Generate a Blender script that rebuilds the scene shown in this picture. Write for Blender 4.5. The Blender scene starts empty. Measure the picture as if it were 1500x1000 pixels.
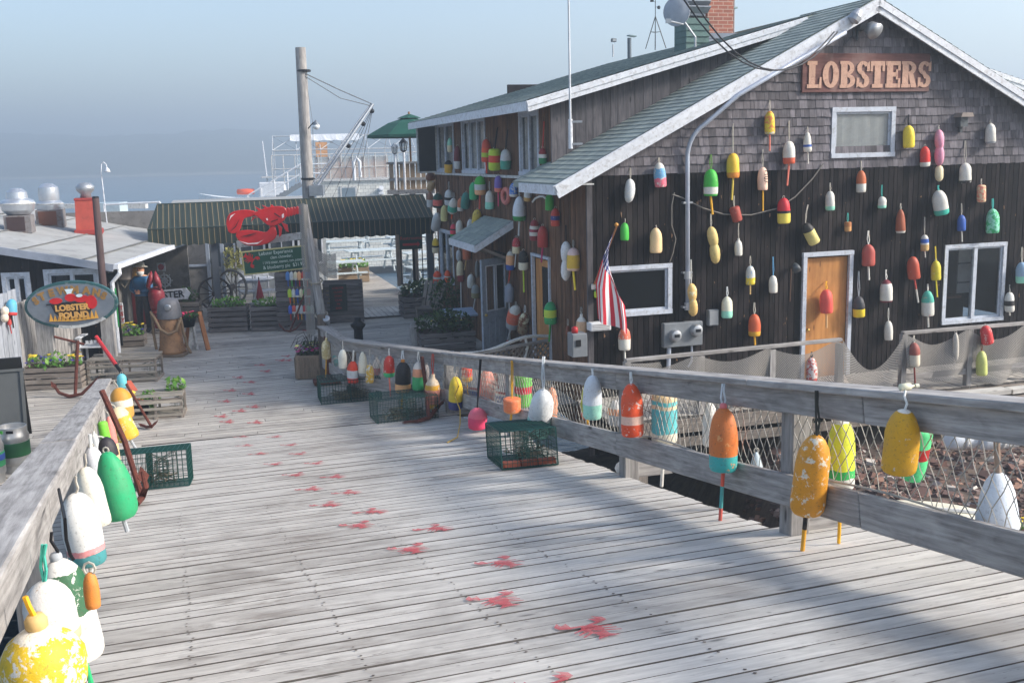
import bpy, math, random
from mathutils import Vector, Matrix
R = random.Random(11)
PI = math.pi
rad = math.radians
C = bpy.context.scene.collection
V = Vector
# ------------------------------------------------------------------ measuring: photo pixel (1500x1000) -> point in the place
F_, ROLL, PITCH, H = 1500.0, rad(1.45), rad(10.3), 4.0
cp, sp, cr, snr = math.cos(PITCH), math.sin(PITCH), math.cos(ROLL), math.sin(ROLL)
EYE = V((0, 0, H))
def ray(u, v):
 a = (u-750)/F_; b = (500-v)/F_
 x = a*cr+b*snr; y = b*cr-a*snr
 return V((x, cp+y*sp, -sp+y*cp))
def onz(u, v, z=0.0):
 d = ray(u, v); return EYE+d*((z-H)/d.z)
def atY(u, v, Y):
 d = ray(u, v); return EYE+d*(Y/d.y)
def onpl(u, v, p, n):
 d = ray(u, v); return EYE+d*((p-EYE).dot(n)/d.dot(n))
def ppm(p):                                       # photo pixels per metre at p
 return F_/((p.y)*cp-(p.z-H)*sp)
YAW = rad(16.5)
GX = V((math.cos(YAW), math.sin(YAW), 0)); SD = V((-math.sin(YAW), math.cos(YAW), 0)); UP = V((0, 0, 1))
RSL = 0.1607
def rampz(p):
 a = SD.x*p.x+SD.y*p.y
 return max(0.0, 2.45-RSL*a)
def onramp(u, v, h=0.0):
 d = ray(u, v); k = RSL*(SD.dot(d))+d.z
 p = EYE+d*((2.45+h-H)/k)
 if p.z-h < 0 or SD.dot(p) > 15.25: p = onz(u, v, h)
 return p
# ------------------------------------------------------------------ mesh builder
def rotm(ax, a): return Matrix.Rotation(a, 4, ax)
def T(x, y=None, z=None):
 return Matrix.Translation(V((x, y, z)) if y is not None else V(x))
class MB:
 def __init__(s): s.v = []; s.f = []; s.pc = []; s.rn = []
 def add(s, vs, fs, pcs=None, rnd=None, M=None):
  o = len(s.v); rnd = R.random() if rnd is None else rnd
  off = V((R.uniform(-50, 50), R.uniform(-9, 9), R.uniform(-9, 9))) if pcs is not None else V((0, 0, 0))
  pcs = vs if pcs is None else pcs
  for p, q in zip(vs, pcs):
   p = V(p)
   s.v.append(M @ p if M else p); s.pc.append(V(q)+off); s.rn.append(rnd)
  for f in fs: s.f.append([i+o for i in f])
  return s
 def box(s, c, size, M=None, rnd=None, jit=0.0):
  hx, hy, hz = size[0]/2, size[1]/2, size[2]/2
  vs = []; pcs = []
  order = sorted(range(3), key=lambda i: -size[i])
  for dx in (-1, 1):
   for dy in (-1, 1):
    for dz in (-1, 1):
     p = V((c[0]+dx*hx+R.uniform(-jit, jit), c[1]+dy*hy+R.uniform(-jit, jit), c[2]+dz*hz+R.uniform(-jit, jit)))
     vs.append(p); l = (dx*hx, dy*hy, dz*hz); pcs.append((l[order[0]], l[order[1]], l[order[2]]))
  fs = [(0, 1, 3, 2), (4, 6, 7, 5), (0, 4, 5, 1), (2, 3, 7, 6), (0, 2, 6, 4), (1, 5, 7, 3)]
  return s.add(vs, fs, pcs, rnd, M)
 def beam(s, p0, p1, w, h, up=UP, rnd=None, jit=0.0):           # w across, h along up
  p0 = V(p0); p1 = V(p1); x = (p1-p0); L = x.length; x.normalize()
  y = V(up).cross(x)
  if y.length < 1e-4: y = V((0, 1, 0)).cross(x)
  y.normalize(); z = x.cross(y)
  M = Matrix(((x.x, y.x, z.x, 0), (x.y, y.y, z.y, 0), (x.z, y.z, z.z, 0), (0, 0, 0, 1)))
  M.translation = (p0+p1)/2
  return s.box((0, 0, 0), (L, w, h), M, rnd, jit)
 def tube(s, pts, r, n=6, closed=False, rnd=None):
  pts = [V(p) for p in pts]; m = len(pts); vs = []; pcs = []
  rr = r if isinstance(r, (list, tuple)) else [r]*m
  prev = None; dist = 0
  for i, p in enumerate(pts):
   a = pts[(i-1) % m] if (closed or i > 0) else p
   b = pts[(i+1) % m] if (closed or i < m-1) else p
   t = (b-a); t = t.normalized() if t.length > 1e-9 else UP
   if prev is None:
    u = t.cross(UP if abs(t.z) < .9 else V((1, 0, 0))).normalized()
   else:
    u = prev-t*prev.dot(t); u = u.normalized() if u.length > 1e-6 else t.cross(V((1, .3, .2))).normalized()
   prev = u; w = t.cross(u)
   if i: dist += (p-pts[i-1]).length
   for k in range(n):
    a_ = 2*PI*k/n
    vs.append(p+(u*math.cos(a_)+w*math.sin(a_))*rr[i]); pcs.append((dist, rr[i]*math.cos(a_)*2, rr[i]*math.sin(a_)*2))
  fs = []
  for i in range(m if closed else m-1):
   j = (i+1) % m
   for k in range(n):
    l = (k+1) % n; fs.append((i*n+k, i*n+l, j*n+l, j*n+k))
  if not closed and n > 3:
   fs.append(tuple(range(n-1, -1, -1))); fs.append(tuple((m-1)*n+k for k in range(n)))
  return s.add(vs, fs, pcs, rnd)
 def lathe(s, prof, n=20, M=None, rnd=None, wob=0.0):
  vs = []; fs = []; L = prof[-1][1]-prof[0][1]
  ph = R.uniform(0, 6)
  for r, z in prof:
   for k in range(n):
    a = 2*PI*k/n; q = r*(1+wob*math.sin(2*a+ph+z*5))
    vs.append(V((q*math.cos(a), q*math.sin(a), z)))
  for i in range(len(prof)-1):
   for k in range(n):
    l = (k+1) % n; fs.append((i*n+k, i*n+l, (i+1)*n+l, (i+1)*n+k))
  fs.append(tuple(range(n-1, -1, -1))); fs.append(tuple((len(prof)-1)*n+k for k in range(n)))
  return s.add(vs, fs, list(vs), rnd, M)
 def prism(s, poly, th, M=None, rnd=None):                       # polygon in local XZ, thickness along -Y..0
  n = len(poly); vs = [V((x, 0, z)) for x, z in poly]+[V((x, th, z)) for x, z in poly]
  fs = [tuple(range(n)), tuple(range(2*n-1, n-1, -1))]
  for i in range(n):
   j = (i+1) % n; fs.append((j, i, n+i, n+j))
  return s.add(vs, fs, list(vs), rnd, M)
 def quad(s, a, b, c, d, pcs=None, rnd=None):
  return s.add([a, b, c, d], [(0, 1, 2, 3)], pcs, rnd)
 def build(s, name, mat, parent=None, smooth=False, bev=0.0):
  me = bpy.data.meshes.new(name); me.from_pydata([tuple(p) for p in s.v], [], s.f)
  a = me.attributes.new('pc', 'FLOAT_VECTOR', 'POINT'); a.data.foreach_set('vector', [x for q in s.pc for x in q])
  b = me.attributes.new('rnd', 'FLOAT', 'POINT'); b.data.foreach_set('value', s.rn)
  me.materials.append(mat)
  if smooth: me.polygons.foreach_set('use_smooth', [True]*len(me.polygons))
  me.validate(); me.update()
  o = bpy.data.objects.new(name, me); C.objects.link(o)
  if smooth == 'auto' or (smooth and smooth != 1 and smooth is not True):
   pass
  if parent is not None: o.parent = parent
  if bev:
   m = o.modifiers.new('bevel', 'BEVEL'); m.width = bev; m.segments = 1; m.limit_method = 'ANGLE'; m.angle_limit = rad(40)
  return o
def sharp(o, ang=40):
 me = o.data
 try: me.set_sharp_from_angle(angle=rad(ang))
 except Exception: pass
 return o
def thing(name, label, cat, loc=(0, 0, 0), rotz=0.0, group=None):
 o = bpy.data.objects.new(name, None); C.objects.link(o); o.empty_display_size = .2
 o.location = loc; o.rotation_euler = (0, 0, rotz); o['label'] = label; o['category'] = cat
 if group: o['group'] = group
 return o
def tag(o, label, cat, group=None, kind=None):
 o['label'] = label; o['category'] = cat
 if group: o['group'] = group
 if kind: o['kind'] = kind
 return o
def setting(o, kind='structure', label=None):
 o['kind'] = kind
 return o
def dup(root, loc, rotz, label=None, group=None, scale=None):
 r = root.copy(); C.objects.link(r); r.location = loc; r.rotation_euler = (0, 0, rotz)
 if label: r['label'] = label
 if group: r['group'] = group
 if scale: r.scale = (scale,)*3
 for ch in list(root.children):
  c = ch.copy(); C.objects.link(c); c.parent = r
  for g in ch.children:
   d = g.copy(); C.objects.link(d); d.parent = c
 return r
# ------------------------------------------------------------------ materials
MATS = {}
def new_mat(name):
 m = bpy.data.materials.new(name); m.use_nodes = True; nt = m.node_tree; nt.nodes.clear()
 o = nt.nodes.new('ShaderNodeOutputMaterial'); b = nt.nodes.new('ShaderNodeBsdfPrincipled')
 nt.links.new(b.outputs[0], o.inputs[0])
 return m, nt, b, o
def nd(nt, t, **kw):
 n = nt.nodes.new(t)
 for k, v in kw.items(): setattr(n, k, v)
 return n
def setin(nt, n, key, v):
 i = n.inputs[key]
 if hasattr(v, 'is_linked') or isinstance(v, bpy.types.NodeSocket): nt.links.new(v, i)
 else: i.default_value = (tuple(v)+(1.0,) if (isinstance(v, tuple) and len(v) == 3 and len(i.default_value) == 4) else v)
def mixc(nt, fac, a, b, mode='MIX'):
 n = nd(nt, 'ShaderNodeMix', data_type='RGBA', blend_type=mode)
 setin(nt, n, 0, fac); setin(nt, n, 6, a); setin(nt, n, 7, b); return n.outputs[2]
def mth(nt, op, a, b=0.0, c=None, clamp=False):
 n = nd(nt, 'ShaderNodeMath', operation=op, use_clamp=clamp); setin(nt, n, 0, a); setin(nt, n, 1, b)
 if c is not None: setin(nt, n, 2, c)
 return n.outputs[0]
def attr(nt, name): return nd(nt, 'ShaderNodeAttribute', attribute_name=name)
def noise(nt, vec, scale, detail=3.0, rough=.55, dist=0.0):
 n = nd(nt, 'ShaderNodeTexNoise'); setin(nt, n, 'Vector', vec); n.inputs['Scale'].default_value = scale
 n.inputs['Detail'].default_value = detail; n.inputs['Roughness'].default_value = rough; n.inputs['Distortion'].default_value = dist
 return n.outputs[0]
def ramp(nt, fac, stops, interp='LINEAR'):
 n = nd(nt, 'ShaderNodeValToRGB'); setin(nt, n, 0, fac); cr_ = n.color_ramp; cr_.interpolation = interp
 while len(cr_.elements) < len(stops): cr_.elements.new(.5)
 for e, (p, c) in zip(cr_.elements, stops):
  e.position = p; e.color = tuple(c)+(1,) if isinstance(c, (tuple, list)) else (c, c, c, 1)
 return n.outputs[0]
def vscale(nt, vec, s):
 n = nd(nt, 'ShaderNodeVectorMath', operation='MULTIPLY'); setin(nt, n, 0, vec); n.inputs[1].default_value = s; return n.outputs[0]
def bump(nt, b, h, strength=.4, dist=.01):
 n = nd(nt, 'ShaderNodeBump'); n.inputs['Strength'].default_value = strength; n.inputs['Distance'].default_value = dist
 setin(nt, n, 'Height', h); nt.links.new(n.outputs[0], b.inputs['Normal'])
def sr(r, g, b):                                     # sRGB 0-255 -> linear
 f = lambda c: (c/255/12.92) if c/255 <= .04045 else ((c/255+.055)/1.055)**2.4
 return (f(r), f(g), f(b))
def wood(name, dark, light, var=.35, gscale=1.0, knots=True, stain=None, stain_amt=.5, rough=.85, bmp=.35, edge=None, track=False, spec=.22, fleck=None):
 if name in MATS: return MATS[name]
 m, nt, b, o = new_mat(name)
 pc = attr(nt, 'pc').outputs['Vector']; rn = attr(nt, 'rnd').outputs['Fac']
 g1 = noise(nt, vscale(nt, pc, (2.4*gscale, 42*gscale, 42*gscale)), 1.0, 5, .65, .3)
 g2 = noise(nt, vscale(nt, pc, (3.2*gscale, 11*gscale, 11*gscale)), 1.0, 3, .6, .8)
 g = mth(nt, 'MULTIPLY_ADD', g1, .6, mth(nt, 'MULTIPLY', g2, .4))
 col = ramp(nt, g, [(.3, dark), (.68, light)])
 br = mth(nt, 'MULTIPLY_ADD', rn, var*2, 1-var)
 col = mixc(nt, 1.0, col, mixc(nt, 0.0, br, br), 'MULTIPLY')
 if knots:
  vo = nd(nt, 'ShaderNodeTexVoronoi'); setin(nt, vo, 'Vector', vscale(nt, pc, (1.7, 6, 6))); vo.inputs['Scale'].default_value = 1.0
  k = ramp(nt, vo.outputs['Distance'], [(.05, .85), (.12, 0.0)])
  col = mixc(nt, k, col, tuple(x*.35 for x in dark))
 if stain is not None:
  ge = nd(nt, 'ShaderNodeNewGeometry')
  sn = noise(nt, vscale(nt, ge.outputs['Position'], (.75, 1.0, .5)), 1.0, 5, .65, .4)
  col = mixc(nt, mth(nt, 'MULTIPLY', ramp(nt, sn, [(.5, 0.0), (.68, 1.0)]), stain_amt), col, stain)
 if fleck is not None:                             # small torn spots of bare wood
  s4 = noise(nt, vscale(nt, pc, (7, 16, 16)), 1.0, 2, .5); col = mixc(nt, mth(nt, 'MULTIPLY', ramp(nt, s4, [(.73, 0.0), (.76, 1.0)]), .75), col, fleck)
 if track:                                         # feet have worn and stained a strip along the middle
  sx = nd(nt, 'ShaderNodeSeparateXYZ'); setin(nt, sx, 0, ge.outputs['Position'])
  dl = mth(nt, 'ABSOLUTE', mth(nt, 'ADD', mth(nt, 'ADD', sx.outputs[0], .55), mth(nt, 'MULTIPLY', sx.outputs[1], .155)))
  w_ = mth(nt, 'SUBTRACT', 1.0, mth(nt, 'DIVIDE', dl, 1.5), clamp=True)
  s2 = noise(nt, vscale(nt, pc, (2.2, 7, 7)), 1.0, 5, .7, .6)
  col = mixc(nt, mth(nt, 'MULTIPLY', mth(nt, 'MULTIPLY', w_, ramp(nt, s2, [(.5, 0.0), (.66, 1.0)])), .75), col, sr(104, 96, 90)); col = mixc(nt, mth(nt, 'MULTIPLY', w_, .22), col, sr(164, 150, 134))
  s3 = noise(nt, vscale(nt, pc, (9, 30, 30)), 1.0, 3, .6); col = mixc(nt, mth(nt, 'MULTIPLY', ramp(nt, s3, [(.64, 0.0), (.72, 1.0)]), .55), col, sr(88, 82, 80))
 if edge is not None:                              # plank side faces coloured dark: shade of the gaps painted in, plus grime
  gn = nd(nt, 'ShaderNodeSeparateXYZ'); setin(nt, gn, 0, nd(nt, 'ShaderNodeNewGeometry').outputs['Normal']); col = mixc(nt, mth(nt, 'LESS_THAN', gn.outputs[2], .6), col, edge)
 setin(nt, b, 'Base Color', col); b.inputs['Roughness'].default_value = rough
 b.inputs['Specular IOR Level'].default_value = spec
 bump(nt, b, g, bmp, .006)
 MATS[name] = m; return m
def plain(name, col, rough=.6, metal=0.0, var=.12, nscale=6.0, bmp=0.0, col2=None, amt=.5, spec=.4, rvar=0.0, coord='pc'):
 if name in MATS: return MATS[name]
 m, nt, b, o = new_mat(name)
 pc = attr(nt, 'pc').outputs['Vector']
 n = noise(nt, pc, nscale, 5, .62)
 c = mixc(nt, ramp(nt, n, [(.32, 0.0), (.7, 1.0)]), tuple(x*(1-var) for x in col), tuple(min(1, x*(1+var)) for x in col))
 if rvar:
  rn = attr(nt, 'rnd').outputs['Fac']; br = mth(nt, 'MULTIPLY_ADD', rn, rvar*2, 1-rvar); c = mixc(nt, 1.0, c, br, 'MULTIPLY')
 if col2 is not None:
  n2 = noise(nt, pc, nscale*1.7, 6, .7, .5)
  c = mixc(nt, mth(nt, 'MULTIPLY', ramp(nt, n2, [(.52, 0.0), (.62, 1.0)]), amt), c, col2)
 setin(nt, b, 'Base Color', c); b.inputs['Roughness'].default_value = rough; b.inputs['Metallic'].default_value = metal
 b.inputs['Specular IOR Level'].default_value = spec
 if bmp: bump(nt, b, n, bmp, .01)
 MATS[name] = m; return m
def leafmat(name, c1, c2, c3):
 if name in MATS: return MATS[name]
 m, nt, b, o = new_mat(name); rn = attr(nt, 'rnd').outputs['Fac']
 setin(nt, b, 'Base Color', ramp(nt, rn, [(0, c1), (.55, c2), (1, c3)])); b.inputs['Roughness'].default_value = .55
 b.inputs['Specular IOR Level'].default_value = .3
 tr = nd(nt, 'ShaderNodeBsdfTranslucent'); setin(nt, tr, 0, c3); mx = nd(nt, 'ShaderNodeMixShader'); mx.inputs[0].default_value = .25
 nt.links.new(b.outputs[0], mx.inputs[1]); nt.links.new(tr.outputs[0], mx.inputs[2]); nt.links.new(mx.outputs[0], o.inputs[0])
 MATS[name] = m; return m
def glassmat(name, tint=(.02, .025, .03), op=.35):
 if name in MATS: return MATS[name]
 m, nt, b, o = new_mat(name)
 b.inputs['Base Color'].default_value = tint+(1,); b.inputs['Roughness'].default_value = .04; b.inputs['Specular IOR Level'].default_value = .6
 tr = nd(nt, 'ShaderNodeBsdfTransparent'); mx = nd(nt, 'ShaderNodeMixShader'); mx.inputs[0].default_value = op
 nt.links.new(tr.outputs[0], mx.inputs[1]); nt.links.new(b.outputs[0], mx.inputs[2]); nt.links.new(mx.outputs[0], o.inputs[0])
 MATS[name] = m; return m
def netmat(name, col, cell=.03, thick=.16):                         # fine knotted netting: open diamonds cut through the sheet
 if name in MATS: return MATS[name]
 m, nt, b, o = new_mat(name)
 pc = nd(nt, 'ShaderNodeSeparateXYZ'); setin(nt, pc, 0, attr(nt, 'pc').outputs['Vector'])
 x = mth(nt, 'DIVIDE', pc.outputs[0], cell); y = mth(nt, 'DIVIDE', pc.outputs[1], cell*1.5)
 def line(e):
  f = mth(nt, 'FRACT', mth(nt, 'ADD', e, 1000.0)); d = mth(nt, 'ABSOLUTE', mth(nt, 'SUBTRACT', f, .5))
  return mth(nt, 'GREATER_THAN', d, .5-thick)
 a = mth(nt, 'MAXIMUM', line(mth(nt, 'ADD', x, y)), line(mth(nt, 'SUBTRACT', x, y)))
 b.inputs['Base Color'].default_value = col+(1,); b.inputs['Roughness'].default_value = .8
 tr = nd(nt, 'ShaderNodeBsdfTransparent'); mx = nd(nt, 'ShaderNodeMixShader'); setin(nt, mx, 0, a)
 nt.links.new(tr.outputs[0], mx.inputs[1]); nt.links.new(b.outputs[0], mx.inputs[2]); nt.links.new(mx.outputs[0], o.inputs[0])
 MATS[name] = m; return m
def buoymat(bands, chip=None, camt=.5, rag=.01, dirt=.42, rough=.55):   # bands: [(start 0..1 from the top, colour)]
 key = ('b', tuple(bands), chip, camt, rag)
 if key in MATS: return MATS[key]
 m, nt, b, o = new_mat('buoy_paint')
 pcv = attr(nt, 'pc').outputs['Vector']; rn = attr(nt, 'rnd').outputs['Fac']
 se = nd(nt, 'ShaderNodeSeparateXYZ'); setin(nt, se, 0, pcv)
 off = nd(nt, 'ShaderNodeVectorMath', operation='ADD'); setin(nt, off, 0, pcv)
 cx = nd(nt, 'ShaderNodeCombineXYZ'); setin(nt, cx, 0, mth(nt, 'MULTIPLY', rn, 37.0)); setin(nt, cx, 1, mth(nt, 'MULTIPLY', rn, 11.0)); nt.links.new(cx.outputs[0], off.inputs[1])
 pv = off.outputs[0]
 n1 = noise(nt, pv, 5.0, 4, .6)
 t = mth(nt, 'ADD', se.outputs[2], mth(nt, 'MULTIPLY', mth(nt, 'SUBTRACT', n1, .5), rag*2))
 col = ramp(nt, t, [(p, c) for p, c in bands], 'CONSTANT') if len(bands) > 1 else None
 if col is None:
  r_ = nd(nt, 'ShaderNodeRGB'); r_.outputs[0].default_value = tuple(bands[0][1])+(1,); col = r_.outputs[0]
 if chip is not None:
  n2 = noise(nt, pv, 6.0, 7, .72, .3); th_ = .66-.2*camt
  col = mixc(nt, ramp(nt, n2, [(th_, 0.0), (th_+.03, 1.0)]), col, chip)
 n3 = noise(nt, pv, 2.6, 5, .65)
 col = mixc(nt, mth(nt, 'MULTIPLY', ramp(nt, n3, [(.4, 0.0), (.75, 1.0)]), dirt), col, sr(120, 108, 92))
 n4 = noise(nt, pv, 26.0, 3, .6)
 col = mixc(nt, mth(nt, 'MULTIPLY', ramp(nt, n4, [(.58, 0.0), (.7, 1.0)]), .4), col, sr(84, 74, 64))
 setin(nt, b, 'Base Color', col); b.inputs['Roughness'].default_value = rough; b.inputs['Specular IOR Level'].default_value = .35
 bump(nt, b, mth(nt, 'ADD', n1, mth(nt, 'MULTIPLY', n4, .4)), .18, .02)
 MATS[key] = m; return m
# ------------------------------------------------------------------ small generators
def leaves(mb, c, rx, ry, rz, n, size, rbase=None):
 for _ in range(n):
  while True:
   q = V((R.uniform(-1, 1), R.uniform(-1, 1), R.uniform(-1, 1)))
   if q.length < 1: break
  p = V(c)+V((q.x*rx, q.y*ry, q.z*rz))
  M = T(p) @ Matrix.Rotation(R.uniform(0, 6.28), 4, 'Z') @ Matrix.Rotation(R.uniform(-1.2, 1.2), 4, 'X') @ Matrix.Rotation(R.uniform(-.6, .6), 4, 'Y')
  s = size*R.uniform(.6, 1.35)
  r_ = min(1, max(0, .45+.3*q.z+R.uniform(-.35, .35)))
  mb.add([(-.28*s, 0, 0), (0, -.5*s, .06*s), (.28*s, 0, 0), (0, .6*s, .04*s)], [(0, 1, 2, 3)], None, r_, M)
def blooms(mb, c, rx, ry, z0, n, size):
 for _ in range(n):
  p = V(c)+V((R.uniform(-rx, rx), R.uniform(-ry, ry), z0+R.uniform(-.05, .05)))
  s = size*R.uniform(.7, 1.2)
  M = T(p) @ Matrix.Rotation(R.uniform(0, 6), 4, 'Z') @ Matrix.Rotation(R.uniform(-.8, .3), 4, 'X')
  k = 8; vs = [(0, 0, .15*s)]+[(s*.5*(1 if i % 2 else .72)*math.cos(2*PI*i/k), s*.5*(1 if i % 2 else .72)*math.sin(2*PI*i/k), 0) for i in range(k)]+[(0, 0, -.2*s)]
  fs = [(0, 1+i, 1+(i+1) % k) for i in range(k)]+[(k+1, 1+(i+1) % k, 1+i) for i in range(k)]
  mb.add(vs, fs, None, R.random(), M)
def text_mesh(mb, txt, size, M, extr=.004, off=0.0, align='CENTER', spacing=1.0):
 cu = bpy.data.curves.new('t', 'FONT'); cu.body = txt; cu.size = size; cu.extrude = extr; cu.offset = off
 cu.align_x = align; cu.align_y = 'CENTER'; cu.space_character = spacing; cu.resolution_u = 3
 o = bpy.data.objects.new('t', cu); C.objects.link(o)
 dg = bpy.context.evaluated_depsgraph_get(); me = bpy.data.meshes.new_from_object(o.evaluated_get(dg))
 B = rotm('X', PI/2)
 vs = [B @ v.co for v in me.vertices]
 mb.add(vs, [tuple(p.vertices) for p in me.polygons], list(vs), None, M)
 bpy.data.objects.remove(o); bpy.data.meshes.remove(me); bpy.data.curves.remove(cu)
 return mb
def disc_poly(cx, cz, rx, rz, n=28, a0=0, a1=2*PI):
 return [(cx+rx*math.cos(a0+(a1-a0)*i/n), cz+rz*math.sin(a0+(a1-a0)*i/n)) for i in range(n if abs(a1-a0-2*PI) < 1e-6 else n+1)]
# colours (linear)
WHITE = sr(216, 213, 204); CREAM = sr(232, 218, 180); RED = sr(205, 40, 32); DRED = sr(140, 28, 30); RUST = sr(165, 75, 45); BRICK = sr(178, 72, 58)
ORANGE = sr(238, 92, 40); OCHRE = sr(214, 150, 38); YELLOW = sr(236, 208, 50); AMBER = sr(226, 168, 40); LIME = sr(190, 216, 60); GREEN = sr(62, 178, 62); DGREEN = sr(30, 105, 62)
SEA = sr(40, 165, 110); TEAL = sr(70, 178, 168); MINT = sr(150, 220, 195); BLUE = sr(40, 90, 175); LBLUE = sr(110, 170, 210); NAVY = sr(48, 56, 130); BLACK = sr(24, 24, 28); PINK = sr(228, 110, 130)
SALMON = sr(232, 128, 108); PEACH = sr(242, 180, 130); TAN = sr(206, 172, 112); GREY = sr(168, 172, 176); LGREY = sr(205, 208, 208); PURPLE = sr(120, 100, 180); MAROON = sr(110, 30, 45); BROWN = sr(120, 66, 40)
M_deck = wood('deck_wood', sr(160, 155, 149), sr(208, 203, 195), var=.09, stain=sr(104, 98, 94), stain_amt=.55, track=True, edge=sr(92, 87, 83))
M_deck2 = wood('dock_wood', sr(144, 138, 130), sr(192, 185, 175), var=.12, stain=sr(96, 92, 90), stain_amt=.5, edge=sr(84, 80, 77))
M_rail = wood('rail_wood', sr(98, 94, 92), sr(180, 176, 172), var=.12, stain=sr(104, 98, 92), stain_amt=.35)
M_crate = wood('crate_wood', sr(84, 77, 72), sr(156, 145, 134), var=.24)
M_darkw = wood('dark_board', sr(8, 7, 8), sr(46, 41, 41), var=.6, gscale=.9, stain=sr(84, 76, 72), stain_amt=.22, spec=.08, fleck=sr(150, 118, 92))
M_sidew = wood('brown_board', sr(40, 28, 22), sr(124, 90, 66), var=.42, gscale=.9)
M_shing = wood('wall_shingle', sr(70, 67, 71), sr(120, 115, 119), var=.38, knots=False)
M_white = plain('white_paint', sr(208, 211, 216), .6, col2=sr(150, 145, 140), amt=.5, nscale=9)
M_frame = plain('frame_paint', sr(182, 188, 198), .6, col2=sr(136, 134, 134), amt=.5, nscale=9)
M_rust = plain('rusty_iron', sr(98, 52, 42), .85, .2, .35, 14, .5, col2=sr(60, 36, 32))
M_iron = plain('black_iron', sr(30, 30, 34), .5, .6, .3, 10, .2)
M_galv = plain('galvanised', sr(165, 168, 172), .42, .6, .12, 8)
M_rope = plain('rope_grey', sr(150, 142, 128), .9, 0, .25, 40, .5)
M_ropew = plain('rope_white', sr(205, 205, 200), .85, 0, .2, 40, .4)
M_glass = glassmat('window_glass', op=.22)
M_rafter = plain('dark_inside', sr(22, 20, 20), .9)
M_white2 = plain('old_white', sr(190, 190, 188), .7, col2=sr(128, 122, 116), amt=.7, nscale=7)
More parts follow.
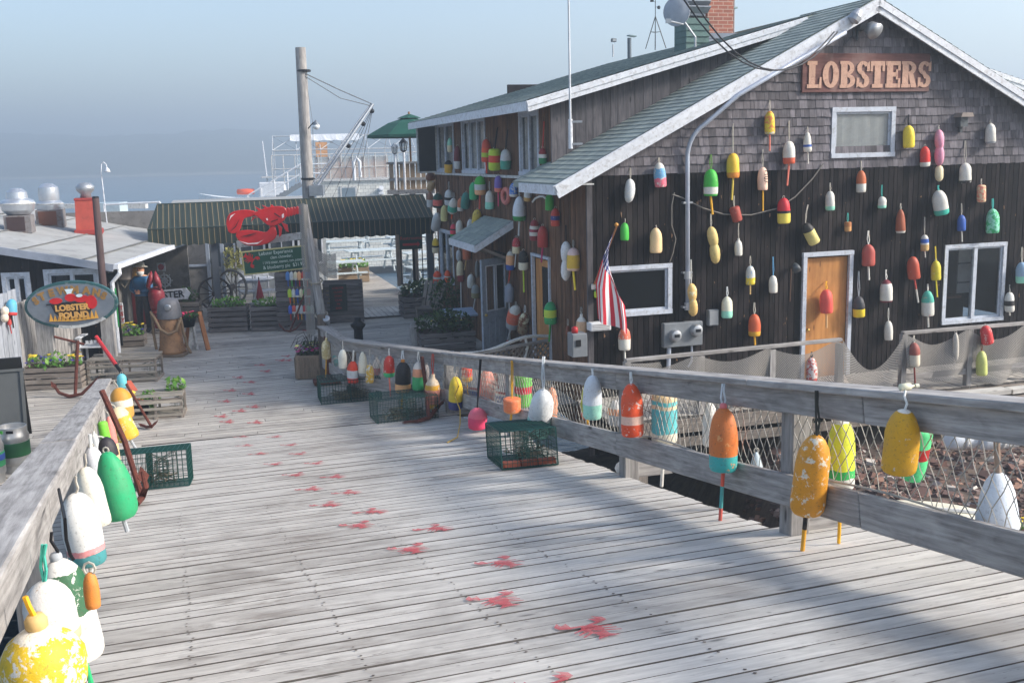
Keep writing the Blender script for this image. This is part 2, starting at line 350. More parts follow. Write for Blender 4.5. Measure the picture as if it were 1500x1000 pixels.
# ================================================================== SETTING: water, hills, decks, beach, sky, sun
def make_setting():
 # water
 mb = MB(); n = 40
 mb.quad(V((-1500, 20, -3)), V((1500, 20, -3)), V((1500, 1100, -3)), V((-1500, 1100, -3)))
 mb.quad(V((-1500, -60, -3.004)), V((1500, -60, -3.004)), V((1500, 20.2, -3.004)), V((-1500, 20.2, -3.004)))
 m, nt, b, o = new_mat('harbour_water')
 ge = nd(nt, 'ShaderNodeNewGeometry')
 n1 = noise(nt, vscale(nt, ge.outputs['Position'], (.35, .8, 1)), 1.0, 5, .6)
 b.inputs['Base Color'].default_value = sr(70, 95, 115)+(1,); b.inputs['Roughness'].default_value = .25; b.inputs['Specular IOR Level'].default_value = .5
 bump(nt, b, n1, .6, .4)
 setting(mb.build('water', m))
 # far wooded shore fading into the fog
 mb = MB(); rows = []
 RR = random.Random(5)
 NX = 150; ND = 14
 def hill(x, d):
  base = 19*math.exp(-((x+330)/420)**2)+8*math.exp(-((x-150)/300)**2)+7+3*math.sin(x/90)+3*math.sin(x/37+1)
  return base*math.sin(min(1, d)*PI/2)**.8
 vs = []; fs = []
 for j in range(ND):
  for i in range(NX):
   x = -900+1700*i/(NX-1); d = j/(ND-1)
   y = 640+40*math.sin(x/160)+.06*abs(x)+d*240-.045*x
   z = -3.2+hill(x, d*1.2)+(RR.uniform(0, 6)*min(1, d*6) if j else 0)
   vs.append(V((x+RR.uniform(-3, 3), y, z)))
 for j in range(ND-1):
  for i in range(NX-1):
   a = j*NX+i; fs.append((a, a+1, a+NX+1, a+NX))
 mb.add(vs, fs)
 m = plain('far_forest', sr(60, 72, 62), .95, 0, .5, .06, 0, col2=sr(38, 48, 44))
 setting(mb.build('hills', m))
 mb = MB(); vs = []; fs = []
 for i in range(NX):
  x = -900+1700*i/(NX-1); y = 640+40*math.sin(x/160)+.06*abs(x)-.045*x
  vs += [V((x, y-3, -3.1)), V((x, y+2, -1.6+RR.uniform(-.3, .5)))]
 for i in range(NX-1): a = 2*i; fs.append((a, a+2, a+3, a+1))
 mb.add(vs, fs); setting(mb.build('shore', plain('pale_rock_shore', sr(150, 150, 145), .9, 0, .3, .5)))
 # ramp of cross planks
 PD = V((math.cos(rad(19)), math.sin(rad(19)), 0)); PN = V((-PD.y, PD.x, 0))
 Lr = lambda y: -.42-.381*y; Rr = lambda y: 3.49-.2803*y
 mb = MB(); W = .145; a = -1.2
 while True:
  # centre line point of this plank
  c = PN*a; 
  # intersections with edges: point c + PD*t ; x = Lr(y)
  def hit(k0, k1): t = (k0+k1*c.y-c.x)/(PD.x-k1*PD.y); return c+PD*t
  l = hit(-.42, -.381); r = hit(3.49, -.2803); r = r+PD*(.5 if r.y < 6.45 else -.02)
  zl = 2.45-RSL*SD.dot(l); zr = 2.45-RSL*SD.dot(r)
  if max(zl, zr) < .0: break
  e1 = R.uniform(-.03, .05); e2 = R.uniform(.0, .035); dz = R.uniform(-.003, .003)
  p0 = V((l.x, l.y, zl-.02+dz))-PD*e1; p1 = V((r.x, r.y, zr-.02+dz))+PD*e2
  if zl < .03: p0.z = max(p0.z, -.012)
  nrm = V((SD.x*RSL, SD.y*RSL, 1)).normalized()
  w = W-R.uniform(.008, .016)
  mb.beam(p0, p1, w, .04, nrm, jit=.0012); a += W
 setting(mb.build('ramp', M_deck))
 # nail heads in rows over the joists
 mb = MB(); a = -1.2; nv_ = V((SD.x*RSL, SD.y*RSL, 1)).normalized()
 while a < 9:
  for k in range(9):
   for q in (-.045, .045):
    g = -3.6+k*.72+R.uniform(-.02, .02); c = GX*g+PN*(a+q)
    c = PN*(a+q)+PD*(g+.17*a*0)
    if not (-.4-.381*c.y < c.x < 3.6-.28*c.y) or R.random() < .12: continue
    c = V((c.x, c.y, 2.45-RSL*SD.dot(c)+.0035)); r_ = R.uniform(.006, .011)
    u_ = PD*r_; w2 = nv_.cross(PD)*r_; mb.add([c+u_, c+w2, c-u_, c-w2], [(0, 1, 2, 3)])
  a += .145
 setting(mb.build('ramp_nails', plain('nail_head', sr(74, 62, 56), .7)))
 # stringers below the ramp
 mb = MB()
 for k0, k1, o_ in ((-.42, -.381, .2), (3.49, -.2803, -.15)):
  for y0, y1 in ((-1, 15.2),):
   p0 = V((k0+k1*y0+o_, y0, 0)); p1 = V((k0+k1*y1+o_, y1, 0))
   p0.z = 2.45-RSL*SD.dot(p0)-.2; p1.z = 2.45-RSL*SD.dot(p1)-.2
   mb.beam(p0, p1, .1, .28)
 q = V((-3, 14.8, 0)); 
 setting(mb.build('ramp_beam', M_crate))
 # lower dock: planks run across (same direction), in bays
 mb = MB(); W = .15
 def dock(x0, x1, y0, y1, tilt=0.0, zz=0.0, w=W):             # rectangle in building frame (GX,SD) about origin
  y = y0
  while y < y1:
   segs = [x0]
   while segs[-1] < x1: segs.append(min(x1, segs[-1]+R.uniform(3.2, 4.8)))
   for s0, s1 in zip(segs, segs[1:]):
    mb.beam(GX*s0+SD*(y+w/2)+UP*(zz-.025+R.uniform(-.003, .003)), GX*(s1-.006)+SD*(y+w/2)+UP*(zz-.025), w-R.uniform(.008, .016), .05, UP, jit=.001)
   y += w
 dock(-16, 5.65, 15.3, 38.0)
 dock(-12, -1.1, 11.0, 15.3)
 dock(-8.0, 3.0, 38.0, 58.0, w=.2)
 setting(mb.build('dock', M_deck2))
 # the short boardwalk laid lengthwise between the crates and the planters
 mb = MB(); c = onz(555, 458, .03)
 for i in range(16):
  mb.beam(c+GX*(-1.15+i*.15)+SD*-.75+UP*-.005, c+GX*(-1.15+i*.15)+SD*.85+UP*-.005, .138, .05, jit=.002)
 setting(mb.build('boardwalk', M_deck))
 # pilings and dark void: sea bed under the dock
 # beach (terrain under ramp and house) with stones
 mb = MB(); N = 60
 RR = random.Random(9)
 def sm(t): t = min(1, max(0, t)); return t*t*(3-2*t)
 def bz(x, y):
  p = V((x, y, 0)); d = SD.dot(p); g = GX.dot(p)
  return -.62+max(0, (14.2-y))*.105+.05*math.sin(x*2.1)*math.cos(y*1.7)-max(0, -g-1.0)*.5-max(0, d-22)*.25-2.3*sm((3.75+.1*(y-12)-x)/1.1)*sm((y-8.2)/2.0)
 vs = []; fs = []
 for j in range(N):
  for i in range(N):
   x = -12+36*i/(N-1); y = -8+46*j/(N-1)
   vs.append(V((x, y, max(-3.4, bz(x, y)+RR.uniform(-.02, .02)))))
 for j in range(N-1):
  for i in range(N-1):
   a = j*N+i; fs.append((a, a+1, a+N+1, a+N))
 mb.add(vs, fs)
 setting(mb.build('beach', plain('beach_dirt', sr(92, 78, 68), .95, 0, .4, 3.0, .6, col2=sr(60, 50, 46))))
 # loose stones: nobody could count them
 mb = MB()
 for _ in range(9000):
  y = RR.uniform(5.0, 15.5); x = RR.uniform(max(1.2, 3.2-.28*y), 2.6+y*.62)
  s = RR.choice((.02, .028, .035, .045, .04, .03, .07))*RR.uniform(.7, 1.3)
  M = T(x, y, bz(x, y)+s*.25) @ Matrix.Rotation(RR.uniform(0, 6), 4, 'Z') @ Matrix.Rotation(RR.uniform(-.7, .7), 4, 'X') @ Matrix.Diagonal((s*RR.uniform(.8, 1.6), s, s*RR.uniform(.4, .8), 1))
  vs = [(RR.uniform(.6, 1)*a, RR.uniform(.6, 1)*b_, RR.uniform(.6, 1)*c_) for a in (-1, 1) for b_ in (-1, 1) for c_ in (-1, 1)]
  mb.add(vs, [(0, 1, 3, 2), (4, 6, 7, 5), (0, 4, 5, 1), (2, 3, 7, 6), (0, 2, 6, 4), (1, 5, 7, 3)], None, RR.random(), M)
 m, nt, b, o = new_mat('beach_stone'); rn = attr(nt, 'rnd').outputs['Fac']
 setin(nt, b, 'Base Color', ramp(nt, rn, [(0, sr(70, 56, 52)), (.35, sr(120, 88, 76)), (.6, sr(96, 84, 80)), (.8, sr(160, 120, 98)), (.93, sr(140, 132, 128)), (1, sr(190, 182, 172))])); b.inputs['Roughness'].default_value = .85
 o = mb.build('gravel', m); o['kind'] = 'stuff'
 return bz
BZ = make_setting()
def make_light():
 w = bpy.data.worlds.new('World'); bpy.context.scene.world = w; w.use_nodes = True; nt = w.node_tree; nt.nodes.clear()
 o = nd(nt, 'ShaderNodeOutputWorld'); bg = nd(nt, 'ShaderNodeBackground'); sk = nd(nt, 'ShaderNodeTexSky', sky_type='NISHITA')
 el = rad(31); sdir = V((math.cos(el)*.985, math.cos(el)*-.17, math.sin(el)))
 sk.sun_disc = False; sk.sun_elevation = el; sk.sun_rotation = math.atan2(sdir.x, sdir.y)
 sk.air_density = 1.0; sk.dust_density = 2.2; sk.ozone_density = 1.0; sk.altitude = 10
 nt.links.new(sk.outputs[0], bg.inputs[0]); bg.inputs[1].default_value = .126; nt.links.new(bg.outputs[0], o.inputs[0])
 la = bpy.data.lights.new('sun', 'SUN'); la.energy = 2.8; la.angle = rad(10.0); la.color = (1, .95, .88)
 so = bpy.data.objects.new('sun', la); C.objects.link(so); so.rotation_euler = sdir.to_track_quat('Z', 'Y').to_euler()
 # haze
 mb = MB(); mb.box((-50, 520, 19.5), (3400, 1300, 47))
 m = bpy.data.materials.new('sea_haze'); m.use_nodes = True; nt = m.node_tree; nt.nodes.clear()
 oo = nd(nt, 'ShaderNodeOutputMaterial'); pv = nd(nt, 'ShaderNodeVolumePrincipled'); pv.inputs['Color'].default_value = (.75, .88, 1, 1)
 pv.inputs['Density'].default_value = HAZE; pv.inputs['Anisotropy'].default_value = .35
 nt.links.new(pv.outputs[0], oo.inputs['Volume'])
 h = mb.build('haze', m); h['kind'] = 'stuff'
 sc = bpy.context.scene
 cam = bpy.data.cameras.new('camera'); cam.lens = 36; cam.sensor_width = 36; cam.clip_end = 5000; cam.clip_start = .05
 co = bpy.data.objects.new('camera', cam); C.objects.link(co)
 co.matrix_world = T(EYE) @ rotm('X', PI/2-PITCH) @ rotm('Z', -ROLL)
 sc.camera = co
 sc.view_settings.view_transform = 'Standard'; sc.view_settings.look = 'None'; sc.view_settings.exposure = EXPO; sc.view_settings.gamma = 1
 sc.cycles.use_denoising = True; sc.cycles.volume_max_steps = 128; sc.cycles.max_bounces = 8; sc.cycles.transparent_max_bounces = 24
HAZE = .0036; EXPO = 1.16
make_light()
# ================================================================== MAIN HOUSE
HO = V((1.24, 15.80, 0)); HM = T(HO) @ Matrix.Rotation(YAW, 4, 'Z'); HI = HM.inverted()
GN = -SD; SN = -GX
def ongable(u, v, out=0.0): return onpl(u, v, HO+GN*out, GN)
def onside(u, v, out=0.0): return onpl(u, v, HO+SN*out, SN)
def loc(p): return HI @ p
MF = Matrix(((1, 0, 0, 0), (0, -1, 0, 0), (0, 0, 1, 0), (0, 0, 0, 1)))       # (a, out, z) on the gable wall
MS = Matrix(((0, -1, 0, 0), (1, 0, 0, 0), (0, 0, 1, 0), (0, 0, 0, 1)))       # (a, out, z) on the side wall
HW, HD, AX, ZR, SL = 9.64, 10.7, 4.82, 6.32, .507
SL2 = .268; Y2 = 1.6
roofz = lambda x: ZR-SL*abs(x-AX)
roof2z = lambda x: ZR-.02-SL2*abs(x-AX)
house = thing('restaurant_house', 'dark wooden restaurant house hung with buoys under a green grey shingle roof', 'house', HO, YAW)
M_roof = None
def roofmat():
 m, nt, b, o = new_mat('roof_shingle')
 pc = attr(nt, 'pc').outputs['Vector']; rn = attr(nt, 'rnd').outputs['Fac']
 se = nd(nt, 'ShaderNodeSeparateXYZ'); setin(nt, se, 0, pc)
 tab = mth(nt, 'FLOOR', mth(nt, 'DIVIDE', se.outputs[0], .17))
 wn = nd(nt, 'ShaderNodeTexWhiteNoise', noise_dimensions='2D'); cx = nd(nt, 'ShaderNodeCombineXYZ'); setin(nt, cx, 0, tab); setin(nt, cx, 1, rn); nt.links.new(cx.outputs[0], wn.inputs['Vector'])
 fr = mth(nt, 'FRACT', mth(nt, 'DIVIDE', se.outputs[0], .17)); gap = mth(nt, 'LESS_THAN', fr, .05)
 c = ramp(nt, mth(nt, 'MULTIPLY_ADD', wn.outputs[0], .7, mth(nt, 'MULTIPLY', noise(nt, pc, 30, 3, .7), .3)), [(0, sr(122, 130, 126)), (.5, sr(146, 154, 147)), (1, sr(172, 178, 169))])
 c = mixc(nt, mth(nt, 'MULTIPLY', gap, .5), c, sr(80, 90, 88))
 ge = nd(nt, 'ShaderNodeNewGeometry'); c = mixc(nt, mth(nt, 'MULTIPLY', ramp(nt, noise(nt, ge.outputs['Position'], .7, 4, .6), [(.45, 0.0), (.7, 1.0)]), .35), c, sr(112, 118, 114))
 setin(nt, b, 'Base Color', c); b.inputs['Roughness'].default_value = .9; b.inputs['Specular IOR Level'].default_value = .2
 return m
M_roof = roofmat()
def boards(mb, M, a0, a1, zb, zt, holes, w=.125, thick=.022, gap=.006):
 cuts = sorted({a0, a1} | {h[0] for h in holes} | {h[1] for h in holes})
 cuts = [c for c in cuts if a0 <= c <= a1]
 for c0, c1 in zip(cuts, cuts[1:]):
  n = max(1, round((c1-c0)/w)); ws = [R.uniform(.75, 1.25) for _ in range(n)]; k = (c1-c0)/sum(ws); x = c0
  for q in ws:
   b_ = x+q*k; mid = (x+b_)/2; segs = [(zb(mid) if callable(zb) else zb, zt(mid) if callable(zt) else zt)]
   for h in holes:
    if h[0] < mid < h[1]:
     ns = []
     for s0, s1 in segs:
      if h[2] > s0+.02: ns.append((s0, min(s1, h[2])))
      if h[3] < s1-.02: ns.append((max(s0, h[3]), s1))
      if h[2] <= s0+.02 and h[3] >= s1-.02: pass
     segs = ns
   o_ = R.uniform(0, .008); rn = R.random()
   for s0, s1 in segs:
    if s1-s0 < .02: continue
    sl = 0
    xa, xb = x+gap/2, b_-gap/2
    if callable(zt) and s1 == zt(mid):
     za, zb_ = zt(xa), zt(xb)
    else: za = zb_ = s1
    if callable(zb) and s0 == zb(mid): ya, yb = zb(xa), zb(xb)
    else: ya = yb = s0
    off = (R.uniform(-50, 50), R.uniform(-9, 9), R.uniform(-9, 9)); vs = []; pcs = []
    for (xx, z0_, z1_) in ((xa, ya, za), (xb, yb, zb_)):
     for oo in (0.0, thick+o_):
      for zz in (z0_, z1_):
       vs.append(V((xx, oo, zz))); pcs.append(V((zz, xx, oo)))
    fs = [(0, 1, 3, 2), (4, 6, 7, 5), (0, 4, 5, 1), (2, 3, 7, 6), (0, 2, 6, 4), (1, 5, 7, 3)]
    mb.add(vs, fs, pcs, rn, M)
   x = b_
def window(parent, M, a0, a1, z0, z1, fw=.075, panes=2, out=.05, label=None, horiz=False, deep=.0, dark=True):
 f = MB(); o_ = out
 def bar(x0, x1, y0, y1, oo=o_): f.box(((x0+x1)/2, oo/2-.02, (y0+y1)/2), (x1-x0, oo+.04, y1-y0), M)
 bar(a0, a1, z1-fw, z1); bar(a0, a1, z0, z0+fw, o_+.012); bar(a0, a0+fw, z0+fw, z1-fw, o_-.004); bar(a1-fw, a1, z0+fw, z1-fw, o_-.004)
 for i in range(1, panes):
  x = a0+(a1-a0)*i/panes; bar(x-.035, x+.035, z0+fw, z1-fw, o_-.012)
 # inner sash
 s = fw*.5
 for i in range(panes):
  x0 = a0+fw+(a1-a0-2*fw)*i/panes; x1 = a0+fw+(a1-a0-2*fw)*(i+1)/panes
  for q in ((x0, x0+s, z0+fw, z1-fw), (x1-s, x1, z0+fw, z1-fw), (x0+s, x1-s, z0+fw, z0+fw+s), (x0+s, x1-s, z1-fw-s, z1-fw)):
   f.box(((q[0]+q[1])/2, -.006, (q[2]+q[3])/2), (q[1]-q[0], .03, q[3]-q[2]), M)
 w = f.build('window', M_frame, parent)
 g = MB(); g.box(((a0+a1)/2, -.004, (z0+z1)/2), (a1-a0-2*fw, .006, z1-z0-2*fw), M); g.build('pane', M_glass, w)
 return w
def build_house():
 holes_f = [(4.24, 5.37, 3.86, 4.59), (6.56, 7.78, .94, 2.25), (.2, 1.34, 1.49, 2.22), (3.78, 4.61, .1, 2.22)]
 # ---- side openings from the photo
 def srect(tl, br):
  p = loc(onside(*tl)); q = loc(onside(*br)); return (min(p.y, q.y), max(p.y, q.y), min(p.z, q.z), max(p.z, q.z))
 w3 = (2.35, 3.42, 3.66, 4.74); w2 = (5.85, 7.75, 3.66, 4.78); w1 = (8.6, 10.35, 3.66, 4.78); wl = (9.0, 10.4, 1.0, 2.22)
 d3 = (1.88, 2.78, .05, 2.2); d1 = (4.5, 5.45, .05, 2.1)
 holes_s = [w3, w2, w1, wl, d3, d1]
 mb = MB()
 boards(mb, MF, 0, HW, -.75, lambda x: 3.72, [h for h in holes_f if h[2] < 3.5], w=.095, gap=.011)
 front = mb
 front.build('board_wall', M_darkw, house)
 mb = MB()
 boards(mb, MS, 0.03, HD, -.4, 3.6, holes_s, w=.11, gap=.01)
 boards(mb, MS, 1.6, HD, 3.6, 4.98, holes_s, w=.1, gap=.009)
 boards(mb, MS, 0.03, 1.6, 3.6, 3.66, [], w=.15)
 mb.build('side_wall', M_sidew, house)
 # upper storey end wall (grey boards above the low roof), both sides of the ridge
 mb = MB(); M2 = T(0, Y2, 0) @ MF
 gb = wood('grey_board', sr(52, 50, 54), sr(104, 100, 102), var=.3, stain=sr(40, 36, 34), stain_amt=.5)
 boards(mb, M2, .0, 4.6, lambda x: roofz(x)-.05, lambda x: roof2z(x)-.1, [], w=.17); mb.build('dormer_wall', gb, house); mb = MB()
 boards(mb, M2, 5.05, HW, lambda x: roofz(x)-.05, lambda x: roof2z(x)-.1, [], w=.17)
 mb.build('dormer_wall', gb, house)
 # far walls so that the house is closed
 mb = MB(); mb.box((HW/2, HD, 2.4), (HW, .1, 5.1)); mb.box((HW, HD/2, 2.2), (.1, HD-.1, 3.2)); mb.box((HW, HD/2+.8, 4.4), (.1, HD-1.8, 1.2))
 mb.box((HW/2, HD, 5.4), (HW*.6, .1, .7))
 mb.build('back_wall', M_darkw, house)
 mb = MB(); mb.box((HW/2, .9, 3.0), (HW-.3, .02, .02)); 
 mb.box((HW/2, HD/2, .0), (HW-.2, HD-.2, .06)); mb.box((HW/2, HD/2, 3.55), (HW-.2, HD-.2, .05)); mb.box((HW/2, 3.0, 1.8), (HW-.2, .05, 3.4)); mb.box((2.2, HD/2+1.5, 1.8), (.05, HD-3.2, 3.4))
 mb.box((2.6, HD/2+.9, 4.4), (.05, HD-2.2, 1.6))
 mb.build('interior', M_rafter, house)
 # ---- gable shingles
 mb = MB(); z = 3.66; ex = .138
 while z < 6.2:
  half = (ZR-.12-z)/SL; x0 = max(0, AX-half); x1 = min(HW, AX+half)
  x = x0
  while x < x1-.01:
   w = R.choice((.07, .09, .1, .12, .13, .15)); b_ = min(x+w, x1); mid = (x+b_)/2
   hit = any(h[0] < mid < h[1] and h[2]-.03 < z and z+ex < h[3]+.05 for h in holes_f)
   zt = z+ex*1.5; zl = z-R.uniform(0, .012)
   zt = min(zt, ZR-.1-SL*abs(mid-AX))
   if not hit and zt > zl+.02:
    t0 = .036+R.uniform(0, .008); t1 = .012; g = .004
    vs = [V((x+g/2, 0, zl)), V((b_-g/2, 0, zl)), V((b_-g/2, 0, zt)), V((x+g/2, 0, zt)), V((x+g/2, t0, zl)), V((b_-g/2, t0, zl)), V((b_-g/2, t1, zt)), V((x+g/2, t1, zt))]
    mb.add(vs, [(0, 1, 2, 3), (4, 7, 6, 5), (0, 4, 5, 1), (1, 5, 6, 2), (3, 2, 6, 7), (0, 3, 7, 4)], [V((p.z, p.x, p.y)) for p in vs], R.random(), MF)
   x = b_
  z += ex
 mb.build('gable_shingles', M_shing, house)
 mb = MB(); mb.prism([(0.0, 3.7), (HW, 3.7), (HW, 3.72), (AX, ZR-.14), (0, 3.72)], .03, T(0, .02, 0)); mb.build('gable_backing', M_rafter, house)
 # ---- roofs: courses of asphalt shingles
 def roof(xlo, zf, y0, y1, x_end, name):
  mb = MB(); s = 1 if xlo < x_end else -1
  L = abs(x_end-xlo); dz = zf(x_end)-zf(xlo); SLn = math.hypot(L, dz); n = int(SLn/.145)+1
  tx, tz = s*L/SLn, dz/SLn
  up = V((-tz*1, 0, abs(tx))) if s > 0 else V((tz, 0, abs(tx)))
  for i in range(n):
   d = i*.145; dd = min(d+.2, SLn)
   pa = V((xlo+tx*d, 0, zf(xlo)+tz*d)); pb = V((xlo+tx*dd, 0, zf(xlo)+tz*dd))
   a = pa+up*.014; th = .012; off = R.uniform(-9, 9); r_ = R.random()
   vs = [V((a.x, y0, a.z)), V((a.x, y1, a.z)), V((pb.x, y1, pb.z)), V((pb.x, y0, pb.z)), V((pa.x-up.x*.002, y0, pa.z-.002)), V((pa.x-up.x*.002, y1, pa.z-.002))]
   mb.add(vs, [(0, 1, 2, 3) if s < 0 else (3, 2, 1, 0), (0, 4, 5, 1)], [V((v.y+off, 0, 0)) for v in vs], r_)
  # deck slab under the courses
  vs = []
  for (xx, zz) in ((xlo, zf(xlo)), (x_end, zf(x_end))):
   for yy in (y0+.005, y1-.005):
    for k in (.004, .09): vs.append(V((xx, yy, zz-k)))
  mb.add(vs, [(0, 1, 3, 2), (4, 6, 7, 5), (0, 4, 5, 1), (2, 3, 7, 6), (1, 5, 7, 3)], None, .5)
  return mb.build(name, M_roof, house)
 roof(-.62, roofz, -.28, Y2+.35, AX, 'roof'); roof(HW+.62, roofz, -.28, Y2+.35, AX, 'roof')
 roof(-.55, roof2z, Y2-.32, HD+.45, AX, 'dormer_roof'); roof(HW+.55, roof2z, Y2-.32, HD+.45, AX, 'dormer_roof')
 # ---- white rake boards and eave boards
 def rake(x0, x1, zf, y, h, name, drop=.01):
  mb = MB(); p0 = V((x0, y, zf(x0)-drop-h/2)); p1 = V((x1, y, zf(x1)-drop-h/2))
  mb.beam(p0, p1, .03, h); 
  s = V((0, -.018, 0)); mb.beam(p0+s+V((0, 0, h*.22)), p1+s+V((0, 0, h*.22)), .03, h*.5)
  mb.build(name, M_white, house)
 rake(-.64, AX+.02, roofz, -.285, .2, 'rake_board'); rake(HW+.64, AX-.02, roofz, -.285, .2, 'rake_board')
 rake(-.57, AX-.3, roof2z, Y2-.34, .17, 'rake_board'); rake(HW+.57, AX+.3, roof2z, Y2-.34, .17, 'rake_board')
 mb = MB(); mb.beam((-.56, Y2-.32, roof2z(-.55)-.09), (-.56, HD+.45, roof2z(-.55)-.09), .03, .15); mb.build('eave_board', M_white, house)
 mb = MB(); mb.beam((-.63, -.26, roofz(-.62)-.09), (-.63, Y2-.02, roofz(-.62)-.09), .03, .15); mb.build('eave_board', M_white, house)
 mb = MB(); mb.box((-.3, HD/2+.8, roof2z(-.55)-.02), (.5, HD-1.2, .02)); mb.box((-.31, .65, roofz(-.62)-.02), (.58, 1.8, .02)); mb.box((AX/2-.3, -.14, 0), (.01, .01, .01)); mb.build('soffit', M_white2, house)
 # corner boards
 mb = MB(); mb.box((-.02, -.03, 1.45), (.09, .05, 4.4)); mb.box((-.035, Y2-.03, 4.3), (.06, .05, 1.3)); mb.build('corner_board', wood('grey_board', (0, 0, 0), (0, 0, 0)), house)
 # ---- gable windows
 w = window(house, MF, 4.20, 5.41, 3.82, 4.63, fw=.075, panes=1)
 mb = MB(); N = 26
 vs = []; fs = []
 for i in range(N):
  x = 4.25+1.11*i/(N-1); y = .0125+.003*math.sin(i*1.3)+R.uniform(-.001, .001)
  vs += [V((x, y, 3.88)), V((x, y, 4.6))]
 for i in range(N-1): fs.append((2*i, 2*i+2, 2*i+3, 2*i+1))
 mb.add(vs, fs); mb.build('curtain', plain('curtain_grey', sr(196, 202, 202), .9), w)
 wr = window(house, MF, 6.52, 7.82, .90, 2.29, fw=.068, panes=2)
 mb = MB()  # inside of the dining room seen through the glass: counter, far white window with panes
 mb.box((7.0, .9, 1.25), (1.0, .5, .04)); mb.lathe([(.12, 1.0), (.14, 1.1), (.05, 1.12)], 12, T(6.95, .8, 0)); mb.box((6.9, .6, 1.45), (.5, .03, .03))
 mb.build('counter', plain('counter_brown', sr(96, 70, 52), .6), wr)
 mb = MB(); mb.box((7.62, .75, 1.75), (.3, .02, .9)); mb.build('inner_window', plain('inner_pale', sr(205, 210, 212), .6), wr)
 mb = MB(); mb.box((7.62, .735, 1.85), (.3, .02, .03)); mb.box((7.62, .735, 1.5), (.3, .02, .03)); mb.build('mullion', plain('grey_bar', sr(130, 134, 138), .6), wr)
 window(house, MF, .16, 1.37, 1.46, 2.26, fw=.07, panes=1)
 # plywood door
 mb = MB(); mb.box((4.19, .01, 1.17), (.82, .03, 2.06)); d = mb.build('door', wood('plywood_orange', sr(150, 96, 50), sr(206, 148, 86), var=.05, gscale=.3, knots=True, stain=sr(128, 88, 54), stain_amt=.65, rough=.6), house)
 mb = MB(); mb.lathe([(.005, 0), (.028, .005), (.03, .02), (.02, .04), (.004, .045)], 14, T(3.87, -.008, 1.0) @ rotm('X', PI/2)); mb.build('door_handle', plain('brass', sr(190, 160, 90), .3, .9), d, True)
 mb = MB()
 mb.box((3.755, -.05, 1.2), (.07, .06, 2.16)); mb.box((4.635, -.05, 1.2), (.07, .06, 2.16)); mb.box((4.195, -.053, 2.265), (.96, .065, .07)); mb.build('door_frame', M_frame, d)
 # trim line under the shingles at the window, vertical patch boards
 # ---- side windows
 for (a0, a1, z0, z1), pn in ((w3, 2), (w2, 3), (w1, 2), (wl, 2)):
  w = window(house, MS, a0-.04, a1+.04, z0-.03, z1+.03, fw=.07, panes=pn)
  if z0 > 3:
   mb = MB(); vs = []; fs = []; N = 30
   for i in range(N):
    a = a0+(a1-a0)*i/(N-1); o_ = -.06+.025*math.sin(i*1.7)
    vs += [MS @ V((a, o_, z0)), MS @ V((a, o_, z1))]
   for i in range(N-1): fs.append((2*i, 2*i+2, 2*i+3, 2*i+1))
   mb.add(vs, fs); mb.build('curtain', plain('curtain_side', sr(196, 192, 184), .9, var=.3), w)
 mb = MB(); mb.box((-.05, 6.4, 3.6), (.06, 8.2, .05)); mb.build('window_sill', M_white2, house)
 # shutter panel swung open on the far window
 mb = MB(); mb.box((-.28, 10.35, 4.2), (.5, .03, 1.1)); s_ = mb.build('shutter', plain('dark_screen', sr(50, 48, 46), .8), house)
 mb = MB()
 for q in ((-.52, 4.2, .04, 1.14), (-.05, 4.2, .04, 1.14)): mb.box((q[0], 10.33, q[1]), (q[2], .03, q[3]))
 mb.box((-.28, 10.33, 4.76), (.44, .03, .04)); mb.box((-.28, 10.33, 3.64), (.44, .03, .04)); mb.build('shutter_frame', M_white2, s_)
 # open grey door, hinged on the near jamb and swung out towards the dock
 dr = thing('tmp', '', ''); bpy.data.objects.remove(dr)
 M3 = T(-.01, 4.48, 0) @ Matrix.Rotation(rad(33), 4, 'Z')
 mb = MB(); W = .8
 def dp(x0, x1, z0, z1, t=.045, y=0.0): mb.box((-(x0+x1)/2, y, (z0+z1)/2), (x1-x0, t, z1-z0), M3)
 dp(0, .12, .02, 2.05); dp(W-.12, W, .02, 2.05); dp(.12, W-.12, 1.92, 2.05); dp(.12, W-.12, .9, 1.05); dp(.12, W-.12, .02, .2)
 dp(.12, .38, .2, .9, .03); dp(.44, W-.12, .2, .9, .03); dp(.38, .44, .2, .9); dp(.39, .43, 1.05, 1.92, .03)
 dp(.17, .33, .27, .83, .02, -.012); dp(.49, W-.17, .27, .83, .02, -.012)
 d = mb.build('door', plain('door_grey', sr(148, 157, 168), .55, col2=sr(100, 106, 114), amt=.4), house)
 mb = MB(); dp_ = mb.box((-W/2, 0, 1.48), (W-.24, .006, .87), M3); mb.build('pane', M_glass, d)
 mb = MB()
 for x in (.12, .385, .435, W-.12): mb.box((-x, -.024, 1.48), (.022, .006, .9), M3)
 for z in (1.05, 1.92): mb.box((-W/2, -.024, z), (W-.24, .007, .022), M3)
 mb.build('glazing_bead', plain('bead_white', sr(205, 208, 212), .6), d)
 mb = MB(); mb.lathe([(.005, 0), (.028, .005), (.03, .03), (.02, .05), (.004, .055)], 14, M3 @ T(-W+.07, -.02, .98) @ rotm('X', PI/2)); mb.build('door_handle', plain('brass', (0, 0, 0)), d, True)
 # second side doorway: white frame, plywood closed panel
 mb = MB(); a0, a1 = 1.88, 2.78
 mb.box(((a0+a1)/2, -.03, 1.12), (a1-a0, .03, 2.1), MS); d = mb.build('door', wood('plywood_orange', (0, 0, 0), (0, 0, 0)), house)
 mb = MB(); mb.box((a0-.03, .03, 1.12), (.06, .06, 2.2), MS); mb.box((a1+.03, .03, 1.12), (.06, .06, 2.2), MS); mb.box(((a0+a1)/2, .033, 2.235), (a1-a0+.12, .066, .05), MS); mb.build('door_frame', M_frame, d)
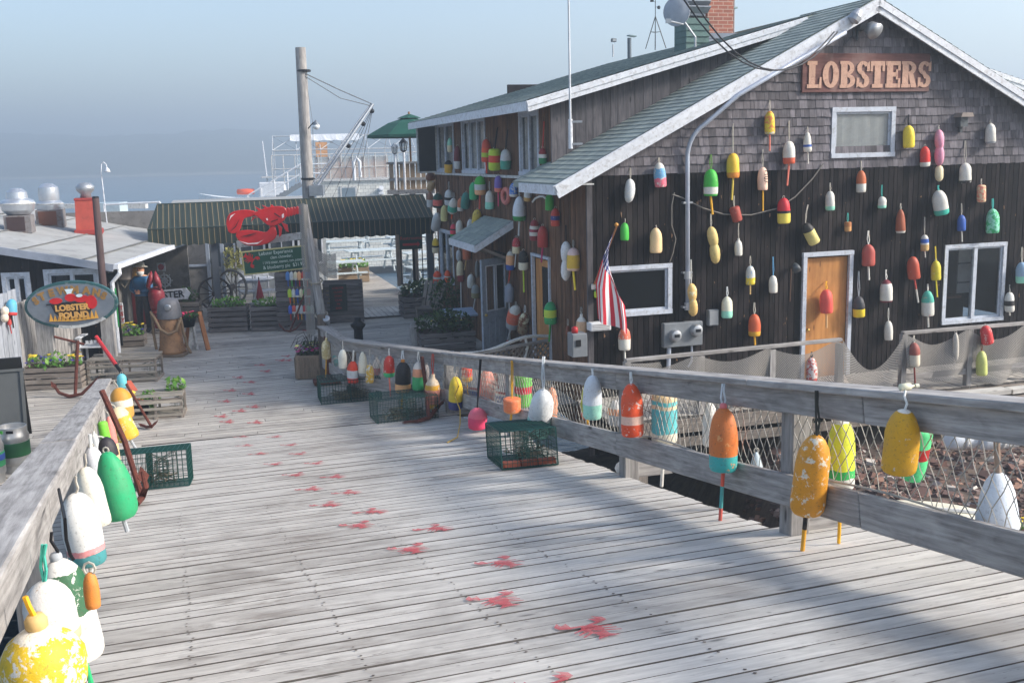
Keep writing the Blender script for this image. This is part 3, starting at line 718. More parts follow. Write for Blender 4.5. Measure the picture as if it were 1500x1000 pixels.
 mb = MB(); mb.box((a0+.3, -.008, 1.6), (.42, .01, .9), MS); mb.build('pane', plain('dark_pane', sr(30, 28, 28), .2), d)
 # small shingled porch roof above the grey door
 mb = MB(); y0, y1 = 4.0, 6.1; zt, zb, out = 2.78, 2.33, .78
 n = 6
 for i in range(n):
  o0 = out*(1-i/n); o1 = out*(1-(i+1.25)/n); z0 = zb+(zt-zb)*i/n; z1 = zb+(zt-zb)*(i+1.25)/n
  vs = [V((-o0, y0, z0+.014)), V((-o0, y1, z0+.014)), V((-max(o1, 0), y1, min(z1, zt))), V((-max(o1, 0), y0, min(z1, zt))), V((-o0, y0, z0-.01)), V((-o0, y1, z0-.01))]
  off = R.uniform(-9, 9); mb.add(vs, [(3, 2, 1, 0), (0, 4, 5, 1)], [V((v.y+off, 0, 0)) for v in vs], R.random())
 pr = mb.build('porch_roof', M_roof, house)
 mb = MB(); mb.prism([(-out, zb-.13), (-out, zb), (0, zt), (0, zt-.14)], .03, T(0, y0-.02, 0)); mb.prism([(-out, zb-.13), (-out, zb), (0, zt), (0, zt-.14)], .03, T(0, y1-.01, 0)); mb.box((-out-.015, (y0+y1)/2, zb-.065), (.03, y1-y0, .13)); mb.build('porch_fascia', M_white, pr)
 mb = MB(); mb.beam((-.03, 4.15, 2.0), (-.62, 4.15, 2.25), .04, .06); mb.beam((-.03, 5.95, 2.0), (-.62, 5.95, 2.25), .04, .06); mb.build('porch_bracket', M_crate, pr)
build_house()
# ---- things fixed to the roof and the walls
def onroof2(u, v):                                        # point on the upper left roof plane
 n = (HM.to_3x3() @ V((-SL2, 0, 1))).normalized(); p = HM @ V((AX, 3, roof2z(AX)+.02)); return onpl(u, v, p, n)
def rooftop():
 p = onroof2(1046, 58)
 brick = None
 m, nt, b, o = new_mat('red_brick'); pc = attr(nt, 'pc').outputs['Vector']
 def bt(vec):
  n = nd(nt, 'ShaderNodeTexBrick'); setin(nt, n, 'Vector', vec); n.inputs['Scale'].default_value = 1; n.inputs['Brick Width'].default_value = .2; n.inputs['Row Height'].default_value = .068; n.inputs['Mortar Size'].default_value = .007
  n.inputs['Color1'].default_value = sr(146, 82, 66)+(1,); n.inputs['Color2'].default_value = sr(104, 60, 52)+(1,); n.inputs['Mortar'].default_value = sr(176, 164, 152)+(1,); n.inputs['Bias'].default_value = -.1
  return n.outputs[0]
 se = nd(nt, 'ShaderNodeSeparateXYZ'); setin(nt, se, 0, pc); cx = nd(nt, 'ShaderNodeCombineXYZ'); setin(nt, cx, 0, mth(nt, 'ADD', se.outputs[0], se.outputs[1])); setin(nt, cx, 1, se.outputs[2])
 c = bt(cx.outputs[0]); c = mixc(nt, .35, c, mixc(nt, noise(nt, pc, 9, 4, .6), sr(90, 50, 44), sr(214, 140, 110))); setin(nt, b, 'Base Color', c); b.inputs['Roughness'].default_value = .9
 M_brick = m
 t = thing('brick_chimney', 'red brick chimney rising through the roof beside a satellite dish', 'chimney', p-UP*.3, YAW)
 mb = MB(); vs0 = mb.add([V((x, y, z)) for x in (-.27, .27) for y in (-.25, .25) for z in (0, 1.9)], [(0, 1, 3, 2), (4, 6, 7, 5), (0, 4, 5, 1), (2, 3, 7, 6), (1, 5, 7, 3)], None); mb.build('stack', M_brick, t)
 mb = MB(); mb.box((0, 0, .33), (.66, .62, .1)); mb.box((-.3, -.1, .28), (.3, .4, .12)); mb.build('flashing', plain('lead_grey', sr(120, 128, 140), .5, .4), t)
 mb = MB(); mb.box((0, 0, 1.93), (.7, .66, .07)); mb.build('cap', plain('cement', sr(150, 145, 138), .9), t)
 # louvred exhaust housing
 hp_ = p = onroof2(1011, 70)+GX*.25+SD*.45
 t = thing('exhaust_housing', 'green clapboard exhaust housing with grey louvres beside the brick chimney', 'vent housing', p-UP*.25, YAW)
 mb = MB()
 for i in range(5): mb.box((0, 0, .3+i*.11), (.46, .5, .115), rnd=R.random()); mb.box((0, -.02, .26+i*.11), (.48, .5, .02))
 mb.build('clapboard', plain('clap_green', sr(86, 112, 108), .7, var=.2), t)
 mb = MB()
 for i in range(9): mb.beam((-.24, -.24, .95+i*.1), (.24, -.24, .95+i*.1), .16, .02, V((0, .6, .8))); mb.beam((-.22, -.2, .95+i*.1), (-.22, .3, .95+i*.1), .16, .02, V((.6, 0, .8)))
 mb.box((0, .05, 1.4), (.4, .42, 1.1)); mb.build('louvre', plain('louvre_grey', sr(140, 146, 154), .5, .3), t)
 # satellite dish
 p = hp_-SD*.75-GX*.3-UP*.1
 c = atY(991, 17, p.y-.1)
 t = thing('satellite_dish', 'pale grey satellite dish tilted up on the roof left of the brick chimney', 'satellite dish', p, 0)
 Md = T(c-p) @ UP.rotation_difference(V((-.5, -.8, .3)).normalized()).to_matrix().to_4x4(); 
 mb = MB(); mb.lathe([(.02, .06), (.12, .055), (.22, .035), (.3, .0), (.305, .0), (.305, -.012), (.22, .02), (.1, .04), (.02, .045)], 28, Md @ Matrix.Diagonal((.8, .95, 1, 1))); mb.build('dish', plain('dish_grey', sr(150, 154, 160), .5), t, True)
 mb = MB(); tip = Md @ V((0, -.35, .42)); q = atY(979, 31, p.y-.6)-p
 mb.tube([Md @ V((0, -.3, 0)), q], .016, 6); mb.box(q, (.09, .07, .07)); mb.build('feed_arm', M_galv, t)
 mb = MB(); mb.tube([V((0, 0, -.1)), V((0, 0, .25)), Md @ V((0, 0, -.05))], .022, 8); mb.build('mast', M_galv, t)
 # weather tripod
 a = onroof2(960, 68); t = thing('weather_tripod', 'black antenna tripod with two small weather sensors standing on the roof ridge', 'antenna', a, 0)
 s = 1/ppm(a); mb = MB(); top = V((0, 0, 42*s))
 for dx, dy in ((-15, -.1), (15, -.1), (2, .35)): mb.tube([top, V((dx*s, dy, -.08))], .014, 6)
 mb.tube([V((-7*s, -.05, 20*s)), V((7*s, -.05, 20*s)), V((1*s, .17, 20*s))], .008, 5, True); mb.tube([V((0, 0, -.06)), V((0, 0, 75*s))], .012, 6); mb.build('tripod', M_iron, t)
 mb = MB(); mb.box((-5*s, 0, 64*s), (.1, .08, .07)); mb.tube([V((-5*s, 0, 64*s)), V((0, 0, 62*s))], .006, 5); mb.build('sensor', plain('sensor_black', sr(40, 42, 46), .5), t)
 mb = MB(); mb.lathe([(.03, 0), (.05, .03), (.05, .08), (.02, .1)], 12, T(5*s, 0, 52*s)); mb.tube([V((5*s, 0, 55*s)), V((0, 0, 55*s))], .006, 5); mb.build('sensor', plain('sensor_black', (0, 0, 0)), t)
 # stove pipe vent
 a = onroof2(922, 85); t = thing('vent_pipe', 'dark pipe vent with a small tilted cap on the roof', 'vent pipe', a, YAW); s = 1/ppm(a)
 mb = MB(); mb.tube([V((0, 0, -.1)), V((0, 0, 28*s))], .05, 12); mb.build('pipe', plain('pipe_grey', sr(84, 94, 102), .5, .3), t)
 mb = MB(); mb.box((0, 0, 31*s), (.2, .16, .025), rotm('Y', .12)); mb.build('cap', plain('pipe_cap', sr(104, 124, 128), .5, .3), t)
 # roof floodlight
 a = onroof2(898, 80); t = thing('roof_floodlight', 'square dark floodlight on a short post above the roof edge', 'floodlight', a, YAW); s = 1/ppm(a)
 mb = MB(); mb.tube([V((0, 0, -.1)), V((0, 0, 14*s))], .03, 8); mb.build('post', M_galv, t)
 mb = MB(); mb.box((0, 0, 20*s), (.2, .16, .14), rotm('Y', .06)); mb.build('lamp_housing', plain('lamp_dark', sr(70, 76, 80), .5), t, bev=.012)
 mb = MB(); mb.box((0, -.085, 20*s), (.16, .01, .1), rotm('Y', .06)); mb.build('lens', plain('lens_grey', sr(150, 156, 160), .2), t)
 # tall white flag mast strapped to the upper corner
 a = onside(836, 216, .25); t = thing('whip_antenna', 'tall thin white antenna pole fixed at the upper storey corner', 'antenna', a, 0); s = 1/ppm(a)
 mb = MB(); mb.tube([V((0, 0, 0)), V((.0, 0, 3.0)), V((.02, 0, 4.5))], [.018, .014, .012], 8); mb.build('pole', plain('pole_pale', sr(196, 200, 204), .5), t)
 mb = MB(); mb.tube([V((0, 0, -.02)), V((0, 0, .42))], .034, 10); mb.build('sleeve', M_white, t); mb = MB(); mb.box((.08, 0, .38), (.2, .05, .03)); mb.box((.08, 0, .05), (.2, .05, .03)); mb.build('bracket', M_galv, t)
 # chimney-side steel flue frame
 a = onroof2(1078, 48)+SD*.4; t = thing('steel_flue', 'grey steel flue frame standing behind the brick chimney', 'flue', a, YAW)
 mb = MB()
 for dx in (-.12, .12):
  for dy in (-.1, .1): mb.tube([V((dx, dy, -.2)), V((dx, dy, 1.6))], .016, 6)
 mb.build('frame', M_galv, t); mb = MB(); mb.lathe([(.1, 0), (.1, 1.5), (.14, 1.55), (.14, 1.6), (.02, 1.68)], 14, T(0, 0, -.1)); mb.box((0, 0, .5), (.34, .3, .03)); mb.build('flue_pipe', plain('flue_green', sr(130, 150, 152), .5, .3), t)
rooftop()
def wallfit():
 gl = lambda u, v, out=0.0: ongable(u, v, out)
 # LOBSTERS sign
 p = HM @ V((4.81, -.05, 5.17)); t = thing('lobsters_sign', 'brown weathered board sign with pale letters reading LOBSTERS under the gable peak', 'sign', p, YAW)
 mb = MB(); W_, H_ = 2.40, .61
 mb.box((0, 0, 0), (W_, .05, H_)); mb.build('board', wood('sign_brown', sr(84, 56, 52), sr(120, 84, 78), var=.1, knots=False, stain=sr(168, 150, 142), stain_amt=.55), t, bev=.006)
 mb = MB(); x = -1.12; zz = -.03
 lw = [.28, .32, .31, .26, .29, .30, .32, .27]; Hh = .42
 def rect(x0, x1, z0, z1): mb.prism([(x0, z0), (x1, z0), (x1, z1), (x0, z1)], .012, T(0, -.040+R.uniform(-.0015, .0015), zz))
 def arc(cx, cz, rx, rz, wx, wz, a0, a1):
  n = 16; o_ = [(cx+rx*math.cos(a0+(a1-a0)*i/n), cz+rz*math.sin(a0+(a1-a0)*i/n)) for i in range(n+1)]; i_ = [(cx+(rx-wx)*math.cos(a0+(a1-a0)*i/n), cz+(rz-wz)*math.sin(a0+(a1-a0)*i/n)) for i in range(n+1)]
  y = -.040+R.uniform(-.0015, .0015)
  for k in range(n): mb.prism([o_[k], o_[k+1], i_[k+1], i_[k]] if a1 > a0 else [i_[k], i_[k+1], o_[k+1], o_[k]], .012, T(0, y, zz))
 h = Hh/2; st = .115; sf = .06
 for ch, w in zip('LOBSTERS', lw):
  x0, x1 = x, x+w-.02; xc = (x0+x1)/2
  if ch == 'L': rect(x0+.03, x0+.03+st, -h, h); rect(x0, x0+.18, h-sf, h); rect(x0, x1, -h, -h+sf); mb.prism([(x1-.05, -h), (x1, -h), (x1, -h+.17), (x1-.03, -h+.17)], .012, T(0, -.043, zz))
  elif ch == 'O': arc(xc, 0, (x1-x0)/2, h, .105, .06, 0, 2*PI)
  elif ch == 'B': rect(x0+.02, x0+.02+st, -h, h); rect(x0, x0+.1, h-.05, h); rect(x0, x0+.1, -h, -h+.05); arc(x0+.13, .1, .13, .11, .08, .05, -PI/2, PI/2); arc(x0+.13, -.1, .155, .11, .09, .05, -PI/2, PI/2)
  elif ch == 'S':
   arc(xc, .1, (x1-x0)/2-.005, .11, .085, .05, PI*.12, PI*1.5); arc(xc, -.1, (x1-x0)/2, .11, .09, .05, -PI*.88, PI*.5)
   mb.prism([(xc-.06, .04), (xc+.0, .06), (xc+.07, -.04), (xc, -.07)][::-1], .012, T(0, -.044, zz)); mb.prism([(x1-.05, .05), (x1, .05), (x1, h), (x1-.05, h-.04)], .012, T(0, -.043, zz)); mb.prism([(x0, -h), (x0+.05, -h+.04), (x0+.05, -.05), (x0, -.05)], .012, T(0, -.043, zz))
  elif ch == 'T': rect(xc-st/2, xc+st/2, -h, h); rect(x0, x1, h-.07, h); rect(xc-.1, xc+.1, -h, -h+sf); rect(x0, x0+.045, h-.16, h); rect(x1-.045, x1, h-.16, h)
  elif ch == 'E': rect(x0+.02, x0+.02+st, -h, h); rect(x0, x1, h-.065, h); rect(x0, x1, -h, -h+.065); rect(x0+.1, x1-.06, -.035, .035); rect(x1-.045, x1, h-.15, h); rect(x1-.045, x1, -h, -h+.15); rect(x1-.085, x1-.05, -.08, .08)
  elif ch == 'R': rect(x0+.02, x0+.02+st, -h, h); rect(x0, x0+.18, -h, -h+.055); rect(x0, x0+.1, h-.05, h); arc(x0+.13, .1, .15, .11, .085, .05, -PI/2, PI/2); mb.prism([(x0+.13, .02), (x0+.22, .02), (x1+.0, -h), (x1-.11, -h)][::-1], .012, T(0, -.044, zz))
  x += w
 mb.build('lettering', plain('sign_letters', sr(190, 150, 128), .75, col2=sr(150, 110, 96), amt=.6, nscale=9), t)
 # conduit: from the meter box up and along the rake board
 a = loc(gl(996, 455)); t = thing('electric_conduit', 'grey painted conduit pipe running up the gable wall and along the roof edge', 'conduit', HO, YAW)
 pts = [(1.62, -.09, 1.5), (1.6, -.09, 3.9)]; x0 = 1.6
 for i in range(7): q = i/6*PI/2*.72; pts.append((1.6+.42*(1-math.cos(q)), -.09-.02*i, 3.95+.5*math.sin(q)))
 pts += [(2.35, -.33, 4.83), (4.2, -.33, 4.83+SL*1.85)]
 mb = MB(); mb.tube(pts, .036, 10); mb.build('pipe', plain('conduit_grey', sr(168, 176, 190), .45, .2), t, True)
 mb = MB()
 for z in (1.55, 2.1, 3.2): mb.box((1.61, -.06, z), (.16, .1, .03))
 mb.lathe([(.055, 0), (.055, .12)], 12, T(1.62, -.09, 1.5)); mb.lathe([(.055, 0), (.055, .12)], 12, T(1.61, -.09, 2.0)); mb.build('strap', M_galv, t)
 mb = MB(); mb.lathe([(.03, 0), (.09, .02), (.1, .1), (.06, .2), (.02, .24)], 14, T(4.3, -.36, 5.92) @ rotm('Y', .6)); mb.build('weather_head', M_galv, t)
 # electric boxes
 p = gl(996, 488); t = thing('electric_meter_box', 'grey wall electric box with two round meters on the dark gable wall', 'electric box', p, YAW)
 mb = MB(); mb.box((0, -.06, 0), (.68, .14, .39)); mb.build('box', plain('box_grey', sr(116, 120, 124), .5), t, bev=.01)
 for dx, dz in ((-.16, .0), (.21, .06)):
  mb = MB(); mb.lathe([(.1, 0), (.1, .05), (.085, .09), (.06, .1), (.001, .1)], 18, T(dx, -.13, dz) @ rotm('X', PI/2)); mm = mb.build('meter', M_galv, t, True); sharp(mm)
  mb = MB(); mb.box((dx, -.232, dz+.005), (.09, .006, .05)); mb.build('dial', plain('dial_black', sr(38, 40, 44), .2), mm)
 mb = MB(); mb.tube([V((-.22, -.06, -.19)), V((-.23, -.06, -.5)), V((-.26, -.08, -.9))], .035, 10); mb.tube([V((.18, -.06, -.19)), V((.18, -.06, -.45)), V((.12, -.06, -.55))], .018, 8); mb.build('conduit', plain('conduit_grey', (0, 0, 0)), t)
 p = gl(1041, 464); t = thing('junction_box', 'small plain grey junction box right of the meter box', 'electric box', p, YAW); mb = MB(); mb.box((0, -.05, 0), (.18, .12, .26)); mb.build('box', plain('box_grey', (0, 0, 0)), t, bev=.01); mb = MB(); mb.box((0, -.113, 0), (.15, .008, .22)); mb.build('lid', M_galv, t)
 # white box at the corner (under the window)
 p = gl(874, 476); t = thing('white_wall_unit', 'white plastic unit fixed below the left gable window by the flag', 'wall unit', p, YAW); mb = MB(); mb.box((0, -.09, 0), (.34, .2, .13)); mb.build('casing', plain('plastic_white', sr(218, 220, 222), .4), t, bev=.012); mb = MB()
 for i in range(4): mb.box((0, -.192, -.04+i*.025), (.28, .006, .008))
 mb.build('grille', plain('grille_grey', sr(150, 152, 156), .5), t)
 # vent hood right of upper window
 p = gl(1404, 172); t = thing('wall_lantern', 'dark wall lantern with a flat square hood on the shingles', 'wall lantern', p, YAW)
 mb = MB(); mb.prism([(-.13, .0), (.13, .0), (.1, .07), (-.1, .07)], .2, T(0, -.22, 0)); mb.build('hood', plain('hood_taupe', sr(134, 122, 114), .6), t); mb = MB(); mb.box((0, -.08, -.08), (.15, .14, .16)); mb.box((0, -.06, -.2), (.05, .05, .1)); mb.build('lamp', plain('lamp_dark', (0, 0, 0)), t)
 # twin floodlight at the peak
 p = gl(1258, 42); t = thing('gable_floodlight', 'grey floodlight fixed under the very peak of the gable', 'floodlight', p, YAW)
 mb = MB(); mb.lathe([(.05, 0), (.1, .05), (.13, .16), (.14, .2), (.001, .2)], 16, T(.02, -.2, .02) @ rotm('X', rad(125)) @ rotm('Y', .2)); mb.build('lamp', M_galv, t, True); mb = MB(); mb.box((0, -.06, .0), (.12, .14, .08)); mb.tube([V((-.06, -.06, -.02)), V((-.1, -.1, -.2))], .02, 6); mb.tube([V((-.2, -.05, .1)), V((-.15, -.1, -.1)), V((-.3, -.08, -.25)), V((-.35, -.05, -.1))], .008, 5); mb.build('bracket', plain('lamp_dark', (0, 0, 0)), t)
 # wall spot left of plywood door
 p = gl(1159, 388); t = thing('door_lamp', 'small black metal lamp on the boards left of the plywood door', 'wall lantern', p, YAW); mb = MB(); mb.lathe([(.03, 0), (.06, .06), (.07, .14), (.001, .14)], 12, T(0, -.1, .03) @ rotm('X', rad(140))); mb.build('lamp', plain('lamp_dark', (0, 0, 0)), t, True); mb = MB(); mb.tube([V((0, -.02, -.05)), V((0, -.1, .0))], .018, 6); mb.tube([V((-.02, -.03, -.05)), V((-.03, -.03, -.6))], .012, 6); mb.build('bracket', plain('rust_dark', sr(90, 66, 52), .8), t)
 # sagging line across the wall
 pl = [(985, 285), (1000, 290), (1030, 305), (1060, 314), (1100, 315), (1140, 305), (1165, 288), (1190, 262), (1206, 240)]
 pp = [gl(u, v, .06) for u, v in pl]; mb = MB(); mb.tube(pp, .011, 5); o = mb.build('slack_rope', plain('line_grey', sr(120, 116, 110), .9)); tag(o, 'thin slack grey line looped across the gable wall boards', 'rope')
 pp = [gl(u, v, .05) for u, v in [(988, 282), (984, 300), (984, 330), (990, 350), (986, 370), (981, 384)]]; mb = MB(); mb.tube(pp, .008, 5); tag(mb.build('cable', plain('line_grey', (0, 0, 0))), 'thin grey cable hanging beside the conduit above the left window', 'cable')
 # overhead power cables
 for k, (a_, b_) in enumerate((((1300, 60, -.35), (975, -20, 7)), ((1306, 66, -.35), (985, -20, 7)))):
  p0 = gl(1222+k*5, 47, .4); p1 = atY(975+k*14, -45, 14.0); mid = atY(1030+k*8, 95+k*3, 15.2)
  pts = [];
  for i in range(13):
   s = i/12; q = p1.lerp(p0, s); q = q-UP*(4*s*(1-s)*.9); pts.append(q)
  mb = MB(); mb.tube(pts, .012, 5); tag(mb.build('power_cable', plain('cable_black', sr(40, 40, 44), .6)), ('left' if k == 0 else 'right')+' one of the two black power cables dropping to the gable peak', 'cable')
 # flag on a slanting staff
 a = gl(869, 420, .1); b_ = gl(903, 332, .62); t = thing('flag', 'American flag hanging limp from a slanting wooden staff at the house corner', 'flag', a, 0)
 mb = MB(); mb.tube([V((0, 0, 0)), b_-a], .014, 8); mb.build('staff', plain('staff_wood', sr(150, 100, 60), .6), t)
 mb = MB(); mb.lathe([(.005, 0), (.03, .015), (.03, .04), (.005, .06)], 10, T(b_-a)); mb.build('finial', plain('gilt', sr(200, 140, 60), .4), t, True)
 mb = MB(); mb.box((0, .02, 0), (.06, .1, .08)); mb.build('bracket', M_white2, t)
 # cloth: hoist runs along the staff, the fly hangs down in folds
 NU, NV = 40, 26; vs = []; pcs = []; fs = []
 d = (b_-a); hoist0 = d*.97; hoist1 = d*.28
 for i in range(NU):
  for j in range(NV):
   s = i/(NU-1); q = j/(NV-1)       # s along the fly, q down the hoist
   top = hoist0.lerp(hoist1, q)
   hang = 1.36*s
   fold = (.02+.025*s)*math.sin(q*13+1.0*s)*min(1, s*3)
   # gather: lower hoist hangs inwards
   px = top.x*(1-min(1, s*1.1))+(hoist0.x*.72-.12*(q-.5)+.05*s)*min(1, s*1.1)
   py = top.y*(1-min(1, s*1.2))+(hoist0.y*.62)*min(1, s*1.2)
   zz = top.z*(1-s*.62)+(hoist0.z-.25)*(s*.62)-hang*(.55+.35*s)
   vs.append(V((px+.05*math.sin(q*9+2)*s+.66*(q-.5)*min(1, s*1.5), py+fold, zz))); pcs.append(V((s, q, 0)))
 for i in range(NU-1):
  for j in range(NV-1): k = i*NV+j; fs.append((k, k+1, k+NV+1, k+NV))
 mb = MB(); mb.v = vs; mb.f = fs; mb.pc = pcs; mb.rn = [.5]*len(vs)
 m, nt, b, o = new_mat('flag_cloth'); se = nd(nt, 'ShaderNodeSeparateXYZ'); setin(nt, se, 0, attr(nt, 'pc').outputs['Vector'])
 u_, v_ = se.outputs[0], se.outputs[1]
 stripe = mth(nt, 'MODULO', mth(nt, 'FLOOR', mth(nt, 'MULTIPLY', v_, 12.99)), 2.0)
 c = mixc(nt, stripe, sr(186, 30, 50), sr(222, 220, 220))
 can = mth(nt, 'MULTIPLY', mth(nt, 'LESS_THAN', u_, .42), mth(nt, 'LESS_THAN', v_, .5385))
 fu = mth(nt, 'FRACT', mth(nt, 'MULTIPLY', u_, 14.0)); fv = mth(nt, 'FRACT', mth(nt, 'MULTIPLY', v_, 16.7))
 du = mth(nt, 'SUBTRACT', fu, .5); dv = mth(nt, 'SUBTRACT', fv, .5)
 chk = mth(nt, 'LESS_THAN', mth(nt, 'MODULO', mth(nt, 'ADD', mth(nt, 'FLOOR', mth(nt, 'MULTIPLY', u_, 14.0)), mth(nt, 'FLOOR', mth(nt, 'MULTIPLY', v_, 16.7))), 2.0), .5)
 star = mth(nt, 'MULTIPLY', chk, mth(nt, 'LESS_THAN', mth(nt, 'ADD', mth(nt, 'MULTIPLY', du, du), mth(nt, 'MULTIPLY', dv, dv)), .12))
 c = mixc(nt, can, c, mixc(nt, star, sr(36, 44, 100), sr(225, 225, 228))); setin(nt, b, 'Base Color', c); b.inputs['Roughness'].default_value = .8
 mb.build('cloth', m, t, True)
wallfit()
# ================================================================== BUOYS
PROF = {
'b': [(0, .2), (.02, .36), (.06, .54), (.14, .75), (.25, .9), (.38, .975), (.55, 1), (.88, 1), (.96, .965), (1, .86)],
's': [(0, .2), (.03, .36), (.12, .58), (.25, .77), (.42, .91), (.6, .985), (.85, 1), (.94, .95), (1, .8)],
't': [(0, .15), (.03, .38), (.1, .7), (.22, .92), (.4, 1), (.6, 1), (.78, .92), (.9, .7), (.97, .4), (1, .15)],
'd': [(0, .2), (.03, .5), (.1, .82), (.22, 1), (.36, .98), (.45, .86), (.495, .72), (.505, .72), (.55, .86), (.64, .98), (.78, 1), (.9, .84), (.97, .5), (1, .2)],
'c': [(0, .55), (.02, .8), (.06, .96), (.12, 1), (.88, 1), (.95, .97), (1, .82)],
'f': [(0, .1), (.06, .25), (.2, .42), (.45, .62), (.75, .86), (.93, .99), (.97, 1), (1, .95)],
'o': [(0, .12), (.05, .42), (.18, .78), (.36, .96), (.55, 1), (.85, .98), (.95, .9), (1, .7)],
'k': [(0, .26), (.1, .28), (.14, .42), (.2, .68), (.3, .88), (.45, .98), (.6, 1), (.92, 1), (1, .88)],
}
def buoy(top, bot, r, shape, bands, label, group, chip=None, camt=.5, rag=.012, stick=None, rope=None, ropec=None, knob=None, cat='buoy', upstick=None, hook=None, dirt=.25, name='buoy', nseg=20):
 ax = (top-bot); L = ax.length; ax.normalize()
 t = thing(name, label, cat, bot, 0, group)
 q = UP.rotation_difference(ax).to_matrix().to_4x4() @ Matrix.Rotation(R.uniform(0, 6.28), 4, 'Z')
 prof = [(r*k, L*(1-s)) for s, k in PROF[shape]]
 # denser rings for a smooth outline
 mb = MB(); mb.lathe(prof, nseg, None, R.random(), wob=.012)
 mb.pc = [V((v.x/L, v.y/L, 1-v.z/L)) for v in mb.v]; f1, f2, bx = R.uniform(0, 6), R.uniform(0, 6), R.uniform(-.05, .05)*r
 def dent(v): k = 1+.022*math.sin(3*math.atan2(v.y, v.x)+v.z/L*5+f1)+.02*math.sin(v.z/L*11+2*math.atan2(v.y, v.x)+f2); return V((v.x*k+bx*math.sin(v.z/L*PI)*2, v.y*k, v.z))
 mb.v = [q @ dent(v) for v in mb.v]
 sharp(mb.build('body', buoymat(bands, chip, camt, rag, dirt), t, True), 50)
 if stick:
  e, c, rs = stick; mb = MB(); e = e-bot; cs = c if isinstance(c, list) else [(0, c)]
  mb.tube([V((0, 0, .02)), e], rs, 8); n = len(mb.v)
  mb.pc = [V((0, 0, (v.length/e.length))) for v in mb.v]
  mb.build('stick', buoymat(cs, None, .5, .02) if len(cs) > 1 else plain('stick_%d_%d_%d' % tuple(int(x*200) for x in cs[0][1]), cs[0][1], .7, 0, .18, 9), t)
 if upstick:
  e, c, rs = upstick; mb = MB(); mb.tube([top-bot, e-bot], rs, 8); mb.build('handle', plain('stick_%d_%d_%d' % tuple(int(x*200) for x in c), c, .7, 0, .18, 9), t)
 if knob:
  mb = MB(); mb.lathe([(r*.16, 0), (r*.26, .01), (r*.26, r*.3), (r*.18, r*.42)], 10, q @ T(0, 0, L-.01)); mb.build('knob', plain('knob_%d_%d' % (int(knob[0]*200), int(knob[2]*200)), knob, .7), t, True)
 a = top-bot
 mb = MB(); rc = ropec or sr(178, 172, 160); rr = max(.005, min(.009, r*.07))
 if rope is not None:
  e = rope-bot; d = e-a; l = d.length; s_ = V((rr*1.6, 0, 0))
  mid = a.lerp(e, .5)
  mb.tube([a-ax*.01, a.lerp(e, .3)+s_*R.uniform(.4, 1.6), a.lerp(e, .7)+s_*R.uniform(-.5, 1.2), e+V((rr, 0, 0))], rr, 5)
  if l > .12: mb.tube([a-ax*.01, a.lerp(e, .4)-s_*R.uniform(.4, 1.8), e-V((rr, 0, 0))], rr, 5)
  if hook is not None: mb.tube([e, hook-bot], rr, 5)
 else:
  mb.tube([a+V((math.cos(i/8*2*PI)*.018, 0, .012+.02*math.sin(i/8*2*PI))) for i in range(8)], rr*.8, 5, True)
 mb.build('rope', plain('rope_%d_%d_%d' % tuple(int(x*99) for x in rc), rc, .9, 0, .2, 30), t)
 return t
GW = 'buoys hung on the gable wall'; GS = 'buoys hung on the side wall'; GR = 'buoys hung on the right railing'; GL = 'buoys hung on the left railing'
def wallbuoy(fn, grp, row):
 u, vt, vb, w, shape, bands, label = row[:7]; o = dict(row[7]) if len(row) > 7 else {}
 if grp == GS: w *= 1.12
 if 'chip' not in o: o['chip'] = sr(206, 198, 184); o['camt'] = R.uniform(-.1, .2)
 p0 = fn(u, (vt+vb)/2, .1); r = w/2/ppm(p0); out = r+.035
 tl = math.tan(rad(o.pop('tilt', 0)))*(vb-vt)/2
 top = fn(u-tl, vt, out); bot = fn(u+tl, vb, out)
 if 'stick' in o:
  s = o['stick']; e = fn(u+tl+(s[2] if len(s) > 2 else 0), s[0], out-.01); o['stick'] = (e, s[1], max(.011, min(.02, r*.16)))
 if 'up' in o:
  s = o.pop('up'); o['upstick'] = (fn(u-tl+(s[2] if len(s) > 2 else 0), s[0], out*.6), s[1], max(.011, r*.14))
 if 'rope' in o:
  v = o['rope']; o['rope'] = fn(u-tl+(o.pop('rx', 0)), v, .03)
 return buoy(top, bot, r, shape, bands, label, grp, **o)
S1 = lambda c: [(0, c)]
def S2(*a):                                          # S2(c0, t1, c1, t2, c2...)
 out = [(0, a[0])]
 for i in range(1, len(a), 2): out.append((a[i], a[i+1]))
 return out
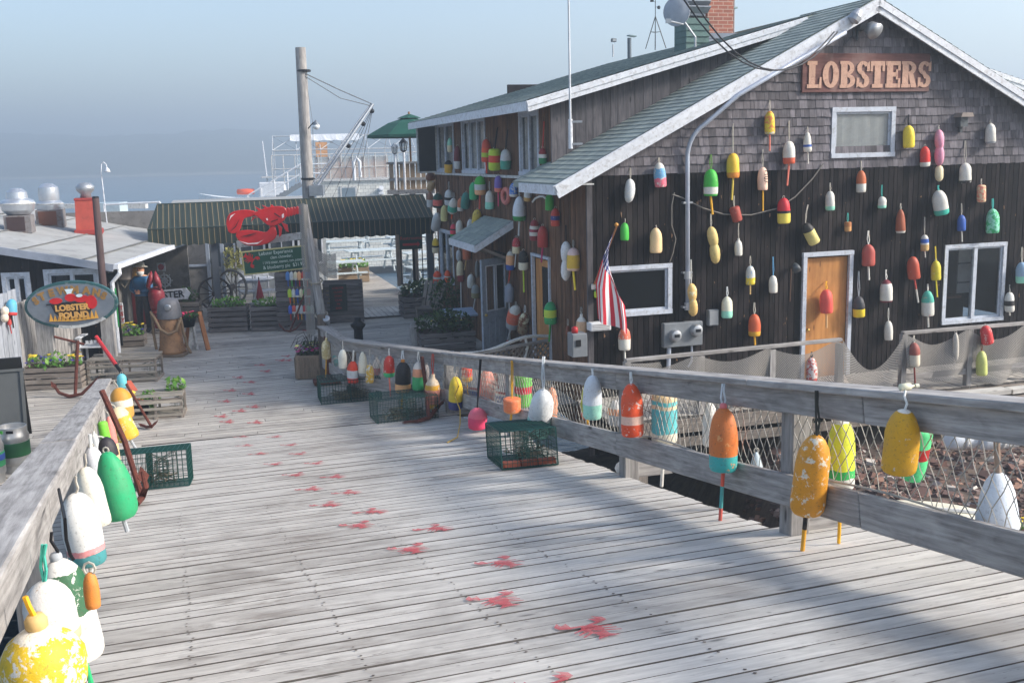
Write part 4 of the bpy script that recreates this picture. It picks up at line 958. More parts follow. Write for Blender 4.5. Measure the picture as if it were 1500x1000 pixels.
GABLE = [
(922, 262, 297, 15, 't', S1(LGREY), 'slim pale grey float nearest the house corner, tied above the flag', dict(rope=246, tilt=-4, chip=WHITE)),
(966.5, 238.6, 274, 18, 'b', S2(WHITE, .22, LBLUE, .62, PINK), 'blue and pink buoy with a flaking white top left of the conduit', dict(rag=.08, rope=231, tilt=4, chip=WHITE)),
(915, 326.5, 352, 13, 'b', S1(GREEN), 'small plain green buoy just right of the flag top', dict(rope=320)),
(960.6, 334, 370, 18, 'b', S1(sr(236, 200, 150)), 'plain peach buoy above the left gable window', dict(rope=330)),
(1041, 248, 287, 21, 'b', S2(GREEN, .66, WHITE, .92, GREEN), 'bright green buoy with a white lower band right of the conduit', dict(rope=226, ropec=sr(90, 130, 60), stick=(314, AMBER, 3), tilt=-1)),
(1074, 224.5, 260.5, 18.5, 'b', S2(sr(232, 190, 50), .78, sr(214, 130, 40)), 'amber buoy with a browner foot on a long yellow stick', dict(rope=181, stick=(293, sr(220, 190, 80), -2))),
(1117.5, 245, 278.5, 15, 'b', S1(sr(240, 200, 178)), 'pale peach buoy with dark numbers painted on it and a yellow stick', dict(rope=219, stick=(309, AMBER))),
(1156, 207, 240, 17.5, 'b', S2(WHITE, .72, sr(205, 90, 60)), 'white buoy with an orange red foot and a long pinkish stick', dict(rope=177, stick=(272, SALMON, -3))),
(1127.5, 163, 196.5, 15, 'b', S2(sr(230, 140, 70), .9, WHITE), 'orange buoy with yellow streaks highest on the shingles left of the window', dict(chip=YELLOW, camt=.9, rope=147, stick=(221, SALMON))),
(1183, 194, 222.7, 12, 's', S2(WHITE, .62, BLUE, .74, WHITE), 'slim white buoy with one blue band left of the curtained window', dict(rope=186, stick=(240, WHITE, 1))),
(1331, 184, 216.5, 16.5, 'b', S1(YELLOW), 'plain yellow buoy right of the curtained gable window', dict(rope=168, ropec=BLACK)),
(1355, 214.7, 244, 14.5, 'b', S2(sr(214, 44, 40), .78, WHITE), 'red buoy with a white foot right of the curtained window', dict(chip=WHITE, camt=.1)),
(1375.5, 190, 243, 13.5, 'd', S1(sr(220, 150, 175)), 'long pink double float on the shingles', dict(rope=184)),
(1376, 242, 266, 12, 't', S1(CREAM), 'small cream float hanging right under the pink double float', dict()),
(1414, 238.7, 268, 17, 'b', S2(WHITE, .86, BLACK), 'white buoy with a black foot on a doubled grey rope', dict(rope=206, chip=LGREY)),
(1437.6, 271, 296, 12.5, 'c', S1(sr(226, 200, 160)), 'small mottled cream and pink buoy right of the black footed buoy', dict(chip=SALMON, camt=.8, rope=262)),
(1451, 181, 210, 14.5, 'b', S2(WHITE, .9, GREY), 'pale white buoy farthest right on the shingles', dict(rope=176)),
(1261.4, 250, 281.6, 14, 'b', S2(sr(186, 98, 56), .6, WHITE), 'brown orange buoy with a white lower half under the curtained window', dict(rope=236)),
(1216, 280, 308, 13.5, 'b', S2(WHITE, .78, MINT), 'pale white and mint buoy above the plywood door frame', dict(rope=268)),
(1148, 290, 327, 19, 'b', S2(sr(200, 30, 50), .5, BLACK, .6, sr(236, 214, 90)), 'red buoy with a black band and yellow lower half at the slack line', dict(rag=.004)),
(1292, 288, 305, 12, 'b', S2(WHITE, .75, MINT), 'very small white buoy on a green knotted rope', dict(rope=271, ropec=TEAL)),
(1319.4, 307, 341, 14, 's', S2(sr(160, 82, 52), .91, WHITE), 'slim brown buoy with a thin white foot', dict(rope=298)),
(1377, 279, 314, 21, 'b', S2(WHITE, .78, sr(60, 180, 160)), 'large white buoy with a teal foot above the two pane window', dict(tilt=8, rope=272, ropec=TEAL)),
(1408.5, 315, 338, 12, 'b', S1(BLUE), 'small plain blue buoy above the right window', dict(rope=298, stick=(354, WHITE, 1))),
(1454, 306, 341, 18, 'b', S1(sr(50, 180, 110)), 'green buoy with pale worn patches above the right window corner', dict(rope=291, ropec=TEAL, chip=MINT, camt=.9)),
(1186.5, 327, 356, 17, 'b', S2(BLACK, .36, sr(226, 210, 130)), 'black and straw yellow buoy hanging crooked above the plywood door', dict(tilt=26, rope=300, rx=4)),
(1242, 325, 339, 10, 'c', S2(sr(176, 110, 60), .5, sr(206, 150, 90)), 'tiny brown cork float on a green rope above the door', dict(rope=312, ropec=TEAL)),
(1272, 358, 389, 18.5, 'b', S1(sr(180, 78, 68)), 'brick red buoy with a pale seam right of the plywood door top', dict(rope=338, ropec=WHITE, stick=(410, WHITE, 1), chip=SALMON, camt=.2)),
(1354.5, 344, 367, 12, 'b', S2(WHITE, .24, BLUE, .5, WHITE, .6, TAN), 'small white, blue and tan banded buoy left of the right window', dict(rope=318, stick=(377, WHITE, 1))),
(1338, 376, 408, 17.5, 'b', S1(sr(180, 74, 50)), 'rust red buoy with a long red and white stick left of the yellow slim buoy', dict(rope=365, ropec=BLACK, tilt=4, stick=(443, [(0, sr(190, 70, 60)), (.5, WHITE)], 6))),
(1371, 382, 410, 14, 'b', S1(sr(216, 200, 50)), 'slim yellow buoy with a yellow stick above and below it beside the right window', dict(up=(361, YELLOW, -1), stick=(435, YELLOW, 2))),
(1298, 409.5, 442, 18, 'b', S2(MAROON, .17, WHITE, .92, MAROON), 'white buoy with a dark red cap and a dark red rim', dict(rope=395, ropec=WHITE, rag=.004)),
(1359, 426, 462, 17.5, 'b', S2(sr(80, 180, 160), .45, WHITE), 'teal topped buoy with a white worn lower half left of the right window', dict(rope=416, ropec=WHITE, chip=SALMON, camt=.2, stick=(479, WHITE, 1))),
(1258, 434, 464, 17, 'b', S2(sr(60, 62, 68), .52, BLACK, .6, sr(230, 200, 30)), 'charcoal buoy with a yellow lower half right of the plywood door', dict(rope=397, ropec=GREY)),
(1301.6, 470, 497.5, 12, 'b', S1(WHITE), 'small plain white buoy low on the wall with a loose white line', dict(rope=451, ropec=WHITE)),
(1479, 428, 456, 13.5, 'b', S2(WHITE, .42, BLACK, .68, WHITE), 'white buoy with a wide black band right of the two pane window', dict(rope=417, stick=(462, WHITE, 0))),
(1497, 384, 414, 17, 'b', S2(sr(150, 180, 205), .66, MINT), 'pale blue and mint buoy farthest right beside the window', dict(rope=362)),
(1210.7, 424, 458, 19, 'b', S1(sr(222, 84, 74)), 'salmon red buoy hanging on the plywood door', dict(rope=412, ropec=AMBER, stick=(480, sr(214, 170, 120)))),
(877, 409, 435.5, 13.5, 'b', S2(GREEN, .3, WHITE, .48, sr(60, 130, 70), .66, LIME), 'green, white and lime banded buoy at the left edge of the left gable window', dict(rope=400, rag=.01)),
(915, 480, 512, 18, 'b', S2(sr(226, 110, 80), .5, WHITE), 'flaking orange and white buoy partly hidden under the flag', dict(chip=WHITE, camt=.7, rope=468, stick=(545, WHITE, 1))),
(1014, 415, 463, 14.5, 'd', S1(sr(220, 182, 110)), 'tan double float hanging over the electric meter box', dict(tilt=4, rope=380, ropec=WHITE, chip=CREAM, camt=.5)),
(1045, 332, 386, 15.5, 'd', S1(sr(216, 190, 120)), 'long tan double float hanging crooked below the green and white buoy', dict(tilt=8, rope=313)),
(1078, 303, 324, 15, 'c', S1(sr(160, 66, 54)), 'short rust red can shaped float hanging crooked on the slack line', dict(tilt=14, rope=287)),
(1082, 349, 374, 11.5, 'k', S1(WHITE), 'small white bottle shaped float right of the tan double float', dict(rope=327)),
(1099, 389.5, 416.5, 13.5, 'b', S2(WHITE, .62, YELLOW), 'small white buoy with blue marks and a yellow foot', dict(chip=LBLUE, camt=.5, rope=375, stick=(431, TAN))),
(1132.5, 403.6, 428.5, 12.5, 'b', S1(WHITE), 'small white buoy with one blue spot left of the plywood door', dict(chip=BLUE, camt=.12, rope=376, ropec=LBLUE, stick=(443, BLACK))),
(1065, 434.5, 465, 16.5, 'b', S2(sr(226, 224, 200), .66, MINT), 'cream buoy with a mint foot right of the junction box', dict(rope=420, ropec=LGREY)),
(1105, 460, 491.5, 17.5, 'b', S2(sr(210, 92, 50), .78, AMBER), 'orange buoy with an amber foot low on the wall left of the plywood door', dict(rope=443, stick=(505, AMBER, 1))),
]
SIDE = [
(627, 228, 240, 9, 'b', S1(sr(150, 96, 60)), 'rusty brown float highest at the far corner of the side wall', {}),
(630.5, 253, 264, 12, 'o', S1(sr(120, 76, 54)), 'round rust brown float at the far corner below the shutter', {}),
(632, 267, 277, 10, 'b', S1(sr(190, 160, 120)), 'small tan float at the far corner of the side wall', dict(tilt=-20)),
(630, 281, 303, 9, 'b', S2(sr(150, 110, 90), .5, LGREY), 'brown and grey float at the far corner above the awning end', {}),
(641.6, 283.5, 304, 13, 'b', S2(sr(40, 80, 66), .4, sr(226, 110, 100), .82, sr(40, 60, 54)), 'dark green buoy with a coral band near the far corner', dict(rag=.006)),
(657.6, 278, 300, 11.6, 'b', S2(LGREY, .48, BLACK, .66, LGREY), 'grey white buoy with a black band near the far end of the side wall', dict(rope=266)),
(663.6, 291, 311, 13, 's', S2(WHITE, .46, sr(60, 180, 150), .84, WHITE), 'white buoy with a teal band and an orange stick tip', dict(rope=282, stick=(320, ORANGE, -1), tilt=-6)),
(651, 301, 323.5, 10, 'b', S1(sr(214, 206, 140)), 'straw yellow buoy right of the pair of white floats', {}),
(639.5, 313, 335, 12, 'b', S1(LGREY), 'pale white buoy leaning at the far edge above the awning end', dict(tilt=-10)),
(675, 290, 309, 9, 'b', S2(sr(206, 120, 80), .7, WHITE), 'orange buoy with a white foot tucked left of the teal buoy', {}),
(682, 282, 304, 12, 'b', S1(sr(50, 130, 120)), 'dark teal buoy left of the green ones on the side wall', dict(tilt=-5)),
(694, 267, 292, 12, 'b', S1(sr(60, 180, 120)), 'plain sea green buoy half behind the tricolour buoy', {}),
(703.4, 258, 285, 15, 'b', S2(GREEN, .42, LGREY, .72, PEACH), 'green, white and peach tricolour buoy on a long red stick', dict(stick=(306, sr(200, 80, 60), -1), rag=.006)),
(717, 279.6, 306, 12, 'b', S2(WHITE, .6, MINT), 'white buoy fading to mint left of the purple buoy', dict(rope=266)),
(730, 257.6, 281, 10.5, 'b', S2(PURPLE, .74, SALMON), 'purple buoy on a thick pink stick', dict(stick=(302, sr(226, 70, 120), 0))),
(752.4, 268, 288, 11, 'b', S2(sr(60, 120, 200), .8, WHITE), 'bright blue buoy with white scuffs under the sill', dict(chip=WHITE, camt=.7)),
(773, 272, 294, 10, 'b', S2(LGREY, .74, sr(200, 160, 90)), 'grey buoy with an ochre foot near the low eave', dict(tilt=-4)),
(761, 288, 323, 17, 's', S2(sr(214, 220, 228), .8, sr(50, 150, 80)), 'big white buoy with a green foot in the middle of the side wall', dict(rope=280, stick=(345, LGREY, -1))),
(805, 284, 308, 11.6, 'b', S1(sr(60, 170, 70)), 'plain green buoy right of the curved white hose', dict(chip=LGREY, camt=.12)),
(813.6, 305, 331, 12, 'b', S2(sr(190, 62, 50), .42, sr(50, 60, 130), .66, sr(200, 70, 50)), 'red buoy with a navy band below the green buoy', dict(rag=.006)),
(783, 322, 352, 13.5, 'b', S2(sr(150, 40, 50), .28, WHITE, .44, sr(150, 40, 70), .58, WHITE, .76, sr(140, 40, 50)), 'dark red and white striped buoy', dict(rag=.006)),
(795, 331, 362, 14, 'b', S1(sr(180, 54, 50)), 'plain red buoy on a magenta stick above the plywood side door', dict(stick=(384, sr(190, 50, 110), -2))),
(698, 307, 339, 12.5, 't', S1(sr(212, 186, 80)), 'long yellow spotted float leaning above the porch roof', dict(tilt=-6, chip=sr(120, 90, 50), camt=.3)),
(689, 321, 341, 9, 'b', S1(LGREY), 'white buoy half behind the long yellow spotted float', {}),
(673, 323, 343, 10, 'b', S1(sr(222, 220, 206)), 'ivory buoy left of the porch roof', {}),
(664, 328, 347, 8.5, 'b', S2(sr(226, 70, 90), .35, BLACK, .45, sr(226, 70, 90), .75, sr(50, 150, 80)), 'pink red buoy with a black band and a green foot', dict(rag=.005, stick=(360, WHITE, 0))),
(712, 204, 237, 13, 'b', S2(sr(214, 84, 60), .38, ORANGE, .58, LIME, .78, sr(226, 76, 50)), 'orange red buoy with a lime band between the upper windows', dict(stick=(254, sr(230, 80, 60), 1), rag=.006)),
(724.6, 218, 249.5, 16, 'c', S2(LIME, .3, sr(226, 70, 40), .62, LIME), 'lime buoy with a wide red band and a black upright stick', dict(up=(187, BLACK, 4), rag=.006)),
(740.6, 219, 248, 14.4, 'b', S2(LGREY, .55, sr(60, 150, 130)), 'grey white buoy with a teal lower part and a black upright stick', dict(up=(190, BLACK, 3), rag=.05)),
(795, 217, 240, 11, 'b', S2(sr(140, 40, 44), .38, WHITE, .62, sr(40, 130, 80)), 'dark red, white and green buoy with a tall red stick above the low eave', dict(up=(178, sr(190, 60, 50), 2), rag=.006)),
(659, 202, 223, 6.5, 'b', S2(MINT, .5, CREAM), 'small mint and cream buoy inside the open far window', {}),
(657, 235, 253, 11, 'b', S2(BLACK, .3, sr(220, 170, 50)), 'yellow buoy with a black cap on the far window sill', {}),
(670, 214, 247, 9, 'b', S2(MAROON, .66, LGREY), 'maroon buoy with a white foot between the two far windows', {}),
(638, 349, 370, 9, 'b', S2(sr(226, 190, 50), .48, BLACK, .6, CREAM), 'yellow buoy with a black band at the end of the awning', dict(rope=336)),
(640.6, 397, 416, 11, 'b', S2(sr(240, 80, 30), .4, WHITE, .56, sr(240, 80, 30)), 'bright orange buoy with a white band left of the far low window', dict(stick=(437, sr(220, 70, 50), -4), rope=390, rag=.006)),
(655.5, 396, 413, 8, 'b', S2(sr(236, 90, 40), .45, WHITE, .55, sr(236, 90, 40)), 'second orange buoy behind the frame of the far low window', {}),
(672, 366, 383, 7, 't', S1(sr(186, 192, 198)), 'thin grey torpedo float left of the rust buoy', dict(rope=352)),
(683.6, 360, 379.6, 11, 'c', S1(sr(196, 104, 70)), 'rust orange can shaped buoy under the porch roof corner', dict(stick=(395, TAN, -3))),
(674, 382, 404, 9.5, 'b', S1(sr(224, 214, 180)), 'cream buoy just above the maroon one on the side wall', {}),
(675, 403, 412, 9, 'c', S1(sr(130, 36, 40)), 'short maroon float with long white cords under the cream buoy', dict(stick=(476, LGREY, 1))),
(699, 382, 407, 6, 't', S1(sr(120, 124, 124)), 'thin dark grey float left of the grey door', {}),
(690, 402, 421, 10, 'b', S1(sr(214, 216, 210)), 'plain white buoy lower left of the grey door', {}),
(696.5, 417, 436, 11, 'b', S2(sr(150, 156, 156), .6, sr(140, 134, 100)), 'grey buoy with an olive foot left of the grey door', dict(stick=(452, LGREY, -3))),
(747.6, 368, 395, 12, 'b', S2(WHITE, .2, PEACH, .72, BLUE), 'peach and white buoy with a ragged blue foot right of the grey door', dict(rag=.06, stick=(416, sr(220, 80, 60), -3))),
(756, 348, 371, 11, 'b', S2(sr(200, 60, 70), .55, CREAM), 'red buoy with a cream foot under the white and green buoy', dict(chip=WHITE, camt=.4, stick=(391, LGREY, -2))),
(766.6, 367, 395, 13, 'b', S2(BLACK, .6, sr(232, 224, 200)), 'black buoy with a cream foot and a lime stick', dict(stick=(428, LIME, 1), rag=.006)),
(746, 415, 442, 12, 'b', S1(sr(150, 156, 170)), 'plain blue grey buoy right of the grey door', dict(stick=(500, LGREY, 1))),
(829, 353.6, 411, 13.5, 'd', S1(sr(224, 226, 228)), 'long white double float near the house corner', dict(rope=330, ropec=BLACK)),
(839.6, 363, 396, 17.5, 'b', S2(sr(226, 196, 190), .3, sr(216, 176, 60), .88, sr(226, 190, 170)), 'mustard buoy with a white top beside the long white double float', dict(rag=.05, rope=352, stick=(425, YELLOW, 3))),
(753, 449, 478, 18, 'b', S2(WHITE, .22, sr(232, 110, 80), .72, GREY), 'white buoy with a coral patch low on the side wall', dict(tilt=-12, rag=.08, chip=WHITE, camt=.3, stick=(501, [(0, LGREY), (.85, sr(220, 80, 60))], -7), rope=442)),
(767, 459, 486, 14, 'b', S2(sr(214, 206, 170), .45, sr(150, 130, 100)), 'cream buoy with a mottled brown lower half', dict(tilt=-8, chip=BROWN, camt=.8, rope=447, ropec=WHITE, rag=.08)),
(806.5, 442, 474, 17, 'b', S2(sr(30, 150, 90), .34, sr(190, 214, 70), .68, sr(40, 160, 90)), 'green buoy with a lime band in front of the plywood side door', dict(stick=(500, sr(50, 150, 60), -2), rag=.006)),
(832, 477, 490, 6, 'b', S1(sr(120, 60, 40)), 'small rust brown float low near the house corner', dict(rope=467)),
(851.6, 460, 496, 15, 'k', S2(WHITE, .28, sr(206, 166, 130), .72, WHITE), 'white bottle shaped buoy with a tan band at the house corner', dict(stick=(520, WHITE, -1), rope=450, rag=.04)),
]
for r_ in GABLE: wallbuoy(ongable, GW, r_)
for r_ in SIDE: wallbuoy(onside, GS, r_)
# oval pink loop float and curved hose on the side wall
pts = []
for i in range(20):
 a = 2*PI*i/20; pts.append(onside(741+4.6*math.cos(a), 287+10*math.sin(a), .06))
mb = MB(); mb.tube(pts, .045, 8, True); tag(mb.build('rope_fender', plain('fender_pink', sr(206, 120, 110), .7, 0, .2, 12)), 'oval pink loop fender hung on the side wall right of the purple buoy', 'fender')
pts = [onside(u, v, .06) for u, v in [(780, 296), (784, 291), (790, 288), (796, 288), (801, 292)]]
mb = MB(); mb.tube(pts, .018, 6); tag(mb.build('hose', M_ropew), 'short curved white hose on the side wall left of the green buoy', 'hose')
# writing on the peach buoy
for o in list(C.objects):
 if o.get('label', '').startswith('pale peach buoy with dark numbers'):
  b = o.location; mb = MB(); text_mesh(mb, '1107', .11, HM.to_3x3().to_4x4() @ T(0, -.092, .22) @ rotm('Y', PI/2), .002); mb.build('lettering', M_iron, o)
# ================================================================== RAILINGS, NETS AND THE BUOYS ON THEM
RA, RB, R1, RCp = V((2.95, 2.0, 0)), V((-1.03, 15.72, 0)), V((-2.83, 17.1, 0)), V((-3.5, 18.69, 0))
RDIR = (RB-RA).normalized(); RN = V((RDIR.y, -RDIR.x, 0)); RN = -RN      # towards the path
if RN.x > 0: RN = -RN
def onrail(u, v, out=0.0):
 if u > 652: return onpl(u, v, RA+RN*out, RN)
 a, b = (RB, R1) if u > 505 else (R1, RCp)
 d = (b-a).normalized(); n = V((-d.y, d.x, 0)); return onpl(u, v, a+n*out, n)
def gz(p): return rampz(p)
def railing():
 t = thing('wooden_railing', 'weathered grey wooden railing along the right of the ramp hung with a diamond net', 'railing', (RB.x, RB.y, 0), 0)
 o = V((RB.x, RB.y, 0))
 def P(p, h): return V((p.x, p.y, gz(p)+h))-o
 def seg(mbs, p0, p1, n, hh, w, hgt, off):
  for i in range(n):
   a = p0.lerp(p1, i/n); b = p0.lerp(p1, (i+1)/n)
   nn = RN
   mb = MB(); mb.beam(P(a, hh)+nn*off+RDIR*.004, P(b, hh)+nn*off-RDIR*.004, w, hgt, jit=.002); mbs.append(mb)
 L = []; seg(L, RA, RB, 3, .985, .2, .04, 0)
 for m in L: m.build('rail_cap', M_rail, t, bev=.006)
 L = []; seg(L, RA, RB, 4, .885, .04, .155, .035)
 for m in L: m.build('face_board', M_rail, t, bev=.004)
 L = []; seg(L, RA, RB, 4, .31, .042, .2, .035)
 for m in L: m.build('lower_board', M_rail, t, bev=.004)
 # bend to the far post, following the flat dock
 for hh, w, h_, nm in ((.985, .2, .04, 'rail_cap'), (.885, .04, .15, 'face_board'), (.31, .04, .19, 'lower_board')):
  for a, b in ((RB, R1), (R1, RCp)):
   dd = (b-a).normalized(); nn = V((-dd.y, dd.x, 0))*(0 if nm == 'rail_cap' else .035)
   mb = MB(); mb.beam(P(a, hh)+nn, P(b, hh)+nn, w, h_, jit=.002); mb.build(nm, M_rail, t, bev=.004)
 for (u, v) in ((1130, 785), (889, 701), (742, 640), (655, 604)):
  b = onramp(u, v); s = (b-RA).dot(RDIR); p = RA+RDIR*s-RN*.06
  mb = MB(); mb.box((p.x-o.x, p.y-o.y, gz(p)+.46), (.14, .14, 1.0), T(p.x-o.x, p.y-o.y, 0) @ Matrix.Rotation(rad(15.7), 4, 'Z') @ T(-(p.x-o.x), -(p.y-o.y), 0)); mb.build('post', M_rail, t, bev=.008)
  mb = MB(); q = p-RN*.09; mb.prism([(0, 0), (.34, 0), (.02, .34)], .045, T(q.x-o.x, q.y-o.y, gz(q)-.02) @ Matrix.Rotation(math.atan2(-RN.y, -RN.x), 4, 'Z')); mb.build('brace', M_rail, t)
 for q, hh in ((RCp, 1.2), (R1+V((.08, .06, 0)), .94)):
  mb = MB(); mb.box((q.x-o.x, q.y-o.y, hh/2), (.15, .15, hh)); mb.build('post', wood('post_dark', sr(60, 54, 50), sr(110, 100, 92), var=.1), t, bev=.008)
 # diamond net stretched between the face board and the lower board
 mb = MB(); Lr = (RB-RA).length; n = int(Lr/.088); h0, h1 = .40, .86
 for s in (1, -1):
  for i in range(-3, n+4):
   pts = []
   for k in range(6):
    f = k/5; d = (i+s*(f-.5)*3.0)*.088+.012*math.sin(i*1.3+k*2.1)+.02*math.sin(i*.21)
    d = min(max(d, 0), Lr); p = RA+RDIR*d
    sag = .03*math.sin(d*2.2)*(1-f)
    pts.append(V((p.x, p.y, gz(p)+h0+sag+(h1-h0)*f))+RN*(-.01+.025*math.sin(f*PI)*math.sin(d*3)))
   mb.tube(pts, .0032, 3)
 for a, b in ((RB, R1), (R1, RCp)):
  dd = (b-a).normalized(); l_ = (b-a).length
  for s in (1, -1):
   for i in range(-2, int(l_/.088)+3):
    pts = []
    for k in range(4):
     f = k/3; d = min(max((i+s*(f-.5)*3.0)*.088+.01*math.sin(i+k*2), 0), l_); q = a+dd*d; pts.append(V((q.x, q.y, gz(q)+h0+(h1-h0)*f)))
    mb.tube(pts, .0032, 3)
 pts = []
 for i in range(60):
  p = RA+RDIR*(Lr*i/59); pts.append(V((p.x, p.y, gz(p)+.40+.03*math.sin(Lr*i/59*2.2)))+RN*-.005)
 mb.tube(pts, .007, 5)
 tag(mb.build('fishing_net', plain('twine', sr(158, 154, 146), .85)), 'coarse diamond mesh net of grey twine stretched along the right railing', 'net')
 # left railing
 a = V((-.95, 1.2, 0)); b = V((-5.86, 14.32, 0)); d = (b-a).normalized(); nr = V((d.y, -d.x, 0))
 t = thing('wooden_railing', 'weathered grey wooden railing with a wide cap along the left of the ramp', 'railing', (b.x, b.y, 0), 0); o = V((b.x, b.y, 0))
 def Q(p, h): return V((p.x, p.y, gz(p)+h))-o
 for i in range(3):
  p, q = a.lerp(b, i/3), a.lerp(b, (i+1)/3)
  mb = MB(); mb.beam(Q(p, .985)+d*.004+nr*.02, Q(q, .985)-d*.004+nr*.02, .2, .045, jit=.003); mb.build('rail_cap', M_rail, t, bev=.008)
  mb = MB(); mb.beam(Q(p, .87)+nr*.06, Q(q, .87)+nr*.06, .04, .17); mb.build('face_board', M_rail, t, bev=.004)
  mb = MB(); mb.beam(Q(p, .3)+nr*.05, Q(q, .3)+nr*.05, .04, .2); mb.build('lower_board', M_rail, t, bev=.004)
 for k in range(6):
  p = a.lerp(b, (k+.12)/5.2); mb = MB(); mb.box((p.x-o.x, p.y-o.y, gz(p)+.46), (.13, .13, 1.0)); mb.build('post', M_rail, t, bev=.006)
 return a, d, nr
LA, LD, LN = railing()
def onleft(u, v, out=0.0): return onpl(u, v, LA+LN*out, LN)
def railbuoy(fn, row, grp):
 u, vt, vb, w, shape, bands, label = row[:7]; o = dict(row[7]) if len(row) > 7 else {}
 if 'chip' not in o and bands[0][1] != BLACK: o['chip'] = sr(210, 202, 188); o['camt'] = R.uniform(-.05, .25)
 out = o.pop('out', .15); p0 = fn(u, (vt+vb)/2, out); r = w/2/ppm(p0)
 tl = math.tan(rad(o.pop('tilt', 0)))*(vb-vt)/2
 yy = p0.y
 if grp == GL: p0 = onramp(u, o.get('rope', vt-10), .88); yy = p0.y; r = w/2/ppm(p0)
 if grp == GL: fn = lambda u_, v_, out_=0.0: atY(u_, v_, yy)-LN*0       # hanging plumb: everything at the buoy's own distance
 top = fn(u-tl, vt, out); bot = fn(u+tl, vb, out)
 if 'stick' in o:
  s = o['stick']; e = fn(u+tl+(s[2] if len(s) > 2 else 0), s[0], out); o['stick'] = (e, s[1], max(.011, min(.017, r*.14)))
 if 'up' in o:
  s = o.pop('up'); o['upstick'] = (fn(u-tl+(s[2] if len(s) > 2 else 0), s[0], out*.8), s[1], max(.012, r*.16))
 if 'rope' in o:
  if grp == GL: e = fn(u-tl, o['rope']); o['rope'] = e-LN*max(0, (e-LA).dot(LN)-.13); o.pop('rx', 0)
  else: o['rope'] = fn(u-tl+o.pop('rx', 0), o['rope'], .105 if out > 0 else -.1)
 return buoy(top, bot, r, shape, bands, label, grp, nseg=28, **o)
